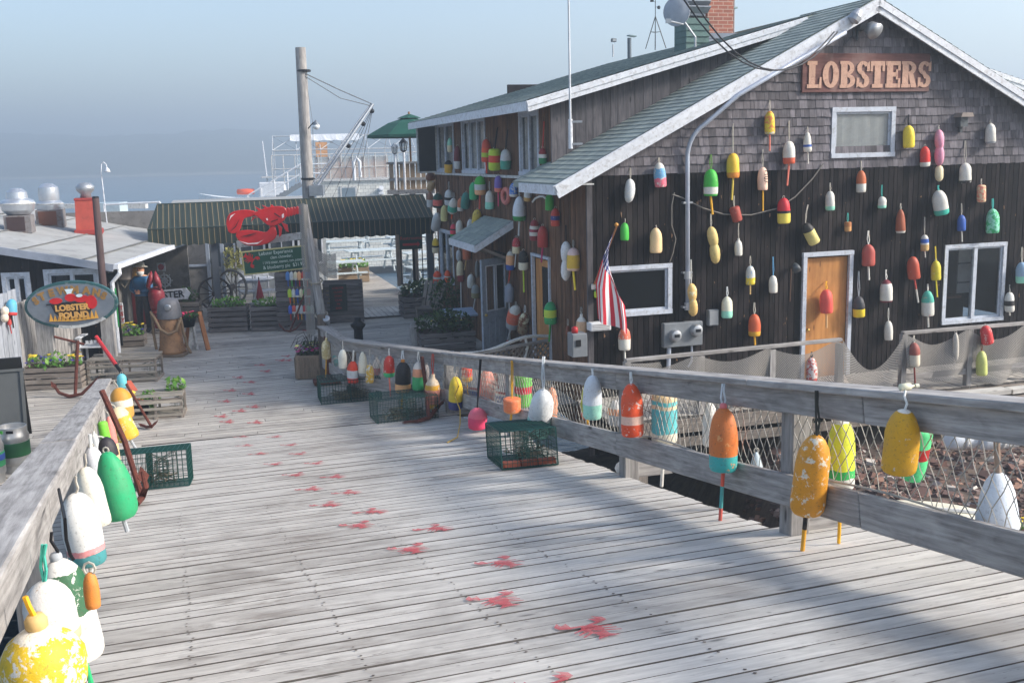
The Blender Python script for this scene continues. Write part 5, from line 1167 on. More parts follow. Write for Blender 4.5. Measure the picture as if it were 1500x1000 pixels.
RIGHT = [
(478, 495, 524, 13, 'k', S1(sr(206, 186, 130)), 'mottled tan buoy on a stick by the far railing post', dict(rope=486, chip=CREAM, camt=.7, stick=(552, AMBER, -1))),
(491.5, 521, 534, 8, 'b', S2(TEAL, .4, WHITE, .6, TEAL), 'small teal and white buoy half behind the far railing', dict(out=-.1, tilt=20)),
(502, 512, 538, 12.5, 'b', S1(sr(228, 226, 212)), 'plain white buoy second from the far railing post', dict(rope=500)),
(517, 529, 560, 16.5, 'b', S2(sr(236, 70, 44), .4, LGREY, .76, sr(232, 60, 40)), 'red orange buoy with a grey white band and a white neck', dict(up=(513, WHITE, 1), rag=.006, chip=WHITE, camt=.08)),
(531.5, 515, 550, 14, 's', S2(sr(232, 226, 204), .86, GREY), 'tall ivory buoy with a grey foot behind the red orange one', dict(out=.05)),
(541.6, 533, 560, 12, 'b', S1(WHITE), 'white buoy with blue and yellow paint patches', dict(chip=sr(214, 170, 50), camt=1.0, rope=512)),
(551.5, 523, 548, 12, 'k', S2(sr(230, 220, 210), .6, sr(206, 140, 140)), 'small white and dusty pink buoy behind the far net', dict(out=-.1)),
(562, 525, 553, 9, 's', S1(WHITE), 'slim white buoy behind the net left of the red and green buoy', dict(out=-.1)),
(570, 521, 551, 16, 'b', S2(sr(206, 52, 40), .79, sr(70, 190, 120)), 'red buoy with a green foot left of the black buoy', dict(rag=.006, rope=510, ropec=WHITE, stick=(580, SALMON, 2))),
(590, 530, 574, 23, 'b', S2(BLACK, .7, sr(236, 176, 120)), 'glossy black buoy with a peach foot', dict(rag=.006, knob=sr(190, 120, 50), rope=513, ropec=LGREY, stick=(612, AMBER, -3), dirt=.05)),
(613, 530, 571, 18, 'b', S2(sr(226, 214, 200), .22, sr(236, 160, 120), .5, sr(60, 180, 110)), 'white, peach and green buoy right of the black buoy', dict(rag=.03, rope=515, ropec=WHITE)),
(624.5, 534, 558, 9, 'b', S1(sr(224, 214, 210)), 'white buoy mostly hidden behind the iron anchor shank', dict(out=-.08)),
(634, 548, 597, 23, 'k', S2(sr(222, 200, 170), .3, AMBER, .43, sr(214, 140, 120), .84, AMBER), 'cream and amber banded buoy with dusty pink middle', dict(rag=.03, chip=WHITE, camt=.35, rope=518, ropec=sr(190, 80, 60), stick=(630, sr(190, 80, 70), 3))),
(656, 535, 578, 15, 'b', S1(sr(226, 222, 214)), 'bright white buoy behind the net left of the banner', dict(out=-.12)),
(667, 552, 598, 20.5, 'b', S2(sr(232, 200, 56), .74, sr(54, 60, 120)), 'yellow buoy with a navy foot and a trailing yellow line', dict(rag=.005, rope=523)),
(684, 537, 558, 16, 'c', S2(sr(214, 60, 40), .62, AMBER), 'short red and yellow buoy on a thick yellow stick before the banner', dict(out=-.1, stick=(583, AMBER, 2), rag=.006)),
(699, 597, 627, 28, 'o', S2(sr(240, 110, 130), .42, sr(226, 70, 110)), 'squat pink ball buoy hanging low on a black cord', dict(out=.2, rope=526, rx=5, ropec=BLACK)),
(713, 541, 594, 24, 'b', S2(sr(236, 140, 120), .86, sr(240, 180, 120)), 'coral buoy behind the net in front of the banner', dict(out=-.12, rag=.05)),
(750, 583, 603, 26, 'c', S2(sr(240, 130, 80), .85, sr(240, 150, 90)), 'flat orange disc shaped float on a yellow rope', dict(rope=528, ropec=AMBER, stick=(632, AMBER, -4))),
(767, 547, 594, 25, 'c', S2(sr(106, 196, 80), .36, sr(206, 40, 60), .58, sr(106, 196, 80)), 'green buoy with a red band behind the net', dict(out=-.12, rag=.005, stick=(610, LGREY, 3))),
(792, 572, 634, 36, 'b', S2(sr(228, 230, 230), .6, sr(150, 215, 205)), 'white buoy fading to mint hanging over the nearest lobster trap on the right', dict(tilt=-8, rope=522, ropec=LGREY)),
(808, 567, 625, 18, 't', S1(sr(222, 150, 116)), 'worn peach buoy behind the net right of the white and mint buoy', dict(out=-.1, chip=sr(180, 90, 60), camt=.5)),
(859, 562, 612, 17, 's', S2(sr(206, 206, 70), .8, sr(230, 120, 80)), 'yellow green buoy with an orange foot behind the net at the post', dict(out=-.12, stick=(627, AMBER, 4), up=(552, TAN, 0))),
(868, 550, 612, 27.5, 'b', S2(sr(216, 222, 228), .66, sr(160, 220, 200)), 'pale blue white buoy with pencilled marks in front of the railing post', dict(rope=540, ropec=WHITE)),
(903, 586, 622, 25, 'b', S2(sr(214, 210, 204), .3, sr(230, 160, 120), .55, GREY), 'grey and orange buoy low outside the net right of the post', dict(out=-.35, rag=.06)),
(925.5, 562, 638, 33, 'b', S2(sr(232, 84, 40), .6, sr(232, 190, 170), .76, sr(228, 80, 40)), 'orange red buoy with a pale band and chipped paint', dict(chip=sr(226, 200, 190), camt=.45, rope=545, ropec=WHITE, rag=.01, tilt=2)),
(973, 575, 648, 38, 'c', S2(sr(226, 196, 150), .14, sr(100, 190, 190), .22, sr(226, 200, 160), .3, sr(96, 188, 190), .78, sr(230, 222, 200)), 'teal and cream barrel shaped buoy behind the net', dict(out=-.1, rag=.05, stick=(712, WHITE, -4))),
(1040, 590, 652, 22, 'b', S1(WHITE), 'white buoy half hidden behind the orange and teal buoy', dict(out=-.14)),
(1059.6, 597, 688, 41, 'b', S2(sr(214, 118, 54), .74, sr(60, 172, 168)), 'orange buoy with a teal foot and a red and teal stick', dict(rope=562, ropec=LGREY, knob=sr(220, 120, 120), chip=sr(226, 160, 100), camt=.25, rag=.004, stick=(768, [(0, sr(220, 90, 70)), (.36, sr(60, 160, 160)), (.72, sr(214, 90, 80))], -5))),
(1108, 662, 706, 18, 's', S1(sr(190, 206, 214)), 'pale blue grey buoy leaning low behind the railing post', dict(out=-.25)),
(1189, 638, 748, 50, 'b', S1(sr(222, 150, 36)), 'mustard buoy with many white chips hanging on a black and yellow stick', dict(chip=sr(230, 220, 200), camt=.55, tilt=-8, rope=572, ropec=sr(60, 60, 54), stick=(809, [(0, BLACK), (.52, sr(222, 160, 40))], -6))),
(1232.6, 608, 713, 39, 'b', S2(WHITE, .1, sr(222, 226, 60), .74, sr(50, 180, 90), .86, WHITE), 'lemon yellow buoy with a green band and white foot behind the net', dict(out=-.12, rag=.06, knob=AMBER, stick=(795, AMBER, -4))),
(1320, 600, 690, 50, 'b', S2(sr(236, 226, 210), .025, sr(214, 160, 36)), 'smooth mustard buoy at the right with a white tip', dict(tilt=-6, rope=572, ropec=WHITE)),
(1342, 625, 700, 36, 'c', S2(sr(90, 214, 140), .36, sr(170, 40, 40), .58, sr(90, 214, 140)), 'mint green buoy with a red band peeking from behind the smooth mustard buoy', dict(out=-.12, tilt=-10, rag=.004)),
(1462, 692, 800, 60, 's', S2(sr(214, 222, 232), .92, sr(226, 196, 196)), 'big tapered white buoy behind the net at the far right', dict(out=-.12, up=(645, sr(150, 130, 116), -2))),
]
for r_ in RIGHT: railbuoy(onrail, r_, GR)
LEFT = [
(178, 547, 571, 14, 't', S1(sr(110, 200, 210)), 'small turquoise float at the far end of the left railing', dict(out=.2)),
(177, 568, 613, 31, 'b', S2(sr(206, 146, 50), .36, sr(226, 216, 196), .6, sr(206, 156, 70)), 'amber buoy with a white band near the far end of the left railing', dict(tilt=10, rag=.05, rope=556)),
(179, 597, 643, 32, 'b', S2(sr(226, 206, 166), .3, sr(222, 178, 56)), 'worn yellow buoy with a cream top and a long grey stick', dict(tilt=24, rag=.12, chip=CREAM, camt=.5, stick=(664, GREY, 14), rope=588)),
(164, 610, 688, 19, 's', S2(sr(216, 134, 124), .5, sr(232, 200, 146)), 'slim pink and cream buoy behind the iron bar', dict(tilt=7, rope=598)),
(153, 617, 652, 14, 'c', S1(sr(120, 206, 60)), 'bright lime float wedged behind the black buoy', dict(tilt=12)),
(159, 640, 690, 28, 'b', S2(sr(44, 42, 48), .55, sr(232, 184, 146)), 'black buoy with white dots and a peach lower half', dict(tilt=12, chip=WHITE, camt=.02, rope=636, ropec=WHITE, rag=.004, dirt=.05)),
(167, 662, 757, 50, 's', S1(sr(40, 160, 105)), 'large green tapered buoy on a grey stick', dict(tilt=14, stick=(778, GREY, 8), chip=sr(150, 170, 120), camt=.1)),
(139, 631, 662, 12, 'k', S1(LGREY), 'small white bottle shaped float tied beside the black buoy', dict(tilt=8, rope=622)),
(145, 655, 735, 36, 's', S2(sr(206, 206, 210), .74, sr(216, 134, 124)), 'tapered white buoy with a coral foot and white neck', dict(tilt=16, up=(636, LGREY, -2), rag=.02)),
(134, 684, 769, 38, 'b', S1(sr(222, 216, 200)), 'plain ivory buoy with a white stick on the left railing', dict(tilt=14, rope=664, stick=(793, WHITE, 5))),
(121, 722, 824, 54, 'b', S2(sr(222, 220, 214), .74, sr(220, 144, 144), .83, sr(70, 140, 142)), 'white buoy with a ragged coral band and teal foot beside a black cord', dict(tilt=12, rope=697, rag=.05, stick=(885, WHITE, 8))),
(134, 838, 889, 22, 'b', S1(sr(216, 134, 60)), 'plain orange buoy peeking from behind the green chipped buoy', dict(tilt=6, out=.3)),
(102, 819, 962, 70, 'b', S2(sr(224, 220, 212), .12, sr(44, 96, 64), .54, sr(224, 220, 210)), 'white buoy with a chipped dark green upper half and a grey ring', dict(tilt=15, rag=.05, chip=sr(230, 226, 218), camt=.35, knob=GREY, rope=778, ropec=BLACK, stick=(1010, sr(40, 170, 106), 14))),
(74, 851, 940, 73, 'b', S2(sr(224, 218, 210), .8, sr(226, 190, 144)), 'cracked white buoy on a teal rope at the near end of the left railing', dict(tilt=12, rope=797, rx=-14, ropec=sr(70, 170, 150), chip=sr(196, 170, 146), camt=.1)),
(62, 918, 1034, 122, 'o', S2(sr(226, 218, 200), .1, sr(222, 184, 40), .72, sr(50, 44, 40)), 'huge yellow and white flaking float nearest the camera at lower left', dict(tilt=8, rag=.1, chip=sr(226, 220, 210), camt=.75, rope=870, rx=-24, ropec=AMBER, knob=TAN)),
]
for r_ in LEFT: railbuoy(onleft, r_, GL)
# trailing line of the yellow and navy buoy, black cords
def line(pts, r, mat, name, label, cat): 
 mb = MB(); mb.tube(pts, r, 6); return tag(mb.build(name, mat), label, cat)
line([onrail(667, 552, .16), onrail(672, 565, .25), onrail(666, 580, .27), onrail(674, 600, .24), onrail(674, 620, .3), onramp(670, 640, .02), onramp(655, 648, .01)], .008, plain('line_yellow', sr(196, 160, 70), .8), 'rope', 'loose yellow line trailing from the yellow and navy buoy to the ramp', 'rope')
line([onramp(86, 716, .95), atY(95, 760, 3.5), atY(97, 790, 3.5), atY(103, 812, 3.5), atY(108, 820, 3.5)], .006, M_iron, 'rope', 'black cord hanging beside the white and teal buoy on the left railing', 'rope')
# floats resting on the cap
p = onrail(1328, 576, 0)
t = thing('bottle_float', 'small cream bottle lying on the right railing cap', 'bottle', V((p.x, p.y, gz(p)+1.025)), 0); t.scale = (.6, .6, .6)
mb = MB(); mb.lathe([(.01, -.07), (.03, -.065), (.033, 0), (.03, .03), (.012, .05), (.012, .075)], 14, Matrix.Rotation(rad(15), 4, 'Z') @ rotm('Y', PI/2)); mb.build('bottle', plain('cream_plastic', sr(226, 220, 190), .4), t, True)
mb = MB(); mb.lathe([(.02, .08), (.02, .115)], 12, Matrix.Rotation(rad(15), 4, 'Z') @ rotm('Y', PI/2)); mb.build('cap', plain('cap_pale', sr(200, 200, 180), .4), t)
# ---- lobster traps of green wire
M_wire = plain('green_wire', sr(14, 62, 56), .5, 0, .2, 8)
M_head = plain('trap_twine', sr(70, 76, 66), .9, 0, .3, 20)
def make_trap(L=.95, W=.56, Hh=.37, seed=1):
 rr = random.Random(seed)
 mb = MB(); c = .048
 def wire(p, q, r=.0032): mb.tube([p, q], r, 3)
 nx, ny, nz = int(L/c), int(W/c), int(Hh/c)
 j = lambda: rr.uniform(-.003, .003)
 for i in range(nx+1):
  x = -L/2+L*i/nx
  for z in (0, Hh): wire(V((x, -W/2, z+j())), V((x, W/2, z+j())))
  for y in (-W/2, W/2): wire(V((x+j(), y, 0)), V((x+j(), y, Hh)))
 for k in range(nz+1):
  z = Hh*k/nz
  for y in (-W/2, W/2): wire(V((-L/2, y, z)), V((L/2, y, z)))
  for x in (-L/2, 0, L/2): wire(V((x, -W/2, z)), V((x, W/2, z)))
 for k in range(ny+1):
  y = -W/2+W*k/ny
  for z in (0, Hh): wire(V((-L/2, y, z)), V((L/2, y, z)))
  for x in (-L/2, 0, L/2): wire(V((x, y, 0)), V((x, y, Hh)))
 for x in (-L/2, L/2):
  for y in (-W/2, W/2): wire(V((x, y, 0)), V((x, y, Hh)), .007)
 for z in (0, Hh):
  for y in (-W/2, W/2): wire(V((-L/2, y, z)), V((L/2, y, z)), .007)
  for x in (-L/2, L/2): wire(V((x, -W/2, z)), V((x, W/2, z)), .007)
 return mb
def trap(p, rz, label, seed, brick=None, L=.95, clutter=40, W=.56):
 t = thing('lobster_trap', label, 'lobster trap', p, rz, 'green wire lobster traps on the ramp'); rr = random.Random(seed)
 # lie along the sloping ramp
 s = RSL if p.z > .02 else 0
 d = Matrix.Rotation(rz, 3, 'Z').inverted() @ SD; nrm = V((d.x*s, d.y*s, 1)).normalized(); q = UP.rotation_difference(nrm).to_matrix().to_4x4()
 Hh = .37
 def put(mb): mb.v = [q @ v for v in mb.v]; return mb
 put(make_trap(L, W, Hh, seed)).build('cage', M_wire, t)
 mb = MB()                                            # net funnel heads
 for s_, x0 in ((1, -.02), (-1, .25)):
  n = 10; rings = [(.23, 0), (.16, .1), (.08, .2)]
  for ri in range(3):
   mb.tube([V((x0+rings[ri][1]*s_, math.cos(2*PI*k/n)*rings[ri][0]*1.05, .18+math.sin(2*PI*k/n)*rings[ri][0]*.72)) for k in range(n)], .004, 4, True)
  for k in range(n*2):
   a = PI*k/n; mb.tube([V((x0+x*s_, math.cos(a+x)*r*1.05, .18+math.sin(a+x)*r*.72)) for r, x in rings], .003, 3)
 put(mb).build('funnel_net', M_head, t)
 for _ in range(clutter//4):                          # tangled rope and weed inside
  mb = MB(); c = V((rr.uniform(-L*.3, L*.3), rr.uniform(-W*.3, W*.3), .02)); mb.tube([c+V((rr.uniform(-.12, .12), rr.uniform(-.1, .1), rr.uniform(0, .12))) for _ in range(6)], .007, 4)
  put(mb).build('rope_tangle', plain('old_rope', sr(104, 98, 82), .95, 0, .4, 9, rvar=.3), t)
 if brick:
  mb = MB()
  for i in range(3): mb.box((L*.32-.18*i, -W/2+.06, .04), (.17, .09, .055), rnd=rr.random(), jit=.004)
  put(mb).build('brick_weight', plain('brick_weight', sr(140, 74, 56), .9, 0, .25, 9, rvar=.2), t)
 return t
p = onramp(762, 668); TR = 0.0
trap(onramp(764, 676)+UP*.012, rad(10), 'nearest green wire lobster trap with bricks in it below the white and mint buoy', 3, brick=1, L=.56, W=.98)
trap(onramp(592, 612)+UP*.012, rad(20), 'middle green wire lobster trap beside the curved iron anchor at the right railing', 4, L=.95, clutter=60)
trap(onramp(512, 584)+UP*.012, rad(16), 'farthest green wire lobster trap filled with rope by the flower box', 5, L=1.0, clutter=130)
trap(onramp(222, 712)+UP*.012, rad(14), 'green wire lobster trap standing against the left railing', 6, L=.8, clutter=30)
# ---- anchors and iron
def anchor(label, shank, arms, r=.022, stock=None, loc=None):
 o = loc or shank[-1]; t = thing('iron_anchor', label, 'anchor', o, 0)
 mb = MB(); mb.tube([q-o for q in shank], r, 8); mb.build('shank', M_rust, t)
 mb = MB(); n = len(arms); mb.tube([q-o for q in arms], [r*(.55+.6*math.sin(PI*i/(n-1))) for i in range(n)], 8); mb.build('arms', M_rust, t)
 for e, d in ((arms[0], arms[1]), (arms[-1], arms[-2])):
  mb = MB(); w = r*4; x = (e-d).normalized(); y = x.cross(UP); y = y.normalized() if y.length > .1 else V((1, 0, 0)); z = x.cross(y)
  c = e-o-x*.05; mb.add([c+x*.1, c+y*w*.5, c-x*.08, c-y*w*.5, c+x*.1+z*.012, c+y*w*.5+z*.012, c-x*.08+z*.012, c-y*w*.5+z*.012], [(3, 2, 1, 0), (4, 5, 6, 7), (0, 1, 5, 4), (1, 2, 6, 5), (2, 3, 7, 6), (3, 0, 4, 7)]); mb.build('fluke', M_rust, t)
 if stock: mb = MB(); mb.tube([stock[0]-o, stock[1]-o], r*.7, 6); mb.build('stock', M_rust, t)
 return t
b = onramp(208, 728, .04); c0 = atY(149, 572, b.y+.35)
anchor('rusty iron anchor leaning on the left railing in front of the green trap', [c0, c0.lerp(b, .5)+V((.03, 0, .02)), b], [onramp(190, 735, .05), onramp(200, 738, .05), b, onramp(214, 712, .18), onramp(208, 690, .32)], .028)
b = onz(222, 625, .04); c0 = onz(185, 562, .75)
anchor('smaller rusty anchor leaning beside the old wooden trap with green plants', [c0, b], [onz(206, 621, .06), onz(214, 625, .03), b, onz(228, 618, .12)], .022)
b = onrail(625, 604, .25); b = onramp(628, 612, .05)
anchor('curved dark iron anchor leaning on the right railing by the middle trap', [onrail(618, 522, .16), onrail(624, 570, .2), b], [onramp(592, 618, .03), onramp(612, 617, .04), b, onrail(640, 598, .25), onrail(648, 588, .25)], .03)
b = onz(484, 560, .03)
t = thing('mooring_post', 'dark iron post on a flat rusty foot by the flower box', 'mooring post', b, 0)
mb = MB(); mb.tube([V((0, 0, 0)), V((-.02, 0, .85))], .055, 10); mb.build('post', M_rust, t); mb = MB(); mb.box((-.05, 0, .03), (.5, .3, .06), Matrix.Rotation(.3, 4, 'Z')); mb.build('foot', M_rust, t)
# ---- lobsters painted on the planks
def lobster_poly():
 polys = []
 polys.append(disc_poly(0, -.02, .075, .1, 12)); polys.append([(-.05, -.1), (.05, -.1), (.04, -.17), (.09, -.235), (0, -.22), (-.09, -.235), (-.04, -.17)][::-1])
 for s in (1, -1):
  a = [(.02, .05), (.13, .07), (.12, .105), (.01, .08)]; c = [(.12, .06), (.19, .1), (.195, .17), (.14, .23), (.145, .165), (.09, .19), (.1, .11)]
  for q in (a, c): polys.append([(s*x, y) for x, y in (q if s > 0 else q[::-1])])
  for k in range(3): polys.append([(s*x, y) for x, y in ([(.05, .02-.05*k), (.15, -.02-.06*k), (.15, -.04-.06*k), (.05, -.01-.05*k)] if s < 0 else [(.05, -.01-.05*k), (.15, -.04-.06*k), (.15, -.02-.06*k), (.05, .02-.05*k)])])
 return polys
m, nt, b_, o_ = new_mat('red_paint_worn')
pc = attr(nt, 'pc').outputs['Vector']; ge = nd(nt, 'ShaderNodeNewGeometry')
wn = noise(nt, vscale(nt, ge.outputs['Position'], (9, 34, 10)), 1.0, 4, .6); tr = nd(nt, 'ShaderNodeBsdfTransparent'); mx = nd(nt, 'ShaderNodeMixShader')
setin(nt, mx, 0, ramp(nt, wn, [(.36, .06), (.43, .66)])); setin(nt, b_, 'Base Color', sr(196, 78, 84)); b_.inputs['Roughness'].default_value = .85
nt.links.new(tr.outputs[0], mx.inputs[1]); nt.links.new(b_.outputs[0], mx.inputs[2]); nt.links.new(mx.outputs[0], o_.inputs[0])
mb = MB()
for k, q in enumerate(lobster_poly()): mb.add([V((x, y, .0002*k)) for x, y in q], [tuple(range(len(q)))])
L0 = mb.build('painted_lobster', m)
SPOTS = [(866, 922, 1), (729, 880, 1), (735, 825, .95), (601, 805, .95), (637, 775, .9), (525, 770, .9), (545, 750, .88), (480, 740, .88), (510, 722, .85), (455, 717, .85), (462, 679, .8), (490, 699, .85), (432, 696, .85), (402, 680, .8), (438, 665, .8), (380, 665, .8), (425, 652, .8), (360, 653, .8), (403, 640, .8), (355, 640, .75), (375, 619, .75), (334, 618, .75), (352, 602, .75), (325, 610, .75), (372, 596, .75), (366, 577, .75), (330, 588, .75), (338, 572, .75), (367, 560, .75), (350, 553, .75), (390, 544, .75), (382, 535, .75), (412, 528, .75), (422, 528, .75), (446, 484, .8), (420, 522, .7)]
for i, (u, v, s) in enumerate(SPOTS):
 p = onramp(u, v); o = L0 if i == 0 else L0.copy()
 if i: C.objects.link(o)
 sl = RSL if p.z > .01 else 0
 nrm = V((SD.x*sl, SD.y*sl, 1)).normalized(); q = UP.rotation_difference(nrm)
 o.rotation_mode = 'QUATERNION'; o.rotation_quaternion = q @ Matrix.Rotation(rad(40+R.uniform(-14, 14)), 3, 'Z').to_quaternion()
 o.location = p+nrm*.009; o.scale = (s*.7, s*.7, 1)
 tag(o, 'red lobster painted on the planks along the middle of the walkway', 'painted marking', 'painted lobster tracks on the walkway')
SP1 = onramp(846, 1004)
o = L0.copy(); C.objects.link(o); o.location = onramp(812, 1010)+UP*.009; tag(o, 'red lobster painted on the planks along the middle of the walkway', 'painted marking', 'painted lobster tracks on the walkway')
# ================================================================== WALKWAY ALONG THE GABLE, LATTICE, BANNER, BEACH THINGS
def fine_net(pts_top, drop, sagfn, label, nm, cell=.03, thick=.17, col=sr(134, 130, 125), group=None, foldk=7.0, depth=.05, nrm=None):
 nv = 10; nu = len(pts_top); vs = []; pcs = []; fs = []; dist = 0
 for i, p in enumerate(pts_top):
  if i: dist += (p-pts_top[i-1]).length
  s = i/(nu-1)
  for j in range(nv):
   q = j/(nv-1); h = drop(s)*q
   n = nrm or GN
   vs.append(p-UP*(sagfn(s)+h)+n*(depth*math.sin(dist*foldk+q*2)*(.4+q))); pcs.append(V((dist, h, 0)))
 for i in range(nu-1):
  for j in range(nv-1): k = i*nv+j; fs.append((k, k+1, k+nv+1, k+nv))
 mb = MB(); mb.v = vs; mb.f = fs; mb.pc = pcs; mb.rn = [.5]*len(vs)
 return tag(mb.build('fishing_net', netmat(nm, col, cell, thick), None, True), label, 'net', group)
def walkway():
 # deck boards of the walkway, seen edge on from the ramp
 mb = MB(); d = 1.55; x = -.2
 while x < 12.0:
  w = .15; a = HM @ V((x, -.03, .16)); b = HM @ V((x, -d, .16+R.uniform(-.004, .004))); mb.beam(a, b, w-.012, .045, jit=.002); x += w
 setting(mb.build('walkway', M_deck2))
 mb = MB()
 for h, t_ in ((.04, .2), (-.2, .13)):
  p = -.2
  while p < 12: q = min(12, p+R.uniform(2.5, 4)); mb.beam(HM @ V((p, -d-.02, h)), HM @ V((q-.01, -d-.02, h+R.uniform(-.01, .01))), .05, t_); p = q
 for x in (0.2, 2.6, 5.0, 7.4, 9.8): mb.beam(HM @ V((x, -d+.1, -1.3)), HM @ V((x, -d+.1, .1)), .16, .16, SD)
 setting(mb.build('walkway_beam', M_crate))
 def at(u, v, y): return onpl(u, v, HM @ V((0, y, 0)), GN)
 yr = -d+.05
 L0, L1 = at(916, 528, yr), at(1232, 497, yr); R0, R1 = at(1322, 488, yr), at(1515, 472, yr)
 for k, (a, b, lab) in enumerate(((L0, L1, 'grey wooden handrail in front of the flag window and plywood door'), (R0, R1, 'grey wooden handrail in front of the two pane gable window at the right'))):
  t = thing('wooden_railing', lab, 'railing', V((a.x, a.y, .18)), 0); o = t.location.copy()
  mb = MB(); mb.beam(a-o, b-o, .09, .05); mb.build('handrail', M_rail, t, bev=.005)
  n = 4 if k == 0 else 3
  for i in range(n):
   p = a.lerp(b, (i+.02)/(n-1.0+.04)); mb = MB(); mb.beam(V((p.x, p.y, .1))-o, V((p.x, p.y, a.z-.02))-o, .09, .09, SD); mb.build('post', M_rail, t)
  mb = MB(); mb.beam(V((a.x, a.y, .42))-o, V((b.x, b.y, .42))-o, .04, .09); mb.build('lower_rail', M_rail, t)
 # nets draped over the two handrails and sagging across the gap
 def scallop(n, dep): return lambda s: dep*abs(math.sin(s*PI*n))**1.2
 N = 90
 fine_net([L0.lerp(L1, i/(N-1))+GN*.06 for i in range(N)], lambda s: .35+.45*s, lambda s: .015+.14*abs(math.sin((s*3+.1)*PI))**1.3*(1 if s > .15 else .3), 'fine grey fishing net draped over the handrail left of the plywood door', 'net_fine', .026, .24)
 fine_net([L1.lerp(R0, i/40)+GN*.05 for i in range(41)], lambda s: .5, lambda s: .52*math.sin(s*PI), 'fine grey fishing net sagging across the gap between the two handrails', 'net_fine', depth=.03)
 fine_net([R0.lerp(R1, i/(N-1))+GN*.06 for i in range(N)], lambda s: .52+.3*s, lambda s: .015+.2*abs(math.sin((s*2.2+.0)*PI))**1.3, 'fine grey fishing net draped over the handrail at the far right', 'net_fine', depth=.06)
 # buoys on those handrails
 WALK = [
 (1189, 524, 560, 16, 'b', S2(sr(226, 214, 208), .82, sr(140, 30, 40)), 'white and red flaking buoy with a dark red foot on the walkway net', dict(chip=sr(206, 80, 70), camt=.8, rope=515, ropec=BLACK)),
 (1339, 502, 536, 16, 'b', S2(sr(150, 74, 64), .5, sr(222, 212, 190)), 'brown and cream buoy with a long dark red stick on the walkway handrail', dict(rope=491, stick=(572, sr(130, 50, 44), 2))),
 (1438, 514, 549, 15.5, 'b', S1(sr(200, 206, 120)), 'plain pale green buoy on the right walkway handrail', dict(rope=495, ropec=BROWN)),
 (1445, 477, 503, 17, 'b', S1(sr(214, 50, 54)), 'red buoy with pale scuffs under the far right handrail', dict(chip=sr(230, 170, 160), camt=.5, tilt=8)),
 (1400, 487, 530, 9, 't', S1(sr(196, 190, 178)), 'thin pale grey float hanging on the right walkway net', dict(stick=(532, GREY, -2))),
 ]
 fn = lambda u, v, out=0.0: onpl(u, v, HM @ V((0, yr, 0))+GN*out, GN)
 for r_ in WALK: wallbuoy(fn, 'buoys on the walkway handrails', r_)
 # old planks lying on the edge of the walkway
 mb = MB(); a, b = at(1396, 578, yr-.5), at(1474, 571, yr-.5); mb.beam(a, b, .22, .06, jit=.01); tag(mb.build('loose_plank', wood('pale_plank', sr(150, 146, 140), sr(206, 202, 194), var=.1)), 'pale weathered plank lying loose at the edge of the walkway', 'plank')
 mb = MB(); a, b = at(1440, 584, yr-.4), at(1500, 576, yr-.4); mb.beam(a, b, .3, .05, jit=.01); tag(mb.build('loose_plank', M_crate), 'dark flat plank lying just below the pale loose plank', 'plank')
 mb = MB(); a, b = at(1478, 572, yr-.45), at(1530, 566, yr-.45); mb.beam(a, b, .2, .06, jit=.01); tag(mb.build('loose_plank', wood('pale_plank', (0, 0, 0), (0, 0, 0))), 'pale plank at the very right edge of the walkway', 'plank')
 # banner behind the net
 a = V((0, 0, 0)); n = RN; pl = RA-RN*.42
 tl, tr, bl = onpl(672, 536, pl, n), onpl(772, 544, pl, n), onpl(676, 599, pl, n)
 x = (tr-tl).normalized(); W = (tr-tl).length; Hh = tl.z-bl.z
 t = thing('banner', 'white banner with red lettering LOBSTER EXPERIENCE behind the right railing', 'banner', V((tl.x, tl.y, bl.z)), 0)
 y = n; Mb = Matrix(((x.x, -y.x, 0, 0), (x.y, -y.y, 0, 0), (x.z, -y.z, 1, 0), (0, 0, 0, 1)))
 mb = MB(); mb.box((W/2, 0, Hh/2), (W, .012, Hh), Mb); mb.build('cloth', plain('banner_white', sr(224, 224, 222), .6), t)
 mb = MB(); text_mesh(mb, "LOBSTER", Hh*.42, Mb @ T(W*.5, -.011, Hh*.74) @ Matrix.Diagonal((.95, 1, 1, 1)), .002, .006); text_mesh(mb, "LOBSTER  EXPERIENCE", Hh*.3, Mb @ T(W*.5, -.011, Hh*.14) @ Matrix.Diagonal((.62, 1, 1, 1)), .002, .005); mb.box((W/2, -.008, Hh*.52), (W*.9, .004, Hh*.05), Mb); mb.build('lettering', plain('banner_red', sr(190, 36, 40), .6), t)
 mb = MB(); mb.box((W/2, -.008, Hh*.38), (W*.94, .004, Hh*.16), Mb); mb.build('blue_band', plain('banner_blue', sr(60, 90, 160), .6), t)
 # white post pair holding the banner
 for u, lab in ((664, 'left'), (775, 'right')):
  p = onpl(u, 560, RA-RN*.5, n); mb = MB(); mb.beam(V((p.x, p.y, -.6)), V((p.x, p.y, tl.z+.1)), .07, .07, SD); tag(mb.build('banner_post', M_white2), lab+' white wooden post holding the red lettered banner', 'post')
 # slatted white fence pieces behind the net near the bend
 p = onz(655, 612, .0); 
 # lattice panel with rope
 A, B = onz(690, 517, .82), onz(827, 489, .86); A = A.lerp(B, -.1)
 t = thing('lattice_fence', 'grey wooden lattice panel with a rope along its top between ramp and house corner', 'fence', V((A.x, A.y, 0)), 0); o = t.location.copy()
 x = (B-A); L = V((x.x, x.y, 0)).length; x = V((x.x, x.y, 0)).normalized(); mb = MB(); k = 0; z0, z1 = .12, .78
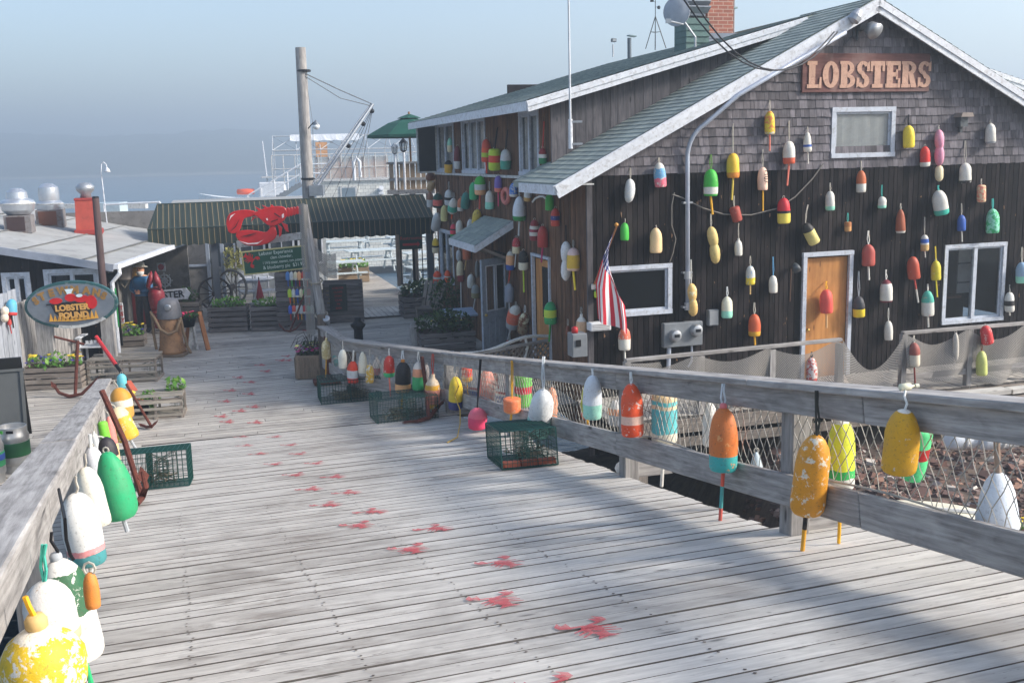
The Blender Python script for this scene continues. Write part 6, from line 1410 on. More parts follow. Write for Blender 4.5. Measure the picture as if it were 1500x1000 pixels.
 for s in (1, -1):
  i = -6
  while i*.12 < L+.8:
   d0 = i*.12; d1 = d0+s*(z1-z0); i += 1
   lo, hi = 0.0, 1.0
   def cl(d): return min(max(d, 0), L)
   if max(d0, d1) < 0 or min(d0, d1) > L: continue
   f0 = 0 if 0 <= d0 <= L else ((0-d0)/(d1-d0) if d0 < 0 else (L-d0)/(d1-d0)); f1 = 1 if 0 <= d1 <= L else ((0-d0)/(d1-d0) if d1 < 0 else (L-d0)/(d1-d0))
   if f1-f0 < .08: continue
   P = lambda f: A-o+x*(d0+(d1-d0)*f)+UP*((z0+(z1-z0)*f)-A.z)+V((x.y, -x.x, 0))*(.006 if s > 0 else -.006)
   mb.beam(P(f0), P(f1), .010, .035, V((0, 0, 1)) if False else (P(f1)-P(f0)).cross(V((x.y, -x.x, 0))))
 mb.build('lattice', M_crate, t)
 mb = MB(); mb.beam(A-o+UP*(.8-A.z), A-o+x*L+UP*(.8-A.z), .06, .05); mb.beam(A-o+UP*(.1-A.z), A-o+x*L+UP*(.1-A.z), .06, .05); mb.build('frame', M_rail, t)
 mb = MB(); p = B+x*.02; mb.lathe([(.11, 0), (.11, .95), (.1, 1.0), (.06, 1.03), (.01, 1.04)], 14, T(V((p.x, p.y, 0))-o)); mb.build('post', wood('post_tan', sr(120, 104, 88), sr(168, 150, 130), var=.1), t, True)
 mb = MB(); pts = []
 for i in range(30):
  s = i/29; q = A.lerp(B, s)+UP*(.03-.05*math.sin(s*PI*2.5)); pts.append(V((q.x, q.y, q.z)))
 mb.tube(pts, .03, 7); a = B+V((0, 0, .02)); mb.tube([a+V((.13*math.cos(i/10*2*PI), .13*math.sin(i/10*2*PI), .02*math.sin(i))) for i in range(10)], .028, 6, True)
 mb.tube([A.lerp(B, .55)+UP*.05, A.lerp(B, .6)+UP*.1, A.lerp(B, .62)-UP*.1, A.lerp(B, .58)-UP*.35], .025, 6)
 tag(mb.build('dock_rope', M_ropew), 'thick pale rope lying along the top of the lattice panel', 'rope')
 p = onz(800, 522, .25); q_ = atY(800, 511, p.y); buoy(q_, q_-UP*.2, .09, 'o', S1(sr(40, 150, 90)), 'green egg shaped float on the lattice panel', 'buoys on the walkway handrails', rope=q_+UP*.2)
 # grey equipment box with red cap near the corner
 p = onside(846, 521, .35); p = V((p.x, p.y, max(p.z, .05)))
 t = thing('utility_box', 'grey utility box with a red cap at the foot of the house corner', 'utility box', p, YAW); mb = MB(); mb.box((0, 0, .18), (.24, .24, .36)); mb.build('box', plain('box_grey', (0, 0, 0)), t, bev=.01); mb = MB(); mb.lathe([(.05, .36), (.05, .44), (.01, .46)], 12, T(-.04, 0, 0)); mb.build('cap', plain('cap_red', sr(170, 30, 34), .5), t, True); mb = MB(); mb.box((-.03, -.132, .22), (.08, .006, .1)); mb.build('socket', M_iron, t)
 p = onz(763, 508, .0); q = atY(763, 490, p.y); mb = MB(); mb.lathe([(.1, 0), (.1, (q-p).z+.25), (.08, (q-p).z+.28), (.01, (q-p).z+.29)], 12); o = mb.build('mooring_post', wood('post_tan', (0, 0, 0), (0, 0, 0)), None, True); o.location = p; tag(o, 'short tan round post under the mottled brown buoy', 'mooring post')
 # cream boat shell on the beach
 c = V((2.9, 6.3, BZ(2.9, 6.3)+.05)); c = onpl(1350, 752, V((0, 6.6, 0)), V((0, -1, 0))); 
 t = thing('dinghy', 'cream upturned dinghy hull lying on the beach stones below the railing', 'boat', c-UP*.12, rad(-12))
 mb = MB(); vs = []; fs = []; NU, NV = 22, 12
 for i in range(NU):
  s = -1+2*i/(NU-1); w = .42*(1-abs(s)**2.6)+.02; h = .2*(1-.25*s*s)
  for j in range(NV):
   a = PI*j/(NV-1); vs.append(V((s*.62, -w*math.cos(a), h*math.sin(a)**.7-.05)))
 for i in range(NU-1):
  for j in range(NV-1): k = i*NV+j; fs.append((k, k+1, k+NV+1, k+NV))
 mb.add(vs, fs); mb.build('hull', plain('hull_cream', sr(222, 214, 190), .5, col2=sr(160, 150, 130), amt=.4), t, True)
 mb = MB(); mb.tube([V((-.62+1.24*i/14, 0, .2*(1-.25*(-1+2*i/14)**2)-.045)) for i in range(15)], .016, 6); mb.build('keel', M_white2, t)
 # yellow flowering weed on the beach
 p = V((3.35, 6.15, BZ(3.35, 6.15))); p = onpl(1496, 790, V((0, 6.4, 0)), V((0, -1, 0))); p = V((p.x, p.y, p.z-.1)); t = thing('beach_weed', 'small weed with yellow flowers on the beach at the right edge', 'plant', p, 0)
 mb = MB(); leaves(mb, (0, 0, .12), .14, .14, .12, 60, .06); mb.build('leaves', leafmat('leaf_mid', sr(52, 84, 40), sr(86, 124, 56), sr(130, 160, 80)), t); mb = MB(); blooms(mb, (0, 0, 0), .12, .12, .22, 12, .05); mb.build('flowers', plain('bloom_yellow', sr(236, 204, 60), .6, var=.1, rvar=.1), t)
 # white hull shapes seen under the rail
 for u, v, w, lab in ((1408, 642, .34, 'left'), (1462, 642, .5, 'right')):
  p = onpl(u, v, V((0, 11.2, 0)), V((0, -1, 0))); t = thing('plastic_drum', lab+' white plastic drum stored under the walkway', 'drum', p, .2)
  mb = MB(); mb.lathe([(.05, -w/2), (.1, -w/2), (.12, -w/2+.04), (.12, w/2-.04), (.1, w/2), (.05, w/2)], 18, rotm('Y', PI/2)); mb.build('drum', plain('drum_white', sr(214, 218, 222), .5), t, True); mb = MB(); mb.lathe([(.122, -.03), (.13, 0), (.122, .03)], 18, rotm('Y', PI/2)); mb.build('ring', M_white2, t, True)
 # rail brackets: shell at the foot of the near post
 p = onramp(905, 693); mb = MB(); mb.lathe([(.01, 0), (.05, .03), (.055, .07), (.03, .13), (.006, .16)], 12, T(p) @ rotm('Y', .5)); tag(mb.build('sea_shell', plain('shell_white', sr(230, 222, 210), .5, col2=sr(190, 130, 90), amt=.4), None, True), 'white sea shell at the foot of the railing post', 'shell')
walkway()
# ================================================================== PLANTERS AND DOCK THINGS
M_leafA = leafmat('leaf_deep', sr(26, 56, 26), sr(54, 92, 42), sr(98, 138, 66)); M_leafB = leafmat('leaf_bright', sr(50, 92, 40), sr(96, 146, 58), sr(150, 188, 88)); M_leafD = leafmat('leaf_dark', sr(20, 36, 22), sr(40, 66, 36), sr(84, 110, 54))
def crate(mb, w, d, h, rows=4, gap=.028, z0=0.0):
 bh = (h)/rows
 for i in range(rows):
  z = z0+bh*(i+.5); q = bh-gap
  mb.box((0, -d/2, z), (w, .025, q), jit=.003); mb.box((0, d/2, z), (w, .025, q), jit=.003); mb.box((-w/2+.0125, 0, z), (.024, d-.03, q), jit=.003); mb.box((w/2-.0125, 0, z), (.024, d-.03, q), jit=.003)
 for sx in (-1, 1):
  for sy in (-1, 1): mb.box((sx*(w/2-.05), sy*(d/2-.035), z0+h/2), (.05, .04, h-.01))
def planter(name, label, p, rz, w, d, h, mat, rows=4, leaf=None, ln=200, lh=.18, lsize=.09, fl=(), group=None, stem=None, lspread=1.0):
 t = thing(name, label, 'planter', p, rz, group)
 mb = MB(); crate(mb, w, d, h, rows); mb.build('box', mat, t)
 mb = MB(); mb.box((0, 0, h-.08), (w-.06, d-.06, .1)); mb.build('soil', plain('soil', sr(60, 44, 34), .95, 0, .3, 10, .5), t)
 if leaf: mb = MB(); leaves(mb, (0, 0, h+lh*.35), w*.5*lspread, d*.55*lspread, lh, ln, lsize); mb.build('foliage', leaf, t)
 for k, (c, n, sz, nm, zz) in enumerate(fl):
  for _ in range(n): mb = MB(); blooms(mb, (0, 0, 0), w*.46*lspread, d*.42*lspread, h+zz, 1, sz); mb.build('flower', plain('bloom_'+nm, c, .6, 0, .1, 6, rvar=.15), t)
 return t
YB = ('yellow', sr(240, 226, 110)); 
M_slat = wood('planter_slat', sr(104, 88, 74), sr(150, 132, 114), var=.14)
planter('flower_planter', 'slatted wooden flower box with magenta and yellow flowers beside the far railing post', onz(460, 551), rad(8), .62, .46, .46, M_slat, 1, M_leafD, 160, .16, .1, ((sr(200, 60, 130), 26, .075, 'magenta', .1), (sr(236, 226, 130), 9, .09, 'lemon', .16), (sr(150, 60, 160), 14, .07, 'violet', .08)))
tp = C.objects['flower_planter']
mb = MB()
for i in range(9): mb.box((-.28+.07*i, -.245, .22), (.058, .012, .38), jit=.002)
for i in range(7): mb.box((-.325, -.2+.067*i, .22), (.012, .055, .38), jit=.002)
mb.build('slat', M_slat, tp)
mb = MB()
for i in range(26):
 a = R.uniform(0, 6.3); r_ = R.uniform(.15, .42); h_ = R.uniform(.15, .34); mb.tube([V((0, 0, .45)), V((math.cos(a)*r_*.5, math.sin(a)*r_*.5, .5+h_)), V((math.cos(a)*r_, math.sin(a)*r_, .45+h_*.9)), V((math.cos(a)*r_*1.25, math.sin(a)*r_*1.25, .42+h_*.5))], .005, 4)
mb.build('grass_blade', plain('blade_dark', sr(60, 56, 48), .7, rvar=.3), tp)
planter('flower_planter', 'long grey plank planter with yellow and purple pansies below the oval sign', onz(84, 566), rad(6), 1.05, .55, .42, M_crate, 4, M_leafB, 240, .16, .09, ((YB[1], 9, .13, YB[0], .17), (sr(70, 56, 150), 18, .08, 'purple', .1)))
planter('flower_planter', 'small grey wooden planter with big yellow flowers beside the brown bollard', onz(193, 506), rad(10), .62, .42, .26, M_crate, 2, M_leafB, 160, .18, .09, ((YB[1], 10, .13, YB[0], .24), (sr(60, 50, 140), 12, .08, 'purple', .12)))
gP = 'dark plank planters in front of the white dining room'
CR = wood('dark_crate', sr(70, 65, 64), sr(128, 121, 118), var=.24)
planter('crate_planter', 'dark slatted crate planter full of green parsley like leaves before the wagon wheels', onz(337, 484), YAW*.4, .92, .5, .62, CR, 5, M_leafB, 300, .16, .08, group=gP)
planter('crate_planter', 'dark slatted crate planter beside the stacked buoy crate with a leaning anchor', onz(397, 482), YAW*.4, .86, .5, .6, CR, 5, M_leafB, 240, .14, .08, group=gP)
planter('crate_planter', 'grey crate planter with tall weeds behind the LOBSTER arrow sign', onz(272, 478)+SD*.8, YAW*.4, .8, .45, .55, M_crate, 4, M_leafA, 260, .26, .08, group=gP)
planter('crate_planter', 'wooden box planter with yellow flowers standing among the picnic tables', onz(519, 412), YAW*.5, 1.0, .7, .5, wood('box_tan', sr(120, 100, 80), sr(170, 150, 126), var=.12), 2, M_leafB, 170, .18, .14, ((YB[1], 9, .16, YB[0], .2),))
gQ = 'dark planters along the shaded side wall'
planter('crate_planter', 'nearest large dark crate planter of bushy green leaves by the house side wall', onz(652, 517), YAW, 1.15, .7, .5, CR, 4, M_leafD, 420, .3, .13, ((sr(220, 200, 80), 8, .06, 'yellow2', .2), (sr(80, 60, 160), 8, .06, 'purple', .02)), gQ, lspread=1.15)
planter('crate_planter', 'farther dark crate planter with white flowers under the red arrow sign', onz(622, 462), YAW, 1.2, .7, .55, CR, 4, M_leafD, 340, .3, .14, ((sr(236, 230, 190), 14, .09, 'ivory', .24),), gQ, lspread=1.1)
# tub with green plants inside the old trap
def wood_trap(p, rz, label, w=.95, d=.55, h=.4, plants=False):
 t = thing('wooden_lobster_trap', label, 'lobster trap', p, rz)
 mb = MB()
 for x in (-w/2, 0, w/2):
  for y in (-d/2, d/2): mb.box((x, y, h/2), (.035, .035, h))
  mb.box((x, 0, h-.0), (.04, d+.05, .035)); mb.box((x, 0, .02), (.05, d+.08, .04))
 for y in (-d/2, d/2): mb.box((0, y, .022), (w-.04, .03, .03)); mb.box((0, y, h-.03), (w-.04, .03, .03))
 mb.build('frame', M_crate, t)
 mb = MB()
 for y in [-d/2+d*i/4 for i in range(5)]: mb.box((0, y, h+.03), (w+.06, .06, .018), jit=.006)
 for z in [h*i/3.2+.06 for i in range(3)]:
  for y in (-d/2-.02, d/2+.02): mb.box((0, y, z), (w+.04, .014, .045), jit=.006)
 for y in [-d/2+d*i/5 for i in range(6)]: mb.box((0, y, .05), (w+.02, .06, .014))
 mb.build('lath', wood('lath_grey', sr(112, 106, 98), sr(168, 160, 148), var=.2), t)
 for s in (-1, 1):
  mb = MB()
  for k in range(14):
   a = 2*PI*k/14; mb.tube([V((s*w*.48, math.cos(a)*d*.45, h/2+math.sin(a)*h*.42)), V((s*w*.25, math.cos(a)*.1, h/2+math.sin(a)*.08))], .004, 3)
  for r_ in (.45, .3, .18): mb.tube([V((s*w*(.25+.5*r_), math.cos(2*PI*k/14)*d*r_, h/2+math.sin(2*PI*k/14)*h*r_)) for k in range(14)], .004, 3, True)
  mb.build('head_net', M_head, t)
 if plants:
  mb = MB(); leaves(mb, (-.15, 0, h*.8), .2, .2, .16, 110, .1); leaves(mb, (.28, .12, h+.12), .17, .15, .16, 80, .1); mb.build('foliage', M_leafB, t)
  mb = MB(); blooms(mb, (-.3, -.1, 0), .05, .05, h+.1, 2, .12); mb.build('flowers', plain('bloom_yellow', (0, 0, 0)), t)
  mb = MB(); mb.lathe([(.1, 0), (.15, .2), (.16, .2), (.14, .18)], 14, T(-.25, -.05, .04)); mb.build('pot', M_iron, t, True)
 return t
wood_trap(onz(232, 608), rad(12), 'broken old wooden lobster trap sprouting green plants by the left railing end', .8, .5, .34, True)
wood_trap(onz(186, 556), rad(8), 'grey wooden lobster trap lying like a bench behind the left railing end', 1.2, .6, .42)
# ---- brown bollard with rope
p = onz(253, 520); t = thing('dock_bollard', 'brown painted round bollard with grey iron head and hanging rope', 'bollard', p, 0)
mb = MB(); mb.box((0, 0, .03), (.62, .56, .06)); mb.build('base', M_slat, t, bev=.01)
mb = MB(); mb.lathe([(.3, .06), (.28, .12), (.25, .2), (.225, .5), (.22, .78), (.215, .8)], 24); mb.build('drum', plain('bollard_brown', sr(150, 112, 78), .6, 0, .25, 5, .3, col2=sr(96, 70, 52), amt=.6), t, True)
mb = MB(); mb.lathe([(.25, .8), (.255, .9), (.24, .95), (.23, 1.08), (.2, 1.17), (.12, 1.22), (.01, 1.23)], 24); sharp(mb.build('head', plain('head_grey', sr(112, 112, 116), .6, .3, .2, 8), t, True)); mb = MB(); mb.lathe([(.07, 0), (.07, .05), (.05, .06), (.005, .06)], 14, T(.06, -.2, 1.05) @ rotm('X', PI/2)); mb.build('knob', M_galv, t, True)
mb = MB(); mb.tube([V((-.32, -.1, .75)), V((-.34, -.12, .95)), V((-.25, -.2, .85)), V((-.12, -.27, .6)), V((.05, -.3, .5)), V((.2, -.24, .56)), V((.27, -.12, .8))], .03, 7); mb.tube([V((-.32, -.1, .9)), V((-.33, -.1, .5)), V((-.3, -.1, .15))], .03, 7); mb.tube([V((.27, -.12, .82)), V((.3, -.1, .5)), V((.34, -.05, .2)), V((.42, -.1, .05))], .03, 7); mb.build('rope', plain('bollard_rope', sr(130, 108, 84), .9, 0, .2, 25), t)
p = onz(287, 512); t = thing('saw_horse', 'weathered orange sawhorse stand holding a flower tub', 'stand', p, 0)
mb = MB(); s_ = p.y/1500
for dx, tx in ((-.14, -.05), (.02, -.05)): mb.beam(V((dx, 0, 0)), V((tx, .05, .62)), .05, .07)
mb.build('leg', M_white2, t); mb = MB(); mb.beam(V((.3, -.1, 0)), V((.1, .1, .82)), .09, .05); mb.beam(V((-.3, .3, 0)), V((-.1, .1, .82)), .09, .05); mb.build('board_leg', wood('orange_board', sr(140, 88, 56), sr(186, 128, 86), var=.1), t)
p2 = p+V((-.1, -.05, .52)); t = thing('flower_tub', 'dark tub of pink flowers standing on the sawhorse', 'planter', p2, 0)
mb = MB(); mb.lathe([(.12, 0), (.17, .2), (.18, .2), (.16, .18)], 16); mb.build('tub', M_iron, t, True); mb = MB(); leaves(mb, (0, 0, .22), .24, .2, .1, 120, .08); mb.build('foliage', M_leafA, t); mb = MB(); blooms(mb, (-.05, 0, 0), .16, .12, .28, 16, .09); mb.build('flowers', plain('bloom_pink', sr(224, 50, 100), .6, rvar=.15), t)
# ---- iron and timber posts behind the bend
p = onz(526, 508); t = thing('iron_bollard', 'black iron bollard with a flared cap beyond the right railing', 'bollard', p, 0); mb = MB(); mb.lathe([(.11, 0), (.1, .1), (.095, .38), (.12, .42), (.16, .46), (.165, .5), (.1, .54), (.07, .58), (.07, .64), (.01, .65)], 18); mb.build('post', M_iron, t, True); mb = MB(); mb.lathe([(.15, 0), (.15, .03), (.11, .05)], 18); mb.build('foot', M_iron, t)
p = onz(607, 520); t = thing('timber_post', 'pale grey timber post with a chamfered top beyond the right railing', 'post', p, YAW); mb = MB(); mb.box((0, 0, .3), (.15, .15, .6)); mb.build('shaft', M_rail, t, bev=.02); mb = MB(); mb.add([V((-.075, -.075, .6)), V((.075, -.075, .6)), V((.075, .075, .6)), V((-.075, .075, .6)), V((-.03, -.03, .68)), V((.03, -.03, .68)), V((.03, .03, .68)), V((-.03, .03, .68))], [(0, 1, 5, 4), (1, 2, 6, 5), (2, 3, 7, 6), (3, 0, 4, 7), (4, 5, 6, 7)]); mb.build('top', M_rail, t)
# blue grey lid table by the wall, chair back, dark bin
p = onz(672, 495); t = thing('side_table', 'tilted pale blue board table by the side wall behind the planter', 'table', p, YAW); c = atY(672, 456, p.y)-p
mb = MB(); mb.box((c.x, 0, c.z), (.78, .55, .03), rotm('X', rad(10))); mb.build('table_top', plain('board_blue', sr(150, 166, 186), .5), t); 
for dx in (-.3, .3): mb = MB(); mb.beam(V((dx, .1, 0)), V((dx, .1, c.z-.02)), .05, .05, SD); mb.build('leg', M_iron, t)
p = onz(632, 470); t = thing('deck_chair', 'low grey slatted chair beside the dark plants along the side wall', 'chair', p, YAW-.6)
mb = MB()
for i in range(5): mb.beam(V((-.25+.12*i, .1, .35)), V((-.25+.12*i, .4, .95)), .09, .02, V((0, -1, .5)))
mb.build('backrest', M_crate, t); mb = MB()
for i in range(5): mb.box((0, -.3+.1*i, .36), (.56, .085, .02))
mb.build('seat', M_crate, t)
for sx in (-.27, .27): mb = MB(); mb.box((sx, -.25, .2), (.05, .05, .4)); mb.box((sx, .1, .55), (.07, .7, .03)); mb.build('arm', M_crate, t)
p = onz(655, 482); t = thing('potted_shrub', 'dark leafy pot plant standing by the far low window', 'plant', p, 0); mb = MB(); mb.lathe([(.2, 0), (.28, .4), (.3, .4), (.26, .37)], 16); mb.build('pot', M_iron, t, True); mb = MB(); leaves(mb, (0, 0, .75), .4, .36, .45, 260, .13); mb.build('foliage', M_leafD, t)
# green arrow sign on its post
p = onz(606, 452); t = thing('arrow_sign', 'dark green sign with red writing and a red arrow on a thin post', 'sign', p, YAW)
c = atY(606, 353, p.y); hc = c.z; k = 1/ppm(c); w_, h_ = 34*k, 24*k
mb = MB(); mb.box((0, 0, hc), (w_, .03, h_)); mb.build('board', plain('sign_green', sr(24, 52, 40), .6), t)
mb = MB(); mb.box((-.02, -.018, hc-.2*h_), (w_*.66, .006, .06)); mb.add([V((w_*.28, -.02, hc-.2*h_-.07)), V((w_*.4, -.02, hc-.2*h_)), V((w_*.28, -.02, hc-.2*h_+.07))], [(0, 1, 2)]); text_mesh(mb, 'Restrooms', h_*.3, T(0, -.017, hc+.18*h_) , .001); mb.build('lettering', plain('sign_red', sr(170, 36, 40), .6), t)
mb = MB(); mb.box((.06, .03, hc/2), (.06, .04, hc)); mb.build('post', M_iron, t); mb = MB(); mb.box((-.28, .03, (hc+.2)/2), (.025, .025, hc+.2)); mb.box((.3, .03, (hc+.1)/2), (.025, .025, hc+.1)); mb.build('stake', M_iron, t)
p = onz(596, 458); t = thing('timber_post', 'short brown timber post left of the red arrow sign', 'post', p, YAW); mb = MB(); mb.lathe([(.11, 0), (.11, .72), (.09, .76), (.01, .77)], 12); mb.build('shaft', wood('post_brown', sr(60, 48, 40), sr(100, 84, 70), var=.1), t, True); mb = MB(); mb.lathe([(.115, .6), (.115, .64)], 12); mb.build('band', M_iron, t)
# ================================================================== FRONT OF THE DINING ROOM: AWNING, SIGNS, STALLS
AWA = atY(228, 335, 25.6); AWD = GX
def dining():
 # awning: sloped top + scalloped front, striped green canvas
 m, nt, b, o = new_mat('awning_canvas'); se = nd(nt, 'ShaderNodeSeparateXYZ'); setin(nt, se, 0, attr(nt, 'pc').outputs['Vector'])
 fr = mth(nt, 'FRACT', mth(nt, 'DIVIDE', mth(nt, 'ADD', se.outputs[0], 100.0), .135))
 c = ramp(nt, fr, [(0, sr(20, 34, 28)), (.42, sr(128, 110, 80)), (.54, sr(20, 34, 28)), (.72, sr(34, 48, 40)), (.84, sr(18, 30, 26))], 'CONSTANT')
 n_ = noise(nt, attr(nt, 'pc').outputs['Vector'], 1.3, 4, .6); c = mixc(nt, mth(nt, 'MULTIPLY', n_, .2), c, sr(60, 74, 68)); setin(nt, b, 'Base Color', c); b.inputs['Roughness'].default_value = .85
 a0 = atY(216, 338, 25.4); a1 = onpl(636, 322, a0, SD)               # lower front edge
 Lx = (a1-a0).dot(GX); zb, zt, dp_ = 2.42, 2.98, 1.3
 t = thing('striped_awning', 'long dark green striped canvas awning across the dining room front', 'awning', V((a0.x, a0.y, 0)), YAW)
 mb = MB(); n = 90; vs = []; pcs = []; fs = []
 for i in range(n+1):
  x = Lx*i/n; sg = .012*math.sin(i*.7)
  tin = .16*(1 if i == 0 else 0)
  vs += [V((x, 0, zb+sg)), V((min(max(x, .22), Lx-.0), dp_, zt+sg*.5))]; pcs += [V((x, 0, 0)), V((x, 1, 0))]
 for i in range(n): fs.append((2*i, 2*i+2, 2*i+3, 2*i+1))
 k = len(vs); vs += [V((0, 0, zb)), V((.22, dp_, zt)), V((0, dp_, zb-.1)), V((Lx, 0, zb)), V((Lx, dp_, zt)), V((Lx, dp_, zb-.1))]; pcs += [V((0, 0, 0)), V((1.3, 0, 0)), V((1.3, 0, 0)), V((0, 0, 0)), V((1.3, 0, 0)), V((1.3, 0, 0))]
 fs += [(k, k+1, k+2), (k+3, k+5, k+4)]
 mb.v = vs; mb.pc = pcs; mb.f = fs; mb.rn = [.5]*len(vs); mb.build('canopy', m, t)
 mb = MB(); vs = []; pcs = []; fs = []; n = 400
 for i in range(n+1):
  x = Lx*i/n; vs += [V((x, -.01+.012*math.sin(x*9), zb)), V((x, -.02+.02*math.sin(x*9), zb-.4-.035*abs(math.sin(x*PI/.27))))]; pcs += [V((x, 0, 0)), V((x, .4, 0))]
 for i in range(n): fs.append((2*i, 2*i+1, 2*i+3, 2*i+2))
 mb.v = vs; mb.pc = pcs; mb.f = fs; mb.rn = [.5]*len(vs); mb.build('valance', m, t)
 mb = MB(); mb.tube([V((0, 0, zb)), V((Lx, 0, zb))], .02, 6); mb.tube([V((.22, dp_, zt)), V((Lx, dp_, zt))], .02, 6); mb.build('frame', plain('awning_pipe', sr(40, 52, 46), .6), t)
 for x in (1.55, Lx*.985):
  mb = MB(); mb.box((x, .2, 1.2), (.16, .14, 2.36)); mb.build('post', plain('post_slate', sr(86, 90, 96), .7), t)
 # big red lobster board with its white backing rail
 c = atY(393, 330, 24.6); k = 1/ppm(c)
 t = thing('lobster_sign', 'big red painted lobster cut out mounted on the awning front', 'sign', c, YAW*.3)
 def px(pts): return [((u-393)*k, (330-v)*k) for u, v in pts]
 def blob(pts, n=3):                                 # smooth a closed outline
  for _ in range(n):
   q = []
   for i in range(len(pts)):
    a, b_ = V(pts[i]).to_2d() if False else pts[i], pts[(i+1) % len(pts)]
    q += [(a[0]*.75+b_[0]*.25, a[1]*.75+b_[1]*.25), (a[0]*.25+b_[0]*.75, a[1]*.25+b_[1]*.75)]
   pts = q
  cx = sum(p[0] for p in pts)/len(pts); cz = sum(p[1] for p in pts)/len(pts)
  return [(cx+(x-cx)*1.02, cz+(z-cz)*1.06) for x, z in pts]
 def rev(p):
  s = sum(p[i][0]*p[(i+1) % len(p)][1]-p[(i+1) % len(p)][0]*p[i][1] for i in range(len(p))); return p if s > 0 else p[::-1]
 M_red = plain('lobster_red', sr(196, 26, 30), .35, 0, .12, 5)
 up_claw = [(335, 335), (333, 322), (338, 312), (348, 308), (362, 307), (374, 309), (380, 314), (370, 317), (360, 318), (356, 324), (352, 336), (344, 340), (337, 338)]
 lo_claw = [(345, 343), (350, 337), (364, 336), (378, 338), (390, 341), (396, 333), (403, 334), (405, 345), (396, 354), (380, 358.5), (364, 358.5), (352, 353)]
 body = [(372, 313), (382, 308), (396, 304), (410, 303), (419, 305), (422, 313), (416, 324), (405, 330), (394, 330), (387, 324), (381, 318)]
 for nm, q, th in (('claw', up_claw, .05), ('claw', lo_claw, .055), ('body', body, .07)):
  mb = MB(); mb.prism(rev(px(blob(q))), th, T(0, -th, 0)); mb.build(nm, M_red, t, bev=.012)
 mb = MB()
 for i in range(5):
  u0 = 416+i*4.4; mb.prism(rev(px(blob([(u0, 306.5-i*.5), (u0+5.2, 305.5-i*.5), (u0+5.6, 318-i), (u0+.6, 320-i)], 2))), .06-.005*i, T(0, -.06+.003*i, 0))
 mb.prism(rev(px(blob([(438, 304), (448, 307), (454, 318), (450, 325), (444, 318), (438, 314)], 2))), .03, T(0, -.03, 0)); mb.build('tail', M_red, t, bev=.008)
 mb = MB()
 for q in ([(394, 328), (401, 326), (404, 335), (402, 342), (397, 338)], [(406, 328), (413, 334), (411, 345), (408, 348), (408, 336)], [(412, 326), (421, 330), (422, 341), (418, 339)], [(384, 312), (378, 305), (376, 302), (388, 309)], [(394, 309), (388, 303), (386, 300), (398, 306)], [(404, 307), (398, 302), (400, 300), (408, 306)], [(384, 318), (374, 319), (369, 324), (372, 317)]): mb = MB(); mb.prism(rev(px(q)), .03, T(0, -.035+R.uniform(-.003, .003), 0)); mb.build('leg', M_red, t)
 mb = MB()
 for q in ([(350, 351), (364, 355), (378, 354), (386, 350), (376, 356.5), (362, 356.5)], [(338, 322), (341, 314), (348, 311), (341, 317)], [(414, 315), (417, 313), (417, 319), (414, 320)], [(391, 320), (393, 319), (394, 322), (392, 323)]): mb.prism(rev(px(q)), .008, T(0, -.078, 0))
 mb.build('highlight', plain('paint_pale', sr(240, 222, 220), .5), t)
 mb = MB()
 for q in ([(404, 312), (412, 318), (411, 319), (403, 313)], [(338, 338), (346, 330), (354, 318), (347, 331)], [(352, 345), (366, 342), (378, 340), (366, 344)], [(398, 324), (408, 321), (408, 322.3), (398, 325.5)]):
  mb = MB(); mb.prism(rev(px(q)), .008, T(0, -.077, 0)); mb.build('outline', plain('paint_dark', sr(60, 10, 14), .5), t)
 a, b_ = atY(347, 358, 24.9), atY(442, 345, 24.9); mb = MB(); mb.beam(a, b_, .04, .17); tag(mb.build('sign_rail', M_white2), 'pale grey board behind the red lobster sign on the awning front', 'board')
 # menu board
 c = atY(402, 381, 24.4); k = 1/ppm(c); t = thing('menu_board', 'green chalk menu board with a red lobster and white handwriting', 'sign', c, YAW*.3)
 Mr = rotm('Y', rad(-4.2)); W, Hh = 90*k, 33*k
 mb = MB(); mb.box((0, 0, 0), (W, .03, Hh), Mr); mb.build('board', plain('menu_green', sr(24, 76, 54), .5), t)
 mb = MB()
 for z in (-Hh/2, Hh/2): mb.box((0, -.005, z), (W+.04, .05, .03), Mr)
 for x in (-W/2, W/2): mb.box((x, -.005, 0), (.03, .048, Hh-.032), Mr)
 mb.build('frame', plain('frame_tan', sr(186, 176, 120), .6), t)
 mb = MB(); 
 for i, (tx, x, sz) in enumerate((('Lobster Experience', .02, .15), ('clam chowder,', .1, .13), ('1 1/4 lb lobster, steamers, corn, potatoes', .12, .125), ('& blueberry pie  $31.99', .12, .15))): text_mesh(mb, tx, sz*.8, Mr @ T(W*(x+.02), -.02, Hh*(.34-.21*i)) @ Matrix.Diagonal((.58 if i == 2 else .85, 1, 1, 1)), .001)
 mb.build('lettering', plain('chalk', sr(206, 216, 206), .8), t)
 mb = MB(); L_ = lobster_poly(); Ml = Mr @ T(-W*.37, -.02, Hh*.14) @ rotm('Y', rad(130)) @ Matrix.Diagonal((.8, 1, .8, 1))
 for kq, q in enumerate(L_): mb.prism(rev(q), .004, Ml @ T(0, -.0003*kq, 0))
 mb.build('lobster_drawing', M_red, t)
 # net hung spar
 b0 = onz(477, 500, .3); t0 = atY(445, 300, b0.y+.1); t = thing('leaning_spar', 'leaning grey wooden spar at the far end of the right railing', 'post', V((b0.x, b0.y, 0)), 0); o = t.location.copy()
 mb = MB(); mb.tube([V((b0.x, b0.y, 0))-o, b0-o, t0-o], [.1, .1, .075], 12); mb.build('spar', M_rail, t, True)
 mb = MB(); 
 for f in (.2, .45): 
  c = b0.lerp(t0, f)-o; mb.tube([c+V((math.cos(i/10*2*PI)*.13, math.sin(i/10*2*PI)*.13, .05*math.sin(i*.63))) for i in range(11)], .02, 5)
 mb.build('lashing', M_rope, t)
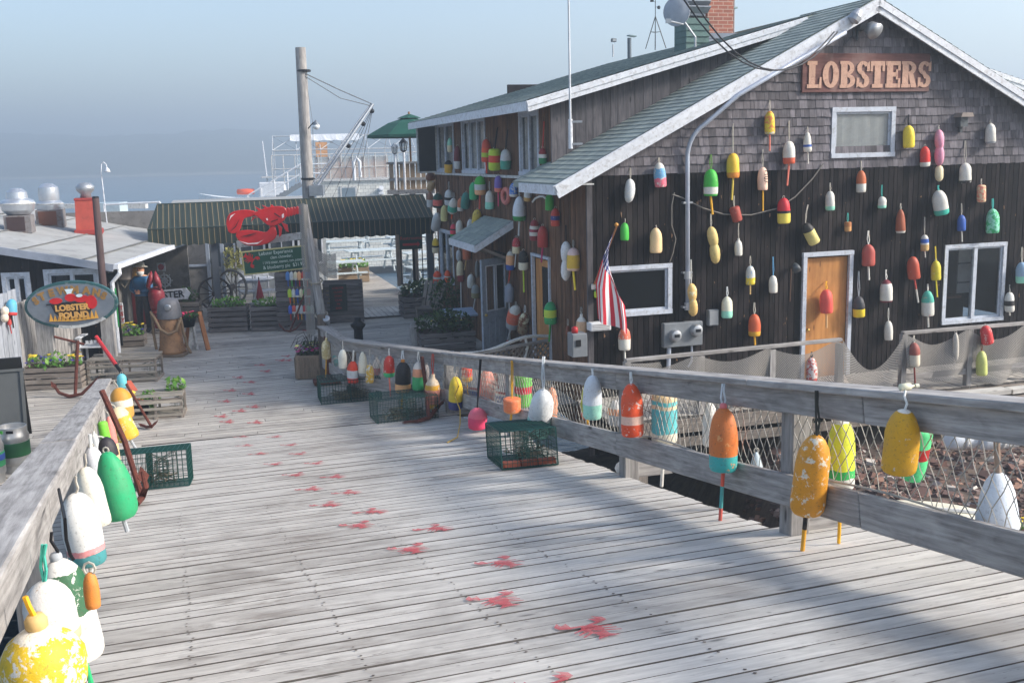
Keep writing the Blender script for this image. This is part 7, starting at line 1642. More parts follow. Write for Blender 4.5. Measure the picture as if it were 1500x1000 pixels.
 pts = [t0+V((-.09, -.1, .02)), t0+V((.02, -.13, .04)), t0+V((.1, -.1, -.05)), t0+V((.2, -.05, -.35)), t0+V((.45, 0, -.8)), t0+V((.62, .05, -.95))]
 fine_net([pts[0].lerp(pts[1], i/6) for i in range(6)]+[pts[1].lerp(pts[2], i/6) for i in range(7)], lambda s: 2.9-.3*s, lambda s: 0, 'fine grey net wrapped down the leaning spar beside the menu board', 'net_fine2', .03, .27, foldk=22, depth=.035)
 fine_net([t0+V((.1, -.02, -.75))+V((.5, .0, -.25))*(i/14) for i in range(15)], lambda s: .42+.1*s, lambda s: .12*math.sin(s*PI), 'flap of fine grey net hanging right of the leaning spar', 'net_fine2', depth=.05)
 # crate tower with toy buoys
 p = onz(440, 481); t = thing('crate_stack', 'stack of dark wooden crates hung with rows of little coloured buoys', 'crate', p, YAW*.3)
 for i in range(3):
  mb = MB(); crate(mb, .98, .6, .46, 4, .014, .47*i+.005); mb.build('crate', CR, t)
 kk = 1/ppm(p); cols = [BLUE, LGREY, CREAM, PEACH, RED, GREEN, BLUE, MAROON]
 rowsB = [(398, 421, 455, 7, [sr(80, 130, 190), LGREY, CREAM, PEACH, sr(200, 60, 50), sr(50, 110, 170), sr(60, 80, 150)], ['sky blue', 'grey white', 'cream', 'peach', 'red', 'blue', 'navy']), (423, 424, 452, 6, [LIME, WHITE, sr(60, 100, 180), CREAM, sr(70, 170, 80), sr(214, 80, 66)], ['lime', 'white', 'blue', 'cream', 'green', 'red']), (447, 425, 457, 7, [sr(70, 100, 190), sr(220, 90, 80), WHITE, LGREY, sr(190, 50, 60), MINT, WHITE], ['blue', 'coral', 'white', 'grey', 'dark red', 'mint', 'white with red rim'])]
 for ri, (v, u0, u1, n, cs, nms) in enumerate(rowsB):
  for i in range(n):
   u = u0+(u1-u0)*i/(n-1); q = atY(u, v, p.y-.42+.05*i/n); L = 12*kk
   buoy(q, q-UP*L, 3.1*kk, 'b', [(0, cs[i]), (.75, WHITE if i % 3 else cs[i])], ('top', 'middle', 'lowest')[ri]+' row '+nms[i]+' toy buoy on the dark crate stack'+('' if nms.count(nms[i]) == 1 else ''), 'toy buoys on the crate stack', name='toy_buoy', stick=(q-UP*(L+9*kk), [BLUE, ORANGE, RED, GREEN, AMBER, WHITE, NAVY][(i*3+ri) % 7], .012), nseg=10, rope=q+UP*.06)
 # anchor leaning on the planter
 b_ = onz(423, 482, .05)-SD*.35; c0 = b_+V((.42, .12, .98)); anchor('black anchor leaning on the dark planter beside the crate stack', [c0, b_], [b_+V((-.24, .05, .16)), b_+V((-.12, 0, .02)), b_, b_+V((.14, 0, .05)), b_+V((.26, .05, .2))], .022)
 # second crate stack with green boards and the fisherman cut out
 p = onz(505, 470); t = thing('crate_stack', 'two dark crates stacked with a black menu board leaning on them', 'crate', p, YAW*.5)
 for i in range(2): mb = MB(); crate(mb, .98, .6, .5, 5, .014, .51*i+.005); mb.build('crate', CR, t)
 mb = MB(); mb.box((-.12, -.335, .64), (.42, .03, .66)); bd = mb.build('menu_panel', plain('panel_dark', sr(26, 38, 34), .6), t)
 mb = MB()
 for i in range(6): text_mesh(mb, ('LOBSTER', 'CLAMS', 'STEW', 'CRAB', 'PIE', 'BEER')[i], .07, T(-.12, -.353, .88-.1*i), .001)
 mb.build('lettering', plain('sign_red', (0, 0, 0)), bd)
 p = onz(478, 472)-SD*.1; t = thing('fisherman_sign', 'painted bearded fisherman head cut out above a green board', 'sign', p, 0); k = 1/ppm(p)
 mb = MB(); mb.box((0, 0, 14*k), (24*k, .03, 28*k)); mb.build('board', plain('menu_green', (0, 0, 0)), t); mb = MB(); text_mesh(mb, 'LOBSTER', .09, T(0, -.018, 20*k), .001); text_mesh(mb, 'DINNERS', .08, T(0, -.018, 10*k), .001); mb.build('lettering', plain('sign_red', (0, 0, 0)), t)
 mb = MB(); mb.prism(disc_poly(0, 35*k, 7.5*k, 8*k), .03); mb.prism([(-10*k, 27*k), (10*k, 27*k), (6*k, 33*k), (-6*k, 33*k)], .028, T(0, .004, 0)); mb.build('coat', plain('coat_yellow', sr(190, 170, 96), .7), t)
 mb = MB(); mb.prism([(-5*k, 40*k), (-3*k, 31*k), (0, 27.5*k), (3*k, 31*k), (5*k, 40*k)], .01, T(0, -.014, 0)); mb.build('beard', plain('beard_grey', sr(120, 122, 126), .8), t); mb = MB(); mb.prism(disc_poly(0, 45*k, 9*k, 2*k), .05, T(0, -.02, 0)); mb.prism(disc_poly(0, 47*k, 5*k, 3.5*k), .045, T(0, -.017, 0)); mb.build('hat', plain('hat_tan', sr(150, 140, 90), .8), t)
 # silver gull-like fitting on the rail end
 p = onz(478, 480, .95); p = atY(479, 470, p.y); t = thing('spot_lamp', 'small white clamp spot lamp on the far end of the right railing', 'lamp', p, 0); mb = MB(); mb.lathe([(.03, -.12), (.05, -.05), (.07, .08), (.06, .09), (.005, .08)], 12, rotm('X', .8)); mb.build('lamp', M_galv, t, True); mb = MB(); mb.tube([V((0, 0, -.05)), V((.05, .0, -.22)), V((.03, 0, -.3))], .015, 6); mb.build('clamp', M_iron, t)
dining()
# ---- white dining room behind the awning
def dining_room():
 o = onz(262, 452)+SD*2.2; t = thing('dining_room', 'white glazed dining room with many windows behind the striped awning', 'building', V((o.x, o.y, 0)), YAW)
 L = 4.4; mb = MB()
 mb.box((L/2, .06, .42), (L, .08, .84)); mb.box((L/2, .06, 2.5), (L, .08, .35)); mb.box((0, 2.5, 1.3), (.08, 5, 2.6)); mb.box((L, 2.5, 1.3), (.08, 5, 2.6)); mb.box((L/2, 5, 1.3), (L, .08, 2.6)); mb.build('wall', plain('wall_greywhite', sr(168, 172, 174), .7, col2=sr(110, 108, 104), amt=.5), t)
 mb = MB(); mb.box((L/2, 2.4, 2.72), (L+.2, 5.3, .1)); mb.build('roof', plain('flat_roof', sr(150, 150, 148), .9), t)
 mb = MB(); mb.box((L/2, 2.6, .05), (L, 4.8, .06)); mb.build('interior_floor', M_crate, t); mb = MB(); mb.box((L/2, 4.6, 1.3), (L-.2, .05, 2.4)); mb.build('interior', plain('room_grey', sr(86, 82, 78), .9), t)
 n = 5
 for i in range(n):
  x0, x1 = L*i/n+.05, L*(i+1)/n-.05; mb = MB()
  for q in ((x0+.03, .06), (x1-.03, .06)): mb.box((q[0], .03, 1.58), (q[1], .1, 1.5))
  mb.box(((x0+x1)/2, .03, .87), (x1-x0, .12, .07)); mb.box(((x0+x1)/2, .03, 2.3), (x1-x0, .1, .07)); mb.box(((x0+x1)/2, .03, 1.58), (.03, .08, 1.4)); w = mb.build('window', M_white, t)
  mb = MB(); mb.box(((x0+x1)/2, .06, 1.58), (x1-x0-.1, .01, 1.4)); mb.build('pane', glassmat('haze_glass', sr(120, 126, 128), .45), w)
 # grey entrance wall at the left with door
 o = onz(172, 462)+SD*1.6; t = thing('entrance_porch', 'grey weathered entrance wall with an open doorway behind the carved fisherman', 'building', V((o.x, o.y, 0)), YAW*.5)
 mb = MB(); mb.box((.2, 0, 1.15), (.7, .1, 2.3)); mb.box((1.95, .0, .55), (1.2, .1, 1.1)); mb.box((1.2, .02, 2.18), (2.8, .1, .3)); mb.box((1.35, 1.5, 1.1), (2.4, .1, 2.2)); mb.build('wall', plain('wall_weathered', sr(128, 124, 120), .85, 0, .2, 3, col2=sr(84, 78, 74), amt=.5), t)
 mb = MB()
 for x, w in ((1.38, .07), (2.5, .09), (2.9, .09)): mb.box((x, -.05, 1.1), (w, .1, 2.2))
 mb.box((1.95, -.05, 2.05), (1.2, .09, .07)); mb.box((1.95, -.05, 1.12), (1.2, .09, .06)); w = mb.build('door_frame', plain('frame_bluegrey', sr(150, 160, 176), .6), t)
 mb = MB(); mb.box((2.7, .0, 1.2), (.34, .02, 1.9)); mb.build('pane', glassmat('haze_glass', (0, 0, 0)), w)
 mb = MB(); mb.box((.95, -.12, 2.05), (1.5, .06, .26)); mb.build('sign_board', wood('old_board', sr(84, 66, 54), sr(120, 98, 82), var=.1), t)
dining_room()
# ---- left building with low grey roof
def left_house():
 c = atY(157, 386, 21.0)                                     # front right corner at the eave
 g = atY(219, 363, 25.2)
 yaw = math.atan2(-(g.x-c.x), g.y-c.y)*.55
 t = thing('kitchen_building', 'low dark boarded kitchen building with a pale grey flat roof at the left', 'house', V((c.x, c.y, 0)), yaw)
 I = (T(c.x, c.y, 0) @ Matrix.Rotation(yaw, 4, 'Z')).inverted(); Wd, Dp = 9.5, 7.0; ze = c.z; pit = .19
 # slope of the roof: up towards the left from the photo (left edge seen at y 360)
 q = I @ onpl(0, 362, c, V((math.sin(yaw), -math.cos(yaw), 0))); pit = (q.z-ze)/(-q.x)
 zf = lambda x: ze-pit*x
 holes = []
 for u0, u1 in ((2, 44), (64, 146)):
  a = I @ onpl(u0, 398, c, V((math.sin(yaw), -math.cos(yaw), 0))); b = I @ onpl(u1, 398, c, V((math.sin(yaw), -math.cos(yaw), 0))); holes.append((a.x, b.x, .9, a.z-.02 if u0 < 50 else a.z+.05))
 mb = MB(); boards(mb, MF, -Wd, 0, 0, lambda x: zf(x)-.1, holes, w=.14)
 mb.build('board_wall', M_darkw, t)
 mb = MB(); mb.box((-1.25, Dp/2+.3, ze/2-.05), (.06, Dp-.7, ze+.1)); mb.build('side_wall', plain('wall_weathered', (0, 0, 0)), t)
 mb = MB(); mb.box((-Wd/2, Dp, ze/2+.3), (Wd, .06, ze+.9)); mb.build('back_wall', plain('wall_weathered', (0, 0, 0)), t); mb = MB(); mb.box((-Wd/2, 1.2, .9), (Wd-.4, .05, 1.6)); mb.build('partition', M_rafter, t)
 mb = MB(); n = 12; vs = []; pcs = []; fs = []
 for i in range(n+1):
  for j in range(9):
   x = .18-(Wd+.4)*i/n; y = -.2+(Dp+.5)*j/8; vs.append(V((x, y, zf(x)+.03+R.uniform(-.012, .012)+.25*max(0, j-6)*.1)))
 for i in range(n):
  for j in range(8): k = i*9+j; fs.append((k, k+1, k+10, k+9))
 mb.add(vs, fs); mb.build('roof', plain('roof_grey', sr(156, 156, 154), .95, 0, .12, 1.2, .3, col2=sr(120, 120, 118), amt=.5), t)
 for i in range(7):
  x = -.4-1.25*i; mb = MB(); mb.beam(V((x, -.2, zf(x)+.044)), V((x+R.uniform(-.1, .1), Dp+.1, zf(x)+.05)), R.uniform(.03, .07), .012); mb.build('roof_seam', plain('seam_tar', sr(112, 112, 110), .9, 0, .3, 3), t)
 mb = MB(); mb.beam(V((.18, -.22, zf(.18)-.04)), V((-Wd-.2, -.22, zf(-Wd-.2)-.04)), .04, .15); mb.build('rake_board', plain('trim_bluegrey', sr(150, 156, 168), .6), t)
 mb = MB(); mb.beam(V((.22, -.2, zf(.18)-.02)), V((.22, Dp+.2, zf(.18)-.02)), .1, .1); mb.build('gutter', M_white, t)
 mb = MB(); mb.tube([V((.22, .0, ze-.08)), V((.26, -.1, ze-.2)), V((.1, -.12, ze-.38)), V((.1, -.12, .1))], .045, 8); mb.build('downpipe', M_white, t); mb = MB(); mb.box((.155, -.135, ze-.9), (.02, .02, .8)); mb.build('green_strip', plain('strip_green', sr(40, 150, 70), .6), t)
 for a0, a1, z0, z1 in holes: window(t, MF, a0, a1, z0, z1, .09, 2)
 wx = lambda u, v, dy=0.0: onpl(u, v, T(c.x, c.y, 0) @ V((0, 0, 0)), V((0, 0, 1)))
 rn = (Matrix.Rotation(yaw, 3, 'Z') @ V((pit, 0, 1))).normalized(); rp = V((c.x, c.y, ze+.03))
 on = lambda u, v: onpl(u, v, rp, rn)
 # red chimney box
 p = on(131, 342); k = 1/ppm(p); t2 = thing('roof_vent_box', 'tapered red painted vent box with a white cowl on the low grey roof', 'vent box', p, yaw+.25)
 w0, w1, h_ = 17*k, 14.5*k, 50*k; mb = MB(); mb.add([V((-w0, -w0, -.1)), V((w0, -w0, -.1)), V((w0, w0, -.1)), V((-w0, w0, -.1)), V((-w1, -w1, h_)), V((w1, -w1, h_)), V((w1, w1, h_)), V((-w1, w1, h_))], [(0, 1, 5, 4), (1, 2, 6, 5), (2, 3, 7, 6), (3, 0, 4, 7), (4, 5, 6, 7)]); mb.build('box', plain('vent_red', sr(168, 70, 56), .65, col2=sr(120, 56, 48), amt=.4), t2)
 mb = MB(); mb.box((0, 0, .05), (w0*2.25, w0*2.25, .12)); mb.box((0, 0, h_), (w1*2.15, w1*2.15, .06)); mb.build('trim', plain('vent_red_dark', sr(150, 52, 46), .6), t2, bev=.01)
 mb = MB(); mb.lathe([(8*k, h_+.03), (7*k, h_+.12), (12*k, h_+.2), (13*k, h_+.3), (8*k, h_+.38), (.01, h_+.4)], 16); mb.build('cowl', M_galv, t2, True)
 # two steel ventilators on square curbs
 for u, vb, sc, lab, kind in ((30, 330, 1.0, 'bulbous galvanised roof ventilator at the far left on a dark curb', 0), (76, 322, .86, 'domed galvanised roof ventilator on a brown curb left of the red vent box', 1)):
  p = on(u, vb+8); p = V((p.x, p.y, p.z)); k = 1/ppm(p); t3 = thing('roof_ventilator', lab, 'ventilator', p, yaw+.2)
  mb = MB(); mb.box((0, 0, 10*k), (36*k, 36*k, 26*k)); mb.build('curb', plain('curb_grey', sr(120, 116, 116), .7, col2=sr(90, 60, 46), amt=.6), t3)
  mb = MB(); mb.box((-2*k, -18.5*k, 11*k), (24*k, 1.2*k, 20*k)); mb.build('hatch', plain('curb_brown' if kind else 'curb_dark', sr(104, 66, 50) if kind else sr(60, 44, 44), .7), t3)
  pr = [(16, 24), (22, 30), (24, 40), (22, 44), (15, 47), (14, 56), (8, 61), (.1, 62)] if kind == 0 else [(18, 22), (19, 27), (18, 33), (14, 36), (14.5, 46), (13.5, 55), (7, 60), (.1, 61)]
  mb = MB(); mb.lathe([(a_*k, b_*k) for a_, b_ in pr], 24); sharp(mb.build('hood', plain('steel_bright', sr(190, 194, 200), .35, .7, .1, 6), t3, True), 30)
  mb = MB(); mb.lathe([((23.5 if kind == 0 else 18.6)*k, 38*k if kind == 0 else 30*k), ((24.5 if kind == 0 else 19.4)*k, 39.5*k if kind == 0 else 31*k), ((23.5 if kind == 0 else 18.6)*k, 41*k if kind == 0 else 32*k)], 24); mb.build('band', M_white2, t3)
 # white swan neck lamp and brown post
 p = on(134, 330)+V((.1, .8, 0)); k = 1/ppm(p); t4 = thing('swan_neck_lamp', 'tall white swan neck lamp rising above the low grey roof', 'lamp', p, 0)
 h_ = 88*k; mb = MB(); mb.tube([V((0, 0, -.1)), V((-.03, 0, h_*.85)), V((0, 0, h_*.97)), V((.06, 0, h_)), V((.12, 0, h_*.96)), V((.14, 0, h_*.9))], .014, 6); mb.build('pole', M_white, t4); mb = MB(); mb.lathe([(.02, .06), (.04, .04), (.07, -.02), (.08, -.06), (.01, -.05)], 14, T(.14, 0, h_*.87)); mb.build('lamp_shade', M_white, t4, True)
 b0 = atY(152, 440, 20.6); tp_ = atY(140, 290, b0.y); t5 = thing('timber_pole', 'thin dark brown timber pole standing at the corner of the low kitchen building', 'pole', V((b0.x, b0.y, 0)), 0)
 mb = MB(); mb.tube([V((0, 0, 0)), tp_-V((b0.x, b0.y, 0))], [.08, .065], 10); mb.build('pole', wood('pole_brown', sr(58, 46, 46), sr(96, 78, 76), var=.05), t5, True); mb = MB(); mb.lathe([(.068, 0), (.06, .03), (.01, .035)], 10, T(tp_-V((b0.x, b0.y, 0)))); mb.build('cap', M_iron, t5)
left_house()
# ---- oval sign and the clutter in front of the kitchen
def left_yard():
 b = onz(150, 552, 0); c = atY(104, 446, b.y-.4); k = 1/ppm(c)
 t = thing('oval_sign', 'large oval wooden sign reading STEWMANS LOBSTER POUND with a steaming pot', 'sign', V((c.x, c.y, 0)), rad(4)); z0 = c.z
 Mt = T(0, 0, z0) @ rotm('Y', rad(-2.5)); rx, rz = 67*k, 35*k
 mb = MB(); mb.prism(disc_poly(0, 0, rx, rz, 48), .07, Mt); mb.build('rim', plain('rim_green', sr(40, 84, 86), .5, col2=sr(150, 150, 146), amt=.4), t, bev=.01)
 mb = MB(); mb.prism(disc_poly(0, 0, rx*.93, rz*.87, 48), .02, Mt @ T(0, -.014, 0)); mb.build('panel', plain('sign_bluegrey', sr(112, 119, 127), .6), t)
 mb = MB(); txt = 'STEWMANS'
 for i, ch in enumerate(txt):
  a = PI*(.86-.72*i/7); x, z = math.cos(a)*rx*.8, math.sin(a)*rz*.6+.0
  text_mesh(mb, ch, rz*.42, Mt @ T(x, -.02, z) @ rotm('Y', -math.atan2(-rz*.6*math.cos(a), rx*.8*math.sin(a))*.8), .003, .012)
 mb.build('lettering', plain('gold_paint', sr(150, 112, 56), .5, col2=sr(120, 100, 70), amt=.4), t)
 mb = MB(); mb.prism([(-rx*.42, rz*.05), (-rx*.36, -rz*.3), (-rx*.2, -rz*.62), (rx*.3, -rz*.62), (rx*.42, -rz*.3), (rx*.46, rz*.05)], .012, Mt @ T(0, -.026, 0)); mb.prism([(-rx*.52, rz*.04), (-rx*.5, rz*.1), (rx*.56, rz*.14), (rx*.57, rz*.08)][::-1], .012, Mt @ T(0, -.029, 0)); mb.build('pot', plain('pot_black', sr(36, 34, 36), .5), t)
 mb = MB()
 for x, z, a_, b_ in ((-.3, .2, .14, .1), (.02, .3, .12, .13), (.25, .22, .16, .12), (.45, .05, .12, .22)): mb.prism(disc_poly(x*rx, z*rz, a_*rx, b_*rz*1.3, 14), .01, Mt @ T(0, -.032-.001*x, 0))
 mb.build('painted_lobster_claws', M_red_, t)
 mb = MB()
 for i in range(12):
  x = -.5+i*.088; mb.prism([((x)*rx, -rz*.7+rz*.12*abs(x)), ((x+.09)*rx, -rz*.7+rz*.12*abs(x)), ((x+.05)*rx, -rz*(.42-.2*abs(x))+R.uniform(-.02, .03))], .008, Mt @ T(0, -.034-.0006*i, 0))
 mb.build('flames', plain('flame_paint', sr(216, 158, 60), .5), t)
 mb = MB(); text_mesh(mb, 'LOBSTER', rz*.34, Mt @ T(rx*.03, -.05, -rz*.12), .003, .008); text_mesh(mb, 'POUND', rz*.34, Mt @ T(rx*.05, -.05, -rz*.44), .003, .008); mb.build('lettering', plain('gold_bright', sr(206, 156, 84), .5), t)
 mb = MB(); mb.prism([(-.03, .3*rz), (.03, .3*rz), (.05, .52*rz), (.09, .66*rz), (-.07, .66*rz), (-.04, .52*rz)], .006, Mt @ T(0, -.03, 0)); mb.prism(disc_poly(.22*rx, .36*rz, .07*rx, .07*rz, 12), .006, Mt @ T(0, -.045, 0)); mb.build('steam', plain('paint_pale2', sr(206, 222, 226), .6), t)
 mb = MB(); mb.prism([(rx*math.cos(a), rz*math.sin(a)) for a in [rad(-110+i*6.5) for i in range(11)]]+[(rx*.9*math.cos(a), rz*.88*math.sin(a)) for a in [rad(-110+i*6.5) for i in range(10, -1, -1)]], .02, Mt @ T(0, -.022, 0)); mb.build('bare_rim', M_white2, t)
 for u in (60, 151):
  x = (u-104)*k; mb = MB(); mb.box((x, .1, (z0-.1)/2), (.24 if u > 100 else .3, .12, z0-.1)); mb.build('post', M_rail, t, bev=.01)
 # white slatted chair behind the sign
 p = onz(110, 545)+V((.1, .9, 0)); t = thing('slatted_chair', 'white slatted garden chair behind the oval sign', 'chair', p, .1); mb = MB()
 for i in range(7): mb.beam(V((-.24+.08*i, .2, .36)), V((-.27+.09*i, .42, 1.0)), .06, .02, V((0, -1, .3)))
 mb.build('backrest', M_white, t); mb = MB()
 for i in range(5): mb.box((0, -.25+.1*i, .38), (.54, .085, .02))
 mb.build('seat', M_white, t)
 for sx in (-.26, .26):
  mb = MB(); mb.box((sx, -.24, .28), (.05, .05, .56)); mb.box((sx, .24, .19), (.05, .05, .36)); mb.box((sx, 0, .58), (.1, .66, .025)); mb.build('arm', M_white, t)
 # board fence at the left edge
 a, b_ = onz(-30, 585, 0), onz(42, 560, 0); a = V((-9.4, 15.3, 0)); b_ = onz(36, 562, 0); d = (b_-a).normalized(); L = (b_-a).length
 t = thing('board_fence', 'pale grey weathered board fence at the far left edge', 'fence', a, math.atan2(d.y, d.x)); mb = MB(); x = 0
 top = atY(10, 432, b_.y-.8).z
 while x < L: mb.box((x+.075, R.uniform(-.005, .005), top/2+R.uniform(-.04, .02)), (.142, .025, top), jit=.003); x += .15
 mb.build('boards', wood('fence_pale', sr(118, 122, 130), sr(168, 172, 180), var=.12), t); mb = MB()
 for z in (.4, top-.3): mb.box((L/2, .045, z), (L, .05, .1))
 mb.build('rail', M_crate, t)
 # second fence run behind the sign
 a2 = b_; c2 = onz(60, 535, 0)+V((.9, 1.4, 0)); d2 = (c2-a2).normalized(); L2 = (c2-a2).length; t = thing('board_fence', 'low picket board fence behind the oval sign', 'fence', a2, math.atan2(d2.y, d2.x)); mb = MB(); x = 0
 while x < L2: mb.box((x+.06, 0, .78+R.uniform(-.03, .03)), (.11, .025, 1.56)); x += .12
 mb.build('boards', M_rail, t); mb = MB(); mb.box((L2/2, .04, .5), (L2, .04, .09)); mb.box((L2/2, .04, 1.3), (L2, .04, .09)); mb.build('rail', M_crate, t)
 pn = V((d.y, -d.x, 0)); pn = pn if pn.y < 0 or pn.x > 0 else -pn
 def onf(u, v, out=.1): return onpl(u, v, a+V((d.y, -d.x, 0))*out, V((d.y, -d.x, 0)))
 for row in ((17, 438, 462, 15, 'b', S2(sr(90, 170, 200), .82, sr(210, 60, 60)), 'sky blue buoy with a red foot on the pale board fence', dict(stick=(480, sr(60, 54, 56), 3))), (7, 449, 472, 11, 'd', S1(sr(222, 206, 186)), 'cream double float on the pale board fence', {}), (14, 461, 476, 6, 's', S1(sr(190, 60, 56)), 'slim red float between the cream and sky blue floats on the fence', dict(stick=(488, sr(180, 50, 50), 3)))):
  wallbuoy(lambda u, v, out=0.1: onf(u, v, out), 'buoys on the board fence', row)
 # sandwich board and kegs
 p = onz(22, 672); t = thing('sandwich_board', 'black sandwich board with red writing at the left edge', 'sign', p, rad(20)); mb = MB()
 lean = rotm('X', rad(-16)); mb.box((-.28, 0, .62), (.92, .03, 1.24), lean); mb.build('panel', plain('board_black', sr(34, 34, 34), .5, 0, .3, 3), t); mb = MB(); mb.box((-.28, .72, .6), (.92, .03, 1.24), rotm('X', rad(16))); mb.build('panel', plain('board_black', (0, 0, 0)), t)
 mb = MB()
 for x, z, w, h_ in ((-.28, 1.24, .98, .04), (-.28, .03, .98, .04), (.17, .62, .04, 1.2), (-.73, .62, .04, 1.2)): mb.box((x, -.02, z), (w, .05, h_), lean)
 mb.box((-.28, -.012, .62), (.9, .012, 1.2), lean); mb.build('frame', plain('frame_grey', sr(74, 76, 76), .6), t)
 mb = MB(); mb.box((-.42, -.022, .78), (.56, .012, .66), lean); pn_ = mb.build('poster', plain('poster_grey', sr(72, 76, 74), .5), t); mb = MB(); text_mesh(mb, 'TODAY', .11, lean @ T(-.44, -.032, .96), .002, .004); text_mesh(mb, 'LOBSTER', .09, lean @ T(-.44, -.032, .78), .002, .004); text_mesh(mb, 'ROLLS', .11, lean @ T(-.44, -.032, .6), .002, .004); mb.build('lettering', plain('sign_red2', sr(190, 40, 40), .5), pn_)
 def keg(p, lab, band, extra=False):
  t = thing('beer_keg', lab, 'keg', p, 0); mb = MB(); mb.lathe([(.17, 0), (.185, .01), (.185, .1), (.2, .12), (.205, .16), (.2, .2), (.2, .42), (.205, .45), (.2, .5), (.185, .53), (.185, .61), (.178, .615), (.17, .61), (.165, .54), (.1, .53), (.01, .53)], 28); sharp(mb.build('body', plain('keg_steel', sr(176, 176, 176), .38, .8, .12, 7), t, True), 30)
  mb = MB(); mb.lathe([(.203, .22), (.2045, .23), (.2045, .4), (.203, .41)], 28); mb.build('band', plain('keg_'+band[0], band[1], .5), t, True)
  if extra: mb = MB(); mb.lathe([(.206, .3), (.2065, .31), (.2065, .37), (.206, .38)], 28); mb.build('stripe', plain('keg_blue', sr(60, 90, 170), .5), t, True)
  mb = MB(); mb.box((-.07, -.186, .57), (.07, .01, .04)); mb.build('handle_slot', plain('slot_green', sr(70, 150, 60), .6), t); mb = MB(); mb.box((.06, -.186, .57), (.09, .012, .035)); mb.build('handle_slot', M_iron, t)
 keg(onz(24, 688), 'steel beer keg with a dark green band beside the sandwich board', ('green', sr(34, 84, 52)))
 keg(onz(-14, 706), 'steel beer keg with green and blue bands cut by the left edge', ('green2', sr(60, 150, 100)), True)
 # anchor and red oar
 b_ = onz(122, 572, .05)-V((0, .35, 0)); kk = 1/ppm(b_); anchor('rusty old anchor standing against the pansy planter', [b_+V((.1, .1, .95)), b_], [b_+V((-.42, .1, .2)), b_+V((-.3, .05, .04)), b_+V((-.1, 0, -.02)), b_+V((.12, 0, .02)), b_+V((.4, .05, .28))], .03, [b_+V((-.28, .05, 1.04)), b_+V((.2, .12, .88))])
 c0, c1 = onz(141, 493, 1.0), onz(207, 588, .05); t = thing('oar', 'red handled oar leaning over the wooden bench trap', 'oar', c1, 0); mb = MB(); mb.tube([c0-c1, (c0-c1)*.55], .035, 8); mb.build('handle', plain('oar_red', sr(184, 44, 48), .5), t); mb = MB(); mb.tube([(c0-c1)*.55, (c0-c1)*.3], .03, 8); mb.build('shaft', M_iron, t); mb = MB(); mb.beam((c0-c1)*.3, V((0, 0, 0)), .12, .03); mb.build('blade', plain('oar_orange', sr(176, 84, 60), .6), t)
 # small white sign with red text
 p = onz(175, 490); c = atY(173, 460, p.y); k = 1/ppm(c); t = thing('small_sign', 'small white sign with three lines of red writing right of the oval sign', 'sign', V((c.x, c.y, 0)), 0); mb = MB(); mb.box((0, 0, c.z), (17*k, .03, 33*k)); mb.build('board', M_white, t, bev=.02); mb = MB()
 for i, tx in enumerate(('EXIT', 'THIS', 'WAY')): text_mesh(mb, tx, 8*k, T(0, -.02, c.z+(9-9*i)*k), .002, .004)
 mb.build('lettering', plain('sign_red2', (0, 0, 0)), t); mb = MB(); mb.box((0, .04, c.z/2), (.05, .05, c.z)); mb.build('post', M_crate, t)
 # LOBSTER arrow board
 p = onz(246, 478)+V((.06, .12, 0)); c = atY(250, 432, p.y); k = 1/ppm(c); t = thing('arrow_board', 'white arrow shaped board reading LOBSTER beside the brown bollard', 'sign', V((c.x, c.y, 0)), 0); Mr = T(0, 0, c.z) @ rotm('Y', rad(-4)); w_ = 29*k
 mb = MB(); mb.prism([(-w_*1.5, -8*k), (w_*.82, -8*k), (w_, 0), (w_*.82, 8*k), (-w_*1.5, 8*k)], .03, Mr); mb.build('board', M_white, t); mb = MB(); text_mesh(mb, 'LOBSTER', 14*k, Mr @ T(-w_*.3, -.006, 0), .004, .006); mb.build('lettering', plain('ink', sr(40, 40, 46), .6), t); mb = MB(); mb.box((-.1, .06, (c.z-.1)/2), (.1, .06, c.z-.1)); mb.build('post', M_white2, t)
 # ship wheel
 c = atY(241, 411, p.y+1.6); k = 1/ppm(c); t = thing('ship_wheel', 'small white ship wheel hung on the wall under the round red sign', 'ship wheel', c, 0); mb = MB(); mb.tube([V((8.5*k*math.cos(i/24*2*PI), 0, 8.5*k*math.sin(i/24*2*PI))) for i in range(24)], 1.3*k, 6, True); mb.tube([V((4*k*math.cos(i/16*2*PI), 0, 4*k*math.sin(i/16*2*PI))) for i in range(16)], 1*k, 6, True); mb.build('rim', M_white, t, True); mb = MB()
 for i in range(4): a_ = PI*i/4; mb.tube([V((-12*k*math.cos(a_), 0, -12*k*math.sin(a_))), V((12*k*math.cos(a_), 0, 12*k*math.sin(a_)))], .8*k, 5)
 mb.build('spokes', M_white, t)
 c = atY(236, 391, p.y+1.5); t = thing('round_sign', 'small white square notice with a red octagon on the entrance wall', 'sign', c, 0); mb = MB(); mb.box((0, 0, 0), (12*k, .02, 12*k)); mb.build('board', M_white, t); mb = MB(); mb.prism(disc_poly(0, 0, 4.6*k, 4.6*k, 8), .006, T(0, -.017, 0)); mb.build('octagon', plain('octagon_red', sr(176, 60, 70), .6), t)
 # carved fisherman: painted wooden figure, about life size
 p = onz(214, 486); hgt = atY(210, 391, p.y).z; t = thing('carved_fisherman', 'carved wooden fisherman figure in a blue shirt and dark boots by the entrance', 'statue', p, -.15); s = hgt/1.7
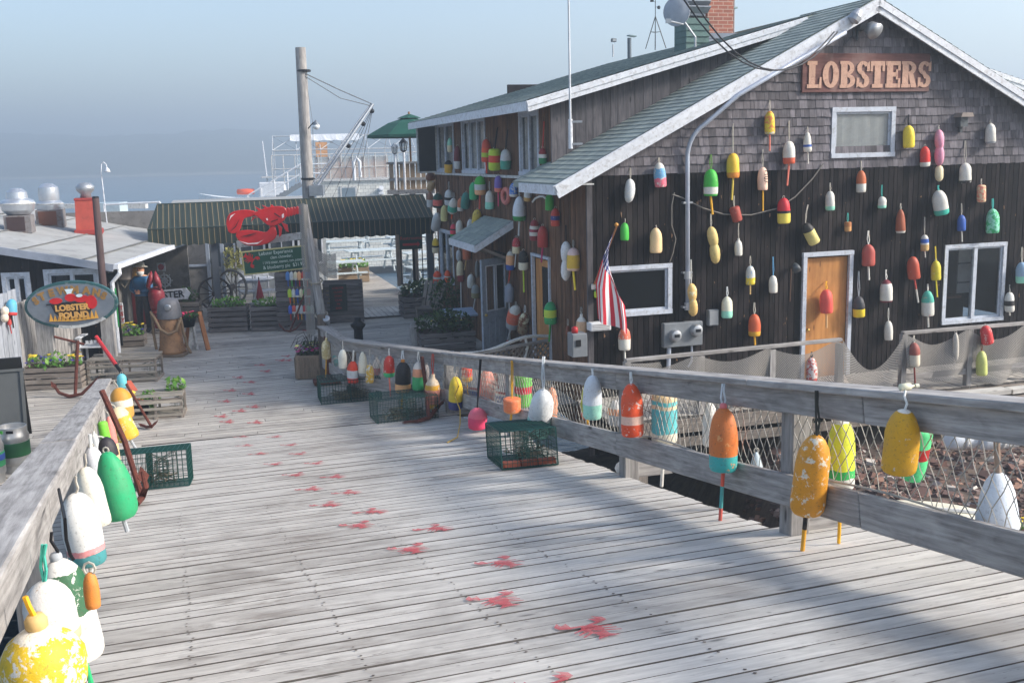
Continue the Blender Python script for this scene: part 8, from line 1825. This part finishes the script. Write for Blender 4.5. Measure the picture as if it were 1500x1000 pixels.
 verts = [(0, 0, .95), (0, 0, 1.2), (0, -.01, 1.42), (0, -.02, 1.52), (-.1, 0, .9), (-.12, -.02, .48), (-.12, 0, .08), (.1, 0, .9), (.13, -.05, .5), (.12, -.02, .08), (-.2, 0, 1.38), (-.27, -.08, 1.14), (-.06, -.24, 1.06), (.2, 0, 1.38), (.28, -.07, 1.14), (.08, -.24, 1.08), (-.12, -.14, .05), (.12, -.16, .05)]
 eds = [(0, 1), (1, 2), (2, 3), (0, 4), (4, 5), (5, 6), (0, 7), (7, 8), (8, 9), (2, 10), (10, 11), (11, 12), (2, 13), (13, 14), (14, 15), (6, 16), (9, 17)]
 rads = [.17, .18, .13, .07, .12, .095, .075, .12, .095, .075, .09, .065, .045, .09, .065, .045, .05, .05]
 me = bpy.data.meshes.new('body'); me.from_pydata([tuple(x*s for x in v) for v in verts], eds, []); ob = bpy.data.objects.new('body', me); C.objects.link(ob); ob.parent = t
 sk = ob.modifiers.new('skin', 'SKIN'); 
 for i, r_ in enumerate(rads): me.skin_vertices[0].data[i].radius = (r_*s, r_*s)
 me.skin_vertices[0].data[0].use_root = True; ss = ob.modifiers.new('sub', 'SUBSURF'); ss.levels = 2; ss.render_levels = 2
 m, nt, b, o = new_mat('carved_paint'); tc = nd(nt, 'ShaderNodeTexCoord'); se = nd(nt, 'ShaderNodeSeparateXYZ'); setin(nt, se, 0, tc.outputs['Object'])
 z_ = mth(nt, 'DIVIDE', se.outputs[2], 1.7*s); setin(nt, b, 'Base Color', ramp(nt, z_, [(0, sr(30, 30, 34)), (.3, sr(34, 36, 46)), (.56, sr(44, 96, 140)), (.86, sr(206, 160, 130))], 'CONSTANT')); b.inputs['Roughness'].default_value = .45; me.materials.append(m)
 mb = MB(); mb.lathe([(.02, 1.5), (.075, 1.54), (.095, 1.6), (.1, 1.66), (.09, 1.72), (.05, 1.77), (.005, 1.78)], 18, Matrix.Diagonal((s*.92, s*1.08, s, 1))); mb.lathe([(.005, 0), (.018, .01), (.016, .05), (.005, .06)], 8, T(0, -.105*s, 1.62*s) @ rotm('X', .2)); hd = mb.build('head', plain('carved_skin', sr(206, 150, 118), .5), t, True)
 mb = MB(); mb.lathe([(.02, -.11), (.06, -.08), (.088, -.02), (.09, .02), (.04, .04)], 14, T(0, -.035*s, 1.56*s)); mb.build('beard', plain('beard_white', sr(206, 206, 204), .8), hd, True); mb = MB(); mb.lathe([(.17, 0), (.165, .02), (.1, .035), (.1, .1), (.06, .13), (.005, .135)], 18, T(0, 0, 1.7*s) @ rotm('X', -.12)); mb.build('hat', plain('souwester', sr(196, 190, 176), .6), hd, True); mb = MB()
 for sx in (-.035, .035): mb.lathe([(.004, 0), (.012, .004), (.004, .012)], 8, T(sx*s, -.1*s, 1.655*s) @ rotm('X', PI/2))
 mb.build('eyes', M_iron, hd)
 mb = MB()
 for sx in (-1, 1):
  hp = V((sx*.07*s, -.25*s, 1.07*s))
  for i in range(4): mb.tube([hp+V((-sx*.01, .01, .03-.02*i)), hp+V((-sx*.05, -.03, .03-.02*i)), hp+V((-sx*.085, -.01, .028-.02*i))], [.011, .01, .008], 6)
  mb.tube([hp+V((0, 0, .02)), hp+V((-sx*.02, -.03, .055)), hp+V((-sx*.045, -.035, .06))], [.012, .011, .008], 6)
 mb.build('fingers', plain('carved_skin', (0, 0, 0)), t)
 # red carved lobster held up beside him
 p2 = p+V((.38, -.15, 0)); t = thing('carved_lobster', 'tall red carved lobster standing right of the carved fisherman', 'statue', p2, 0); k = s
 mb = MB(); mb.lathe([(.14, .55), (.17, .65), (.19, .8), (.19, .95), (.15, 1.05), (.08, 1.1), (.01, 1.12)], 16); mb.build('shell', plain('carved_red', sr(134, 34, 46), .45, col2=sr(190, 120, 116), amt=.45), t, True)
 mb = MB()
 for i in range(5): mb.lathe([(.13-.012*i, .55-.09*i), (.15-.012*i, .53-.09*i), (.14-.012*i, .47-.09*i)], 14)
 mb.build('tail', plain('carved_red', (0, 0, 0)), t, True)
 for sx in (-1, 1): mb = MB(); mb.tube([V((sx*.1, -.05, 1.0)), V((sx*.14, -.12, 1.15)), V((sx*.06, -.1, 1.3)), V((sx*.05, -.08, 1.5))], [.03, .05, .09, .01], 10); mb.build('claw', plain('carved_red', (0, 0, 0)), t, True)
 mb = MB(); mb.lathe([(.2, 0), (.2, .05)], 16); mb.build('base', M_crate, t)
 # dark red locker and hanging floats on the grey wall
 p = onz(200, 484)+V((-.2, 1.1, 0)); t = thing('red_locker', 'narrow dark red cupboard against the grey entrance wall', 'cupboard', p, 0); mb = MB(); mb.box((0, 0, .62), (.42, .3, 1.24)); mb.build('carcase', plain('locker_red', sr(104, 28, 34), .5), t, bev=.01); mb = MB(); mb.box((0, -.155, .62), (.36, .02, 1.12)); mb.build('door', plain('locker_red2', sr(120, 34, 40), .5), t)
 for u, vt, vb, w, c_, sh, lab in ((183, 389, 409, 21, sr(220, 208, 200), 'c', 'wide pinkish white keg shaped float on the grey wall under the gutter'), (199, 390, 410, 11, sr(200, 150, 70), 'b', 'ochre float on the grey wall beside the wide white float'), (219, 401, 418, 9, sr(214, 160, 130), 'b', 'small peach float between the carved fisherman and the ship wheel')):
  q0, q1 = atY(u, vt, p.y-.25), atY(u, vb, p.y-.25); buoy(q0, q1, w/2/ppm(q0), sh, S1(c_), lab, 'floats hanging on the entrance wall', chip=WHITE, camt=.3)
 pts = [atY(u, v, p.y-.3) for u, v in ((176, 408), (178, 416), (183, 421), (187, 414), (190, 409))]; mb = MB(); mb.tube(pts, .02, 6); tag(mb.build('rope', M_rope), 'loop of grey rope hanging under the wide white float', 'rope')
M_red_ = MATS['lobster_red']
left_yard()
# ---- wagon wheels, white chairs, picnic tables
def wheel(p, r, lab, mat, rz):
 t = thing('wagon_wheel', lab, 'wheel', p, rz); mb = MB(); mb.tube([V((r*math.cos(i/28*2*PI), 0, r+r*math.sin(i/28*2*PI))) for i in range(28)], r*.075, 6, True); mb.build('rim', mat, t, True); mb = MB()
 for i in range(12): a = 2*PI*i/12; mb.tube([V((r*.16*math.cos(a), 0, r+r*.16*math.sin(a))), V((r*.95*math.cos(a), 0, r+r*.95*math.sin(a)))], r*.035, 5)
 mb.build('spokes', mat, t); mb = MB(); mb.lathe([(r*.06, -.1), (r*.16, -.08), (r*.16, .08), (r*.06, .1)], 14, T(0, 0, r) @ rotm('X', PI/2)); mb.build('hub', mat, t, True)
q = onz(318, 470)+SD*.7; c = atY(318, 430, q.y); wheel(V((q.x, q.y, c.z-.42)), .42, 'dark wagon wheel standing left behind the leafy crate planter', wood('wheel_dark', sr(50, 44, 42), sr(90, 80, 76), var=.1), .1)
q = onz(345, 468)+SD*.9; c = atY(345, 420, q.y); wheel(V((q.x, q.y, c.z-.44)), .44, 'larger grey wagon wheel standing right behind the leafy crate planter', wood('wheel_grey', sr(110, 104, 100), sr(160, 152, 144), var=.1), -.35)
M_pic = plain('picnic_paint', sr(188, 198, 200), .6, col2=sr(140, 148, 150), amt=.5)
def make_picnic(lab, p, rz):
 t = thing('picnic_table', lab, 'picnic table', p, rz, 'painted picnic tables on the dock')
 mb = MB()
 for i in range(5): mb.box((0, -.32+.16*i, .75), (1.85, .15, .035))
 mb.build('table_top', M_pic, t)
 for s in (-1, 1):
  mb = MB(); mb.box((0, s*.72, .44), (1.85, .13, .035)); mb.box((0, s*.58, .44), (1.85, .13, .035)); mb.build('bench', M_pic, t)
  mb = MB(); mb.beam(V((s*.65, -.72, 0)), V((s*.65, -.22, .73)), .04, .09); mb.beam(V((s*.65, .72, 0)), V((s*.65, .22, .73)), .04, .09); mb.beam(V((s*.69, -.76, .39)), V((s*.69, .76, .39)), .035, .09); mb.beam(V((s*.6, -.32, .7)), V((s*.6, .32, .7)), .035, .07); mb.build('leg', M_pic, t)
 return t
pt = make_picnic('nearest white picnic table left of the boxed yellow flowers', onz(492, 418), YAW+.05)
for u, v, rz, lab in ((545, 396, YAW+.1, 'grey picnic table behind the boxed yellow flowers'), (628, 400, YAW+.2, 'picnic table right of the dock walkway under the awning'), (640, 425, YAW+.15, 'picnic table beside the far low window'), (505, 380, YAW, 'far picnic table near the end of the dock'), (600, 372, YAW+.1, 'farthest picnic table near the dock end under the awning'), (560, 366, YAW, 'picnic table at the very back of the dock')):
 dup(pt, onz(u, v), rz, lab)
def patio_chair(p, rz, lab):
 t = thing('patio_chair', lab, 'chair', p, rz, 'white patio chairs'); mb = MB(); mb.box((0, 0, .43), (.5, .48, .04)); mb.build('seat', M_white, t); mb = MB(); mb.box((0, .24, .88), (.5, .03, .1)); mb.box((0, .24, .66), (.5, .03, .06)); mb.build('backrest', M_white, t)
 for sx in (-.23, .23):
  for sy in (-.21, .24): mb = MB(); mb.beam(V((sx, sy, 0)), V((sx, sy, .92 if sy > 0 else .64)), .035, .035, SD); mb.build('leg', M_white, t)
 return t
pc_ = patio_chair(onz(366, 452)+SD*.5, YAW, 'white slat backed patio chair left under the menu board')
dup(pc_, onz(392, 452)+SD*.7, YAW+.4, 'white patio chair right under the menu board')
dup(pc_, onz(372, 440)+SD*1.8, YAW+PI, 'white patio chair facing away behind the other two')
q = onz(380, 452)+SD*1.1; t = thing('patio_table', 'white round patio table between the white chairs', 'table', q, 0); mb = MB(); mb.lathe([(.02, .7), (.5, .7), (.52, .72), (.5, .74), (.02, .74)], 24); mb.build('table_top', M_white, t); mb = MB(); mb.lathe([(.25, 0), (.25, .03), (.04, .06), (.04, .7)], 14); mb.build('pedestal', M_white, t)
q = onz(384, 470)+SD*.25; t = thing('closed_umbrella', 'small furled red parasol standing in the dark planter', 'umbrella', V((q.x, q.y, .5)), 0); mb = MB(); mb.lathe([(.08, 0), (.1, .08), (.06, .3), (.015, .52)], 10); mb.build('canopy', plain('parasol_red', sr(150, 44, 54), .8), t, True); mb = MB(); mb.tube([V((0, 0, -.3)), V((0, 0, .6))], .014, 6); mb.build('pole', M_iron, t)
t = thing('tree_sapling', 'small yellow green shrub behind the left end of the menu board', 'plant', onz(350, 455)+SD*1.5, 0); mb = MB(); leaves(mb, (0, 0, 1.2), .3, .3, .5, 220, .12); mb.build('foliage', leafmat('leaf_olive', sr(80, 84, 44), sr(130, 132, 70), sr(180, 170, 100)), t); mb = MB(); mb.tube([V((0, 0, 0)), V((.03, 0, 1.3))], .025, 6); mb.build('stem', M_crate, t)
# ================================================================== FAR PIER, POLE, BOAT, UMBRELLA
def pole_():
 b = V(onz(452, 420, 0)); b = atY(452, 300, 30.0); b = V((b.x, b.y, 0)); tp = atY(440, 70, 30.0)
 t = thing('timber_pole', 'thick grey timber pole towering over the awning with a derrick boom', 'pole', b, 0)
 mb = MB(); mb.tube([V((0, 0, -2.5)), V((0, 0, 0))+(tp-b)*.0, (tp-b)*.5, tp-b], [.2, .195, .17, .145], 14); sharp(mb.build('pole', M_rail, t, True), 40)
 mb = MB()
 for v in (104, 262): 
  mb = MB(); c = atY(445 if v < 200 else 451, v, 30)-b; mb.lathe([(.18, -.03), (.2, -.02), (.2, .02), (.18, .03)], 14, T(c)); mb.build('band', M_iron, t)
 c = atY(463, 184, 29.7)-b; k = 1/ppm(c+b)
 l = thing('dock_lamp', 'white glass dock lamp on a bent arm of the timber pole', 'lamp', c+b, 0)
 mb = MB(); mb.tube([V((-12*k, 0, 6*k-.2)), V((-8*k, 0, 0)), V((-4*k, 0, 4*k)), V((0, 0, 6*k))], .015, 6); mb.build('arm', M_iron, l)
 mb = MB(); mb.lathe([(.02, 8*k), (.05, 5*k), (.1, 2*k), (.105, 1*k), (.02, 1.5*k)], 14); mb.build('shade', plain('shade_grey', sr(120, 126, 132), .4, .4), l, True); mb = MB(); mb.lathe([(.1, 1*k), (.1, -2*k), (.07, -5*k), (.01, -6*k)], 14); mb.build('globe', plain('milk_glass', sr(226, 230, 232), .25), l, True)
 # derrick boom
 a, e = atY(464, 274, 29.9), atY(546, 153, 31.5); t = thing('derrick_boom', 'pale steel derrick boom slung on cables from the timber pole', 'derrick', a, 0)
 mb = MB(); d = (e-a); x = d.normalized(); y = x.cross(V((0, 1, 0))).normalized()
 mb.tube([V((0, 0, 0)), d], .05, 8); mb.tube([y*.14, d+y*.05], .025, 6)
 for i in range(14): mb.tube([d*(i/14)+y*.02, d*((i+.5)/14)+y*.13*(1-i/18), d*((i+1)/14)+y*.02], .012, 4)
 mb.build('boom', plain('boom_grey', sr(140, 146, 154), .5, .3), t)
 mb = MB(); top = atY(447, 108, 29.9)-a
 mb.tube([top, top.lerp(d, .5)-UP*.02, d], .016, 5); mb.tube([top-UP*.08, top.lerp(d, .5)-UP*.25, d-UP*.06], .012, 5)
 for u, v in ((486, 292), (505, 290), (522, 288), (470, 292)): mb.tube([d-UP*.1, atY(u, v, 32)-a], .008, 4)
 mb.tube([top, atY(458, 180, 29.8)-a, atY(459, 215, 29.8)-a], .006, 4); mb.build('cables', plain('cable_grey', sr(90, 94, 100), .6), t)
 mb = MB(); 
 for f in (.98, .82, .55): mb.lathe([(.02, -.08), (.07, -.05), (.07, .05), (.02, .08)], 10, T(d*f-UP*.15) @ rotm('X', PI/2))
 mb.build('pulley', M_iron, t); mb = MB(); mb.box((0, 0, -.1), (.4, .3, .3)); mb.build('winch', M_galv, t)
pole_()
def far_pier():
 Y = 62.0; P = lambda u, v, dy=0.0: atY(u, v, Y+dy); k = Y/1500*1.02
 o = P(455, 292); o = V((o.x, o.y, 0)); yaw = .2
 t = thing('pier_building', 'white shingled pier building with a railed roof deck beyond the awning', 'building', o, yaw)
 M = (T(o) @ Matrix.Rotation(yaw, 4, 'Z')).inverted(); nf = V((math.sin(yaw), -math.cos(yaw), 0))
 L = lambda u, v: M @ onpl(u, v, o, nf)
 a = L(462, 262); b = L(630, 262); W = b.x+2-a.x; z1 = L(540, 264).z
 m, nt, bb, oo = new_mat('white_shingle'); pc = attr(nt, 'pc').outputs['Vector']; n = nd(nt, 'ShaderNodeTexBrick'); se = nd(nt, 'ShaderNodeSeparateXYZ'); setin(nt, se, 0, pc); cx = nd(nt, 'ShaderNodeCombineXYZ'); setin(nt, cx, 0, se.outputs[0]); setin(nt, cx, 1, se.outputs[2]); nt.links.new(cx.outputs[0], n.inputs['Vector']); n.inputs['Scale'].default_value = 1; n.inputs['Brick Width'].default_value = .3; n.inputs['Row Height'].default_value = .2; n.inputs['Mortar Size'].default_value = .012; n.inputs['Color1'].default_value = sr(216, 216, 208)+(1,); n.inputs['Color2'].default_value = sr(192, 192, 186)+(1,); n.inputs['Mortar'].default_value = sr(150, 150, 148)+(1,)
 setin(nt, bb, 'Base Color', n.outputs[0]); bb.inputs['Roughness'].default_value = .85
 mb = MB(); mb.add([V((x, y, z)) for x in (a.x, a.x+W) for y in (0, 8) for z in (-2.5, z1)], [(0, 1, 3, 2), (4, 6, 7, 5), (0, 4, 5, 1), (2, 3, 7, 6), (1, 5, 7, 3)]); mb.build('wall', m, t)
 mb = MB(); mb.box((a.x+W/2, 3.95, z1+.06), (W+.2, 8.2, .12)); mb.build('deck_edge', M_white2, t)
 q = L(511, 286); mb = MB(); mb.box((q.x, -.03, q.z), (1.0, .06, 1.1)); w = mb.build('window', M_white2, t); mb = MB(); mb.box((q.x, -.062, q.z), (.8, .01, .9)); mb.build('pane', plain('far_pane', sr(110, 124, 134), .2), w)
 q = L(558, 280); mb = MB(); mb.box((q.x, -.1, q.z), (.3, .2, .35)); mb.lathe([(.1, 0), (.14, .15), (.14, .3), (.02, .3)], 10, T(q.x, -.15, q.z+.1) @ rotm('X', 1.2)); mb.build('wall_lamp', M_white, t)
 q = L(523, 252); mb = MB(); mb.tube([V((q.x-.18, -.1, z1)), V((q.x-.18, -.1, z1+1.1)), V((q.x, -.1, z1+1.35)), V((q.x+.18, -.1, z1+1.1)), V((q.x+.18, -.1, z1+.2))], .1, 8); mb.build('vent_pipe', M_white, t)
 # roof railing
 mb = MB(); zr = z1+1.6; n = 16
 for i in range(n+1):
  x = a.x-2.5+(W+2)*i/n; mb.tube([V((x, .2, z1)), V((x, .2, zr))], .028, 5)
 for z in (zr, z1+.8): mb.tube([V((a.x-2.5, .2, z)), V((a.x+W, .2, z))], .028, 5)
 mb.build('railing', M_white2, t)
 mb = MB(); mb.box((a.x+W/2-1, .24, (z1+zr)/2), (W, .01, zr-z1-.3)); mb.build('windscreen', glassmat('screen_glass', sr(180, 196, 204), .35), t)
 # canopy frame
 mb = MB(); zc0, zc1 = L(500, 218).z, L(500, 196).z; x0, x1 = L(398, 218).x, L(610, 218).x
 for x in [x0+(x1-x0)*i/6 for i in range(7)]: mb.tube([V((x, 1, z1)), V((x, 1, zc0))], .028, 5); mb.tube([V((x, 6, z1)), V((x, 6, zc0))], .028, 5); mb.tube([V((x, 1, zc0)), V((x, 3.5, zc1)), V((x, 6, zc0))], .028, 5)
 for y, z in ((1, zc0), (6, zc0), (3.5, zc1)): mb.tube([V((x0, y, z)), V((x1, y, z))], .03, 5)
 for i in range(6): xa, xb = x0+(x1-x0)*i/6, x0+(x1-x0)*(i+1)/6; mb.tube([V((xa, 1, zc0)), V((xb, 3.5, zc1))], .02, 4); mb.tube([V((xb, 1, zc0)), V((xa, 3.5, zc1))], .02, 4)
 mb.build('canopy_frame', plain('frame_white', sr(170, 175, 180), .5), t)
 mb = MB(); n = 24; vs = []; fs = []
 xm0, xm1 = L(424, 197).x, L(530, 197).x
 for i in range(n+1): x = xm0+(xm1-xm0)*i/n; vs += [V((x, 3.4, zc1+.08)), V((x, 1.0+.9, zc1-.3-.06*abs(math.sin(i*.8))))]
 for i in range(n): fs.append((2*i, 2*i+1, 2*i+3, 2*i+2))
 mb.add(vs, fs); mb.build('canvas', plain('canvas_white', sr(196, 199, 202), .8), t)
 mb = MB(); q = L(560, 240); mb.box(((L(462, 245).x+L(574, 245).x)/2, 2.5, z1+.7), (L(574, 245).x-L(462, 245).x, .15, 1.4)); mb.build('bar_front', wood('bar_orange', sr(170, 120, 80), sr(214, 164, 116), var=.1, gscale=.3), t); mb = MB(); mb.box(((L(462, 245).x+L(574, 245).x)/2, 2.5, z1+1.44), (L(574, 245).x-L(462, 245).x+.3, .5, .08)); mb.build('bar_top', M_white2, t); mb = MB(); q = L(420, 215); mb.box((L(463, 232).x+.4, 2.2, z1+1.9), (.7, .6, .9)); mb.build('cupboard', wood('bar_orange', (0, 0, 0), (0, 0, 0)), t)
 # stairs up to the deck
 s0, s1 = L(365, 302), L(440, 246); t2 = thing('pier_stairs', 'white railed staircase climbing to the roof deck of the pier building', 'stairs', o, yaw)
 y_ = -.6; mb = MB(); n = 14
 for i in range(n): f = i/n; mb.box((s0.x+(s1.x-s0.x)*f, y_, s0.z-.4+(z1-s0.z+.4)*f), (.34, 1.2, .06))
 for yy in (y_-.6, y_+.6): mb.beam(V((s0.x, yy, s0.z-.5)), V((s1.x, yy, z1-.1)), .06, .25)
 mb.build('steps', plain('step_grey', sr(110, 116, 122), .7), t2)
 for yy in (y_-.6, y_+.6):
  mb = MB()
  for h in (.5, 1.05): mb.tube([V((s0.x, yy, s0.z-.4+h)), V((s1.x, yy, z1+h)), V((s1.x+1.6, yy, z1+h))], .04, 5)
  for i in range(5): f = i/4; x = s0.x+(s1.x-s0.x)*f; z = s0.z-.4+(z1-s0.z+.4)*f; mb.tube([V((x, yy, z)), V((x, yy, z+1.05))], .04, 5)
  mb.build('handrail', M_white, t2)
 mb = MB(); mb.box(((L(345, 290).x+L(462, 290).x)/2, 4, -.6), (L(462, 290).x-L(345, 290).x, 7, 3.6-.6)); tag(mb.build('harbour_pier', plain('wall_greywhite', (0, 0, 0))), 'pale grey pier block under the white stairs', 'pier').location = o; mb_ = C.objects['harbour_pier']; mb_.rotation_euler = (0, 0, yaw)
 # pier handrail in white at the left
 A = atY(152, 300, 46); B = atY(234, 296, 46); t3 = thing('pier_railing', 'white pipe railing beyond the low grey roof', 'railing', V((A.x, A.y, 0)), 0); mb = MB(); o3 = V((A.x, A.y, 0)); mb.tube([A-o3, B-o3], .05, 6); mb.tube([B-o3, B-o3-UP*1.4], .05, 6); mb.tube([A-o3, A-o3-UP*1.2], .05, 6); mb.build('rail', M_white, t3); mb = MB(); mb.beam(A-o3-UP*1.1, B-o3-UP*1.0, .1, .3); mb.build('kickboard', wood('bar_orange', (0, 0, 0), (0, 0, 0)), t3)
 mb = MB(); A, B = atY(-20, 302, 50), atY(215, 302, 50); mb.beam(A, B, .4, .22); tag(mb.build('pier_edge', M_white2), 'long pale pier edge beam seen between the ventilators', 'pier')
 A, B = atY(232, 300, 55), atY(372, 291, 55); t3 = thing('pier_railing', 'thin grey pier railing above the left half of the awning', 'railing', V((A.x, A.y, 0)), 0); o3 = V((A.x, A.y, 0)); mb = MB(); mb.tube([A-o3, B-o3], .05, 6); mb.build('rail', M_white2, t3); mb = MB()
 for i in range(6): q = A.lerp(B, i/5)-o3; mb.tube([q, q-UP*1.3], .04, 5)
 mb.build('baluster', M_white2, t3)
 mb = MB(); A = atY(128, 304, 47); mb.box((A.x+1, A.y, A.z-.3), (1.3, 1, 1.0)); tag(mb.build('deck_box', plain('deckbox', sr(170, 186, 194), .6)), 'pale blue box beside the white pipe railing behind the timber pole', 'box')
 # boat with orange raft
 c = atY(372, 288, 88); t4 = thing('moored_boat', 'white motor boat with an orange raft moored beyond the awning', 'boat', V((c.x, c.y, -3)), .15)
 zb = c.z+3; mb = MB(); vs = []; fs = []; n = 14
 for i in range(n+1):
  s = -1+2*i/n; w = 1.5*(1-max(0, -s)**2.4*.95); sh = .5*max(0, -s)**2
  vs += [V((s*4.5, -w, zb-.1+sh)), V((s*4.3, -w*.75, -.2)), V((s*4.3, w*.75, -.2)), V((s*4.5, w, zb-.1+sh))]
 for i in range(n):
  for j in range(3): k_ = 4*i+j; fs.append((k_, k_+1, k_+5, k_+4))
  fs.append((4*i+3, 4*i, 4*i+4, 4*i+7))
 fs.append((0, 3, 2, 1)); k_ = 4*n; fs.append((k_, k_+1, k_+2, k_+3)); mb.add(vs, fs); mb.build('hull', plain('hull_white', sr(226, 228, 226), .4), t4)
 mb = MB(); mb.box((1.6, 0, zb+.6), (2.2, 1.8, 1.2)); mb.build('cabin', M_white, t4, bev=.1); mb = MB(); mb.lathe([(.08, -.75), (.22, -.68), (.25, 0), (.22, .68), (.08, .75)], 12, T(-.6, -.5, zb+.45) @ rotm('Y', PI/2)); mb.build('life_raft', plain('raft_orange', sr(226, 90, 50), .5), t4, True); mb = MB(); mb.tube([V((1.2, 0, zb+1.2)), V((1.0, 0, zb+4.6))], .05, 5); mb.build('mast', M_white, t4); mb = MB(); mb.box((2.4, 0, zb+1.6), (3.2, 1.6, .12)); mb.build('roof_panel', M_white2, t4)
 # deck end of the house: railing, lamps, umbrella
 A = HM @ V((-.6, HD+.3, 2.3)); Yd = A.y+3; rp = lambda u, v, y=Yd: atY(u, v, y)
 t5 = thing('upper_deck', 'grey boarded upper deck railing at the far end of the house', 'deck', rp(600, 300), 0); o5 = t5.location.copy()
 mb = MB(); z0, z1_ = rp(600, 278).z, rp(600, 240).z; x0, x1 = rp(570, 260).x, rp(634, 260).x; x = x0
 while x < x1: mb.box((x+.07-o5.x, 0, (z0+z1_)/2-o5.z), (.12, .03, z1_-z0)); x += .15
 mb.build('balustrade', wood('deck_orange', sr(120, 104, 90), sr(190, 164, 136), var=.25), t5); mb = MB(); mb.box(((x0+x1)/2-o5.x, 0, z1_-o5.z+.03), (x1-x0+.1, .16, .06)); mb.box(((x0+x1)/2-o5.x, .8, z0-o5.z-.05), (x1-x0+.1, 2, .12)); mb.box(((x0+x1)/2-o5.x, -.03, z0-o5.z+.3), (x1-x0, .04, .08)); mb.build('deck_rail', M_rail, t5)
 mb = MB()
 for xx in (x0+.15, (x0+x1)/2, x1-.15): mb.box((xx-o5.x, .3, z0-o5.z-1.4), (.16, .16, 2.7))
 mb.build('support_post', M_crate, t5)
 for u, vt, vb, lab, sc in ((592, 203, 240, 'larger black post lantern before the green umbrella', 1.0), (579, 210, 240, 'smaller pale post lantern left of the black one', .75)):
  q = rp(u, vb, Yd-.1); k = 1/ppm(q); l = thing('post_lantern', lab, 'lamp', q-UP*.2, 0); h_ = (vb-vt)*k
  mc = M_iron if sc == 1 else plain('lantern_grey', sr(120, 128, 136), .5)
  mb = MB(); mb.tube([V((0, 0, -.6)), V((0, 0, h_*.45+.2))], .035, 8); mb.build('post', M_white, l); z = h_*.45+.2; s_ = h_*.55; mb = MB(); mb.lathe([(s_*.1, z), (s_*.22, z+s_*.12), (s_*.2, z+s_*.14)], 6); mb.lathe([(s_*.34, z+s_*.66), (s_*.16, z+s_*.86), (s_*.03, z+s_)], 6)
  for i in range(6): a_ = 2*PI*i/6; mb.tube([V((s_*.2*math.cos(a_), s_*.2*math.sin(a_), z+s_*.12)), V((s_*.28*math.cos(a_), s_*.28*math.sin(a_), z+s_*.67))], s_*.03, 4)
  mb.build('lantern', mc, l); mb = MB(); mb.lathe([(s_*.17, z+s_*.14), (s_*.24, z+s_*.66)], 6); mb.build('glass', glassmat('lamp_glass', sr(150, 160, 166), .4), l)
 q = rp(599, 170, Yd+1.5); k = 1/ppm(q); u_ = thing('patio_umbrella', 'dark green open patio umbrella on the upper deck', 'umbrella', V((q.x, q.y, rp(600, 272, Yd+1.5).z)), 0); zq = q.z-u_.location.z
 n = 8; rr_ = 64*k; vs = [V((0, 0, zq))]; fs = []
 for i in range(n): a_ = 2*PI*(i+.5)/n; vs.append(V((rr_*.5*math.cos(a_), rr_*.5*math.sin(a_), zq-10*k)))
 for i in range(n): a_ = 2*PI*(i+.5)/n; vs.append(V((rr_*math.cos(a_), rr_*math.sin(a_), zq-27*k)))
 for i in range(n): a_ = 2*PI*(i+.5)/n; vs.append(V((rr_*math.cos(a_), rr_*math.sin(a_), zq-31*k)))
 for i in range(n):
  j = (i+1) % n; fs += [(0, 1+i, 1+j), (1+i, 1+n+i, 1+n+j, 1+j), (1+n+i, 1+2*n+i, 1+2*n+j, 1+n+j)]
 mb = MB(); mb.add(vs, fs); mb.build('canopy', plain('canvas_green', sr(8, 74, 60), .8, 0, .15, 3), u_); mb = MB(); mb.tube([V((0, 0, -.2)), V((0, 0, zq+6*k))], .03, 8); mb.build('pole', wood('pole_wood', sr(120, 84, 56), sr(160, 120, 84), var=.1), u_); mb = MB(); mb.lathe([(rr_*.28, zq-3.5*k), (rr_*.2, zq-1*k), (.02, zq+3*k)], 8); mb.build('vent_cap', plain('canvas_green', (0, 0, 0)), u_)
 mb = MB()
 for i in range(n): a_ = 2*PI*(i+.5)/n; mb.tube([V((0, 0, zq-1*k)), V((rr_*.5*math.cos(a_), rr_*.5*math.sin(a_), zq-11*k)), V((rr_*.98*math.cos(a_), rr_*.98*math.sin(a_), zq-28*k))], .012, 4)
 mb.build('ribs', M_crate, u_)
far_pier()
